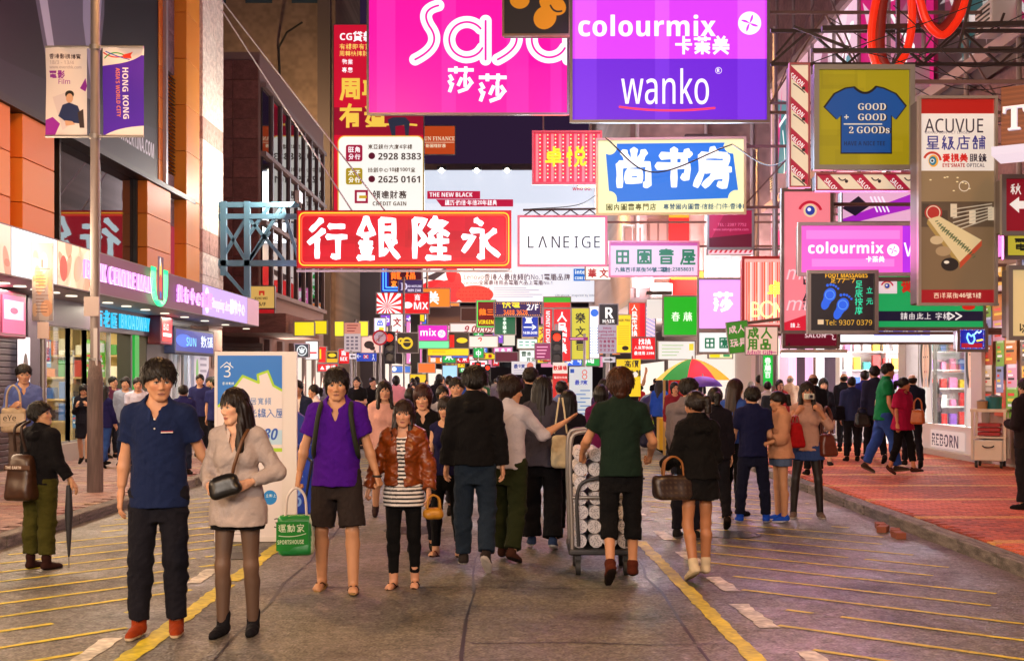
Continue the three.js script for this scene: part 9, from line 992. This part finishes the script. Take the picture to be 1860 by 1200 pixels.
// the middle distance: [px, crown, d, yaw, top colour, sleeve, trousers, female, hair style, label, more]
const O = (px, crown, d, yaw, c, sl, b, fem, style, label, more = {}) => who({ px, crown, d, yaw, fem, label, legL: d % 1 > 0.5 ? 'step' : 'stand', legR: d % 1 > 0.5 ? 'behind' : 'stand', armL: d % 1 > 0.3 ? 'down' : 'fwd', armR: d % 1 > 0.6 ? 'fwd' : 'down', top: { color: c, sleeve: sl, hem: 0.85, fit: 0.026 }, bottom: { color: b }, shoes: { color: '#1a1412' }, hair: { style }, ...more });
const walk = { pave: 1 }, phone = { armL: 'phone', armR: 'phone' };
O(152,698,20.6,10, '#14121c', 1.8, '#101018', 1, 'long', 'woman in black dress looking at her phone before the electronics shop', { ...walk, ...phone, head: [0,25,0], bottom: { color: '#14121c', skirt: 0.55 } });
O(188,702,19.7,160, '#1c1a4a', 1.9, '#2c4a88', 1, 'long', 'woman in indigo top and jeans partly behind the lamp post', walk);
O(203,682,22.3,60, '#5a2a44', 1.9, '#1c1c28', 0, 'short', 'man in dark plaid shirt near the green shop entrance', walk);
O(228,683,20.4,8, '#8a90a0', 1.9, '#2a3a58', 0, 'shag', 'youth in pale striped jacket with dark shirt near the electronics shop', walk);
O(250,687,18.7,20, '#c0c0d8', 0.6, '#1a1c2c', 0, 'short', 'man in white shirt with a shoulder strap behind the navy polo man', walk);
O(332,698,18.4,185, '#1c1c50', 0.6, '#1c2238', 0, 'short', 'man in indigo T-shirt with white pole and his back turned', { ...walk, armR: 'bent' });
O(363,681,22.6,5, '#2a2c5c', 0.6, '#15151c', 0, 'short', 'man in blue shirt with black vest before the white doors', walk);
O(392,684,21.4,170, '#24285a', 0.6, '#14141c', 0, 'short', 'man in dark blue top half behind the banner', walk);
O(541,689,17.2,-12, '#1c2440', 1.9, '#101014', 0, 'short', 'man in open navy jacket over white T-shirt behind the cart', { inner: { color: '#d8d0d0', sleeve: 0, fit: 0.014 }, top: { color: '#1c2440', sleeve: 1.9, open: 0.07, fit: 0.03 } });
O(572,700,18.8,-60, '#d0c4c8', 1.0, '#1a1420', 1, 'pony', 'woman in white collar with hair tied back behind the cart');
O(530,680,24.6,175, '#1a2034', 1.9, '#181820', 0, 'bald', 'bald man in dark jacket farther behind the cart');
O(649,683,27.3,-14, '#0e0d10', 0.7, '#121216', 0, 'short', 'man in black T-shirt with folded arms at the railing', { armL: 'bent', armR: 'bent' });
O(676,684,28.2,30, '#100f12', 0.7, '#14141a', 0, 'short', 'second man in black T-shirt standing at the railing');
O(830,688,13.7,-4, '#3a2a2a', 0.7, '#1c1c26', 0, 'short', 'young man with swept hair behind the black hooded jacket');
O(803,698,15.3,20, '#8a8a98', 1.9, '#1a1a2a', 1, 'bob', 'girl in grey cardigan and pink vest in the crowd');
O(745,706,15.8,170, '#2a1c24', 1.9, '#1a1a24', 1, 'bob', 'dark-haired person with back turned beside the pink blouse');
O(963,670,14.8,172, '#0c0c12', 1.9, '#14141c', 0, 'short', 'tall man in black top ahead of the slate cardigan');
O(950,690,15.7,185, '#4a3428', 1.9, '#1c1a20', 0, 'shag', 'person in brown jacket ahead of the white top');
O(1020,690,16.4,178, '#5a6aa0', 1.9, '#1c1c2a', 0, 'short', 'man in blue shirt ahead of the waist-long hair');
O(1092,697,13.5,176, '#5c0f44', 1.9, '#1a1420', 1, 'bob', 'woman in plum hooded top walking away');
O(1100,690,16.7,-160, '#3a2c5c', 1.9, '#16161f', 0, 'short', 'man in violet jacket in front of the standees');
O(1147,684,24.4,60, '#1c1614', 0.8, '#181820', 0, 'short', 'man in dark shirt raising a hand by the yellow placard', { armL: [0.2,0.6,0.5,0,1,0.2] });
O(1198,690,25.7,150, '#2248a8', 1.9, '#1a1a24', 1, 'long', 'woman in royal blue top near the litter bin');
O(1225,692,22.2,10, '#7a2430', 1.9, '#1a1a20', 1, 'bob', 'woman with glasses at the hawker stall');
O(1300,706,12.6,185, '#15121a', 1.9, '#14141a', 1, 'pony', 'dark-haired woman right behind the ponytailed woman');
O(1380,680,25.2,175, '#8a8078', 1.9, '#1c1c24', 0, 'short', 'man in grey shirt on the far right pavement', walk);
O(1395,694,22.7,180, '#c8c0bc', 1.9, '#1c1c24', 0, 'short', 'man in white shirt with a grey backpack', walk);
O(1365,692,27.3,182, '#6a6468', 1.9, '#1c1c24', 1, 'bob', 'grey-haired woman walking away on the right pavement', { ...walk, hair: { style: 'bob', color: '#8a8682' } });
O(1416,688,23.4,5, '#a83a3a', 1.9, '#1c1c24', 1, 'bob', 'woman in red collar facing the street behind the woman who takes photographs', walk);
O(1436,682,26.8,178, '#b8a08a', 1.9, '#1c1c24', 0, 'bald', 'elderly man in beige jacket in the right crowd', { ...walk, hair: { style: 'bald', color: '#9a968e' } });
O(1478,676,18.3,178, '#111018', 1.95, '#121218', 0, 'bald', 'balding man in black suit with a shoulder strap', { ...walk, hair: { style: 'bald', color: '#2a1a12' } });
O(1496,688,19.8,-6, '#14131c', 1.8, '#14121c', 1, 'bob', 'smiling woman with fringe in black jacket and patterned skirt', { ...walk, bottom: { color: (x, y, z) => noise(x * 30, y * 30, z * 30) > 0.15 ? [0.6,0.5,0.5] : [0.02,0.02,0.03], skirt: 0.6 }, hair: { style: 'bob', bang: 0.02 } });
O(1534,676,24.3,185, '#14141c', 1.95, '#14141a', 0, 'bald', 'balding man in dark jacket before the goods rack', walk);
O(1548,683,21.4,178, '#2c3458', 1.95, '#121218', 0, 'short', 'man in slate blue jacket with a messenger bag on the pavement', walk);
O(1572,674,22.7,178, '#23287a', 0.6, '#15151f', 0, 'short', 'man in blue shirt between the two jackets', walk);
O(1590,666,20.7,184, '#20223c', 1.95, '#101016', 0, 'short', 'man in navy suit carrying a black briefcase', walk);
O(1658,680,19.6,176, '#15172a', 1.95, '#14141c', 0, 'bald', 'balding man in navy blazer behind the magenta top', walk);
O(1700,694,27.6,200, '#3a3038', 1.9, '#1c1c24', 1, 'long', 'shop visitor with long hair seen past the glazed corner', walk);
// ---------- the crowd far down the street: eight figures repeated in other clothes ----------
{
const base = []; for (let i = 0; i < 8; i++) base.push(person({ label: 'x', x: -40 - i, d: 40, res: 0.026, noface: i % 2, yaw: 0, fem: i % 3 === 1, h: [1.72,1.6,1.7,1.75,1.58,1.68,1.74,1.62][i], legL: i % 2 ? 'step' : 'stand', legR: i % 2 ? 'behind' : 'mid', armL: i % 3 ? 'down' : 'bent', armR: i % 4 ? 'fwd' : 'down', top: { color: [1,1,1], sleeve: i % 2 ? 1.9 : 0.6, fit: 0.026 }, bottom: { color: i % 2 ? '#14141c' : '#22283c' }, shoes: { color: '#161212' }, hair: { style: ['short', 'long', 'short', 'shag', 'bob', 'short', 'shag', 'bob'][i] } }).root);
for (const b of base) scene.remove(b);
const cols = [['black', '#141318'], ['navy', '#1c2448'], ['white', '#c8c2c0'], ['red', '#9a1c24'], ['grey', '#6a666c'], ['blue', '#2c50a8'], ['brown', '#4a3026'], ['pink', '#d08a98'], ['green', '#2a5a38'], ['beige', '#b89c80']], tops = cols.map(([, c]) => { const m = clothMat.clone(); m.color.set(c); return m; }), used = new Set(), r = generator(321);
const marks = ['under the wide billboard', 'on the zebra crossing', 'near the far traffic lights', 'below the yellow canopy sign', 'by the red currency strips', 'beside the junction railing', 'before the far right shops', 'before the far left shops'];
for (let i = 0; i < 92; i++) {
const d = i < 28 ? 23 + r() * 9 : 30 + r() * 42, px = d < 30 ? 330 + r() * 900 : 480 + r() * 860, x = (px - VPX) / FOCAL * d; if (Math.abs(x) > 8) continue;
const k = Math.floor(r() * 8), c = Math.floor(r() * 10), g = base[k].clone(); g.name = numbered('person'); g.position.set(x, base[k].position.y, -d); g.rotation.y = r() > 0.5 ? r() * 0.8 - 0.4 : Math.PI + r() * 0.8 - 0.4; scene.add(g);
const where = d > 58 ? marks[0] : d > 48 ? (x < 0 ? marks[3] : marks[4]) : d < 33.5 && d > 28.5 ? marks[1] : d < 30 ? marks[5] : x < -3 ? marks[7] : x > 3.5 ? marks[6] : marks[2], kind = (k % 3 === 1 ? 'woman' : 'person') + ' in ' + cols[c][0] + (k % 2 ? ' long-sleeved top' : ' short-sleeved top'), facing = Math.cos(g.rotation.y) > 0 ? ' coming nearer ' : ' walking away ';
tag(g, kind + facing + where, 'person', 'crowd down the street'); g.traverse((m) => { if (m.name === 'shirt') m.material = tops[c]; });
}
}
// ---------- what they carry ----------
{ const p = P.blouse; const g = softBag('handbag', 'black leather shoulder bag held by the woman in the grey blouse', p.hand.R.clone().lerp(p.hand.L, 0.55).add(V(0.0,0.02,0.03)), [0.24,0.17,0.1], 0.15, '#0b0b0c', { gloss: 1, taper: 0.2 }); g.rotation.z = 0.3; const s = thing('bag_strap', 'tan and black strap of the shoulder bag across the grey blouse', 'strap'); strap(s, 'strap', [p.at(0.1,1.5,-0.02), p.at(0.085,1.42,0.135), p.at(0.04,1.25,0.185), p.at(-0.01,1.1,0.17), g.position.clone().add(V(-0.02,0.06,0.0))], 0.012, mat('#5c3a20', 0.5)); }
{ const p = P.purple; const h = p.hand.R; const g = softBag('carrier_bag', 'green and white sports shop carrier bag in the hand of the violet polo man', h.clone().add(V(-0.02,-0.36,0.02)), [0.3,0.34,0.14], 0.2, '#0c8a2c', { gloss: 1, taper: -0.05, paint: (x, y, z) => x > 0.09 + 0.03 * noise(y * 9,1,2) ? [0.5,0.6,0.5] : [0.01,0.26,0.05], handle: 0.19, hr: 0.011, hc: '#d8d4d8', print: [0.24,0.22,120,110,-0.03,0], draw: (c, w, hh) => { fill(c, '#0f8f30', 0,0, w, hh); write(c, '運動家', 6,8,32, '#d8f4dc', { weight: 0.1 }); curve(c, '#d8f4dc', 3,10,52,60,62,110,46); write(c, 'SPORTSHOUSE', 4,66,22, '#d8f4dc', { squeeze: 0.66 }); } });
const s = thing('backpack', 'olive backpack whose straps show on the violet polo shirt', 'bag', V(0,0,0)); part(s, 'pack', netMesh((x, y, z) => Math.hypot(Math.max(Math.abs(x) - 0.11,0), Math.max(Math.abs(y) - 0.17,0), Math.max(Math.abs(z) - 0.04,0)) - 0.04, [-0.2,-0.26,-0.12], [0.2,0.26,0.12], 0.02, () => lin('#1c2412')).translate(...p.at(0,1.22,-0.24).toArray()), clothMat); for (const q of [-1,1]) strap(s, 'strap', [p.at(q * 0.11,1.38,-0.17), p.at(q * 0.115,1.495,-0.02), p.at(q * 0.125,1.42,0.13), p.at(q * 0.15,1.25,0.15), p.at(q * 0.175,1.08,0.06), p.at(q * 0.15,1.05,-0.16)], 0.019, mat('#1a2010', 0.8));
const w = thing('wristband', 'black wristband on the violet polo man', 'wristband'); part(w, 'band', new THREE.TorusGeometry(0.03,0.008,8,20).rotateX(Math.PI / 2).translate(...p.wrist.L.toArray()), mat([0.02,0.02,0.02], 0.5)); }
{ const p = P.jacket; softBag('handbag', 'small gold leather handbag at the elbow of the leather jacket', p.hand.L.clone().add(V(0.05,-0.1,0.0)), [0.2,0.12,0.09], 0.3, '#a8741c', { gloss: 1, handle: 0.08 }); }
{ const p = P.cardigan; const g = softBag('tote_bag', 'cream canvas tote hanging from the slate cardigan shoulder', p.at(-0.16,1.0,-0.2).add(V(0.02,0,0.05)), [0.2,0.34,0.09], 0.1, '#c4b896', { taper: 0.1 }); strap(g, 'strap', [V(-0.06,0.17,0.03), V(-0.03,0.36,0.02), V(0.0,0.5,-0.06)], 0.009, mat('#c4b896', 0.8)); strap(g, 'strap', [V(0.06,0.17,0.03), V(0.04,0.36,0.02), V(0.03,0.5,-0.06)], 0.009, mat('#c4b896', 0.8)); }
{ const p = P.tote; const g = softBag('handbag', 'large brown patterned tote with tan handles at the black jacket elbow', p.elbow.L.clone().add(V(-0.03,-0.24,0.06)), [0.33,0.23,0.13], 0.25, '#2c1a14', { gloss: 1, taper: -0.22, paint: (x, y, z) => (Math.abs((x * 28) % 1) < 0.3 && Math.abs((y * 28) % 1) < 0.3) ? [0.07,0.045,0.025] : [0.028,0.015,0.011], handle: 0.13, hc: '#8a5420', hr: 0.009 }); }
{ const p = P.boy; const g = softBag('shoulder_bag', 'big shiny brown bag with white lettering slung on the boy', p.at(0.05,0.98,-0.2), [0.3,0.42,0.16], -0.2, '#3a2214', { gloss: 1, taper: 0.25, print: [0.24,0.04,120,20,0.02,0.09], draw: (c, w, h) => { fill(c, '#4a2c1a', 0,0, w, h); write(c, 'THE EARTH', 6,2,16, '#d8ccc0', { squeeze: 0.9 }); } }); for (const s of [-0.05,0.05]) strap(g, 'strap', [V(s, 0.22,0.02), V(s * 0.6,0.42,0.05), V(s * 0.4,0.47,-0.08)], 0.013, mat('#2a1810', 0.5)); const u = thing('folded_umbrella', 'folded black umbrella hanging beside the boy', 'umbrella', p.hand.R.clone().add(V(-0.06,-0.06,-0.02))); part(u, 'canopy', lathe([[0.001,-0.55], [0.012,-0.5], [0.034,-0.15], [0.022,0.08], [0.001,0.1]], 14), mat([0.02,0.02,0.026], 0.6)); part(u, 'tip', rod(V(0,-0.62,0), V(0,-0.5,0), 0.006), steel); part(u, 'handle', rod(V(0,0.08,0), V(0,0.2,0), 0.012), mat([0.3,0.15,0.06], 0.4)); }
{ const p = P.eye; softBag('tote_bag', 'cream cotton tote with large black letters on the left pavement', p.at(-0.12,1.06,0.2).add(V(0.02,-0.02,0.06)), [0.32,0.34,0.08], 0.2, '#b8a488', { taper: 0, handle: 0.26, hr: 0.011, print: [0.28,0.16,140,80,0,0.0], draw: (c, w, h) => { fill(c, '#c8b498', 0,0, w, h); write(c, 'eYe', 14,2,50, '#1a1612', { bold: false }); write(c, 'MAG', 90,58,16, '#3a3028'); fill(c, '#6a5c4c', 14,54,100,2); } }); }
{ const p = P.peach; softBag('backpack', 'red soft backpack on the girl in peach', p.at(0,1.16,-0.22), [0.24,0.32,0.16], -80 * Math.PI / 180, '#9a0f14', { taper: 0.2, handle: 0.06 }); }
{ const p = P.photo; const g = thing('camera', 'small silver camera held to the face of the woman in beige', 'camera', p.head.clone().add(V(-0.01,-0.045,0.135))); part(g, 'body', rbox(0.12,0.07,0.035,0.01), mat([0.6,0.62,0.52], 0.3, { metalness: 0.3 })); part(g, 'lens', new THREE.CylinderGeometry(0.026,0.028,0.04,20).rotateX(Math.PI / 2).translate(0.01,0,0.035), steel); part(g, 'glass', new THREE.CylinderGeometry(0.018,0.018,0.01,18).rotateX(Math.PI / 2).translate(0.01,0,0.054), mat([0.02,0.02,0.03], 0.05)); softBag('handbag', 'brown slouch bag on the hip of the woman in beige', p.at(0.25,0.95,0.02), [0.28,0.3,0.14], 0.4, '#5a2412', { gloss: 1, handle: 0.3, taper: 0.3 }); }
softBag('briefcase', 'black briefcase in the hand of the navy suit man', at(1567,762,20.6), [0.36,0.28,0.1], 0.5, '#0c0c0e', { gloss: 1, taper: 0.05, handle: 0.07 }); softBag('messenger_bag', 'black messenger bag at the hip of the slate blue jacket', at(1522,750,21.3), [0.32,0.3,0.1], 0.3, '#14141c', { taper: 0.05 }); softBag('handbag', 'orange handbag at the hip of the magenta top', at(1668,757,18.0), [0.24,0.26,0.12], -0.6, '#a8521c', { gloss: 1, handle: 0.16 }); softBag('backpack', 'grey backpack on the man in white shirt', at(1395,735,22.4), [0.32,0.4,0.16], 0, '#2a3038', { taper: 0.2 });
{ // trolley of rolled papers
const d = 9.85, c = at(1090,690, d), g = thing('cage_trolley', 'steel cage trolley pushed by the man in green', 'trolley', V(c.x, 0, c.z)), dark = mat([0.05,0.05,0.055], 0.45, { metalness: 0.5 }), W = 0.25, D = 0.3; part(g, 'deck', rbox(0.56,0.05,0.66,0.015,0,0.2,0), dark);
for (const z of [-D, D]) part(g, 'end_frame', [tube([V(-W, 0.22, z), V(-W, 1.15, z), V(-W + 0.03,1.18, z), V(W - 0.03,1.18, z), V(W, 1.15, z), V(W, 0.22, z)], 0.017,60,8), rod(V(-W, 0.65, z), V(W, 0.65, z), 0.014)], steel); part(g, 'hoop', tube([V(-0.2,0.25, D + 0.03), V(-0.2,0.72, D + 0.03), V(-0.14,0.79, D + 0.03), V(0.14,0.79, D + 0.03), V(0.2,0.72, D + 0.03), V(0.2,0.25, D + 0.03)], 0.015,50,8), dark);
for (const [x, z] of [[-0.2,0.24], [0.2,0.24], [-0.2,-0.24], [0.2,-0.24]]) { const w = part(g, 'castor', box(0.05,0.07,0.07, x, 0.14, z), dark); part(w, 'wheel', new THREE.CylinderGeometry(0.07,0.07,0.04,20).rotateZ(Math.PI / 2).translate(x, 0.07, z), mat([0.02,0.02,0.02], 0.6)); }
const end = texture(128, (u, v) => { const r = Math.hypot(u - 0.5, v - 0.5), s = tile(u, v, 20,130) + 0.6 * tile(u, v, 45,131) + Math.sin(r * 90 + tile(u, v, 6,132) * 5) * 0.5, k = s > 0.6 ? 0.3 : 0.88 + s * 0.06; return [k, k * 0.98, k * (s > 0.55 ? 1.25 : 1)]; }), paper = new THREE.MeshPhysicalMaterial({ map: end, roughness: 0.8 });
const G = new THREE.CylinderGeometry(0.058,0.058,0.56,10).rotateX(Math.PI / 2); for (let r = 0; r < 7; r++) for (let k = 0; k < 4; k++) { const o = tag(part(scene, 'paper_roll', G, paper), 'rolled newspaper bundle on the trolley, ' + ['bottom', 'second', 'third', 'fourth', 'fifth', 'sixth', 'top'][r] + ' layer, column ' + ['by the left frame', 'left of the middle', 'right of the middle', 'by the right frame'][k], 'paper roll', 'rolls on the trolley'); o.position.set(c.x - 0.178 + k * 0.119,0.286 + r * 0.119, c.z + between(-0.015,0.02)); o.rotation.z = between(0,6); o.rotation.y = between(-0.03,0.03); }
}
renderer.render(scene, camera);
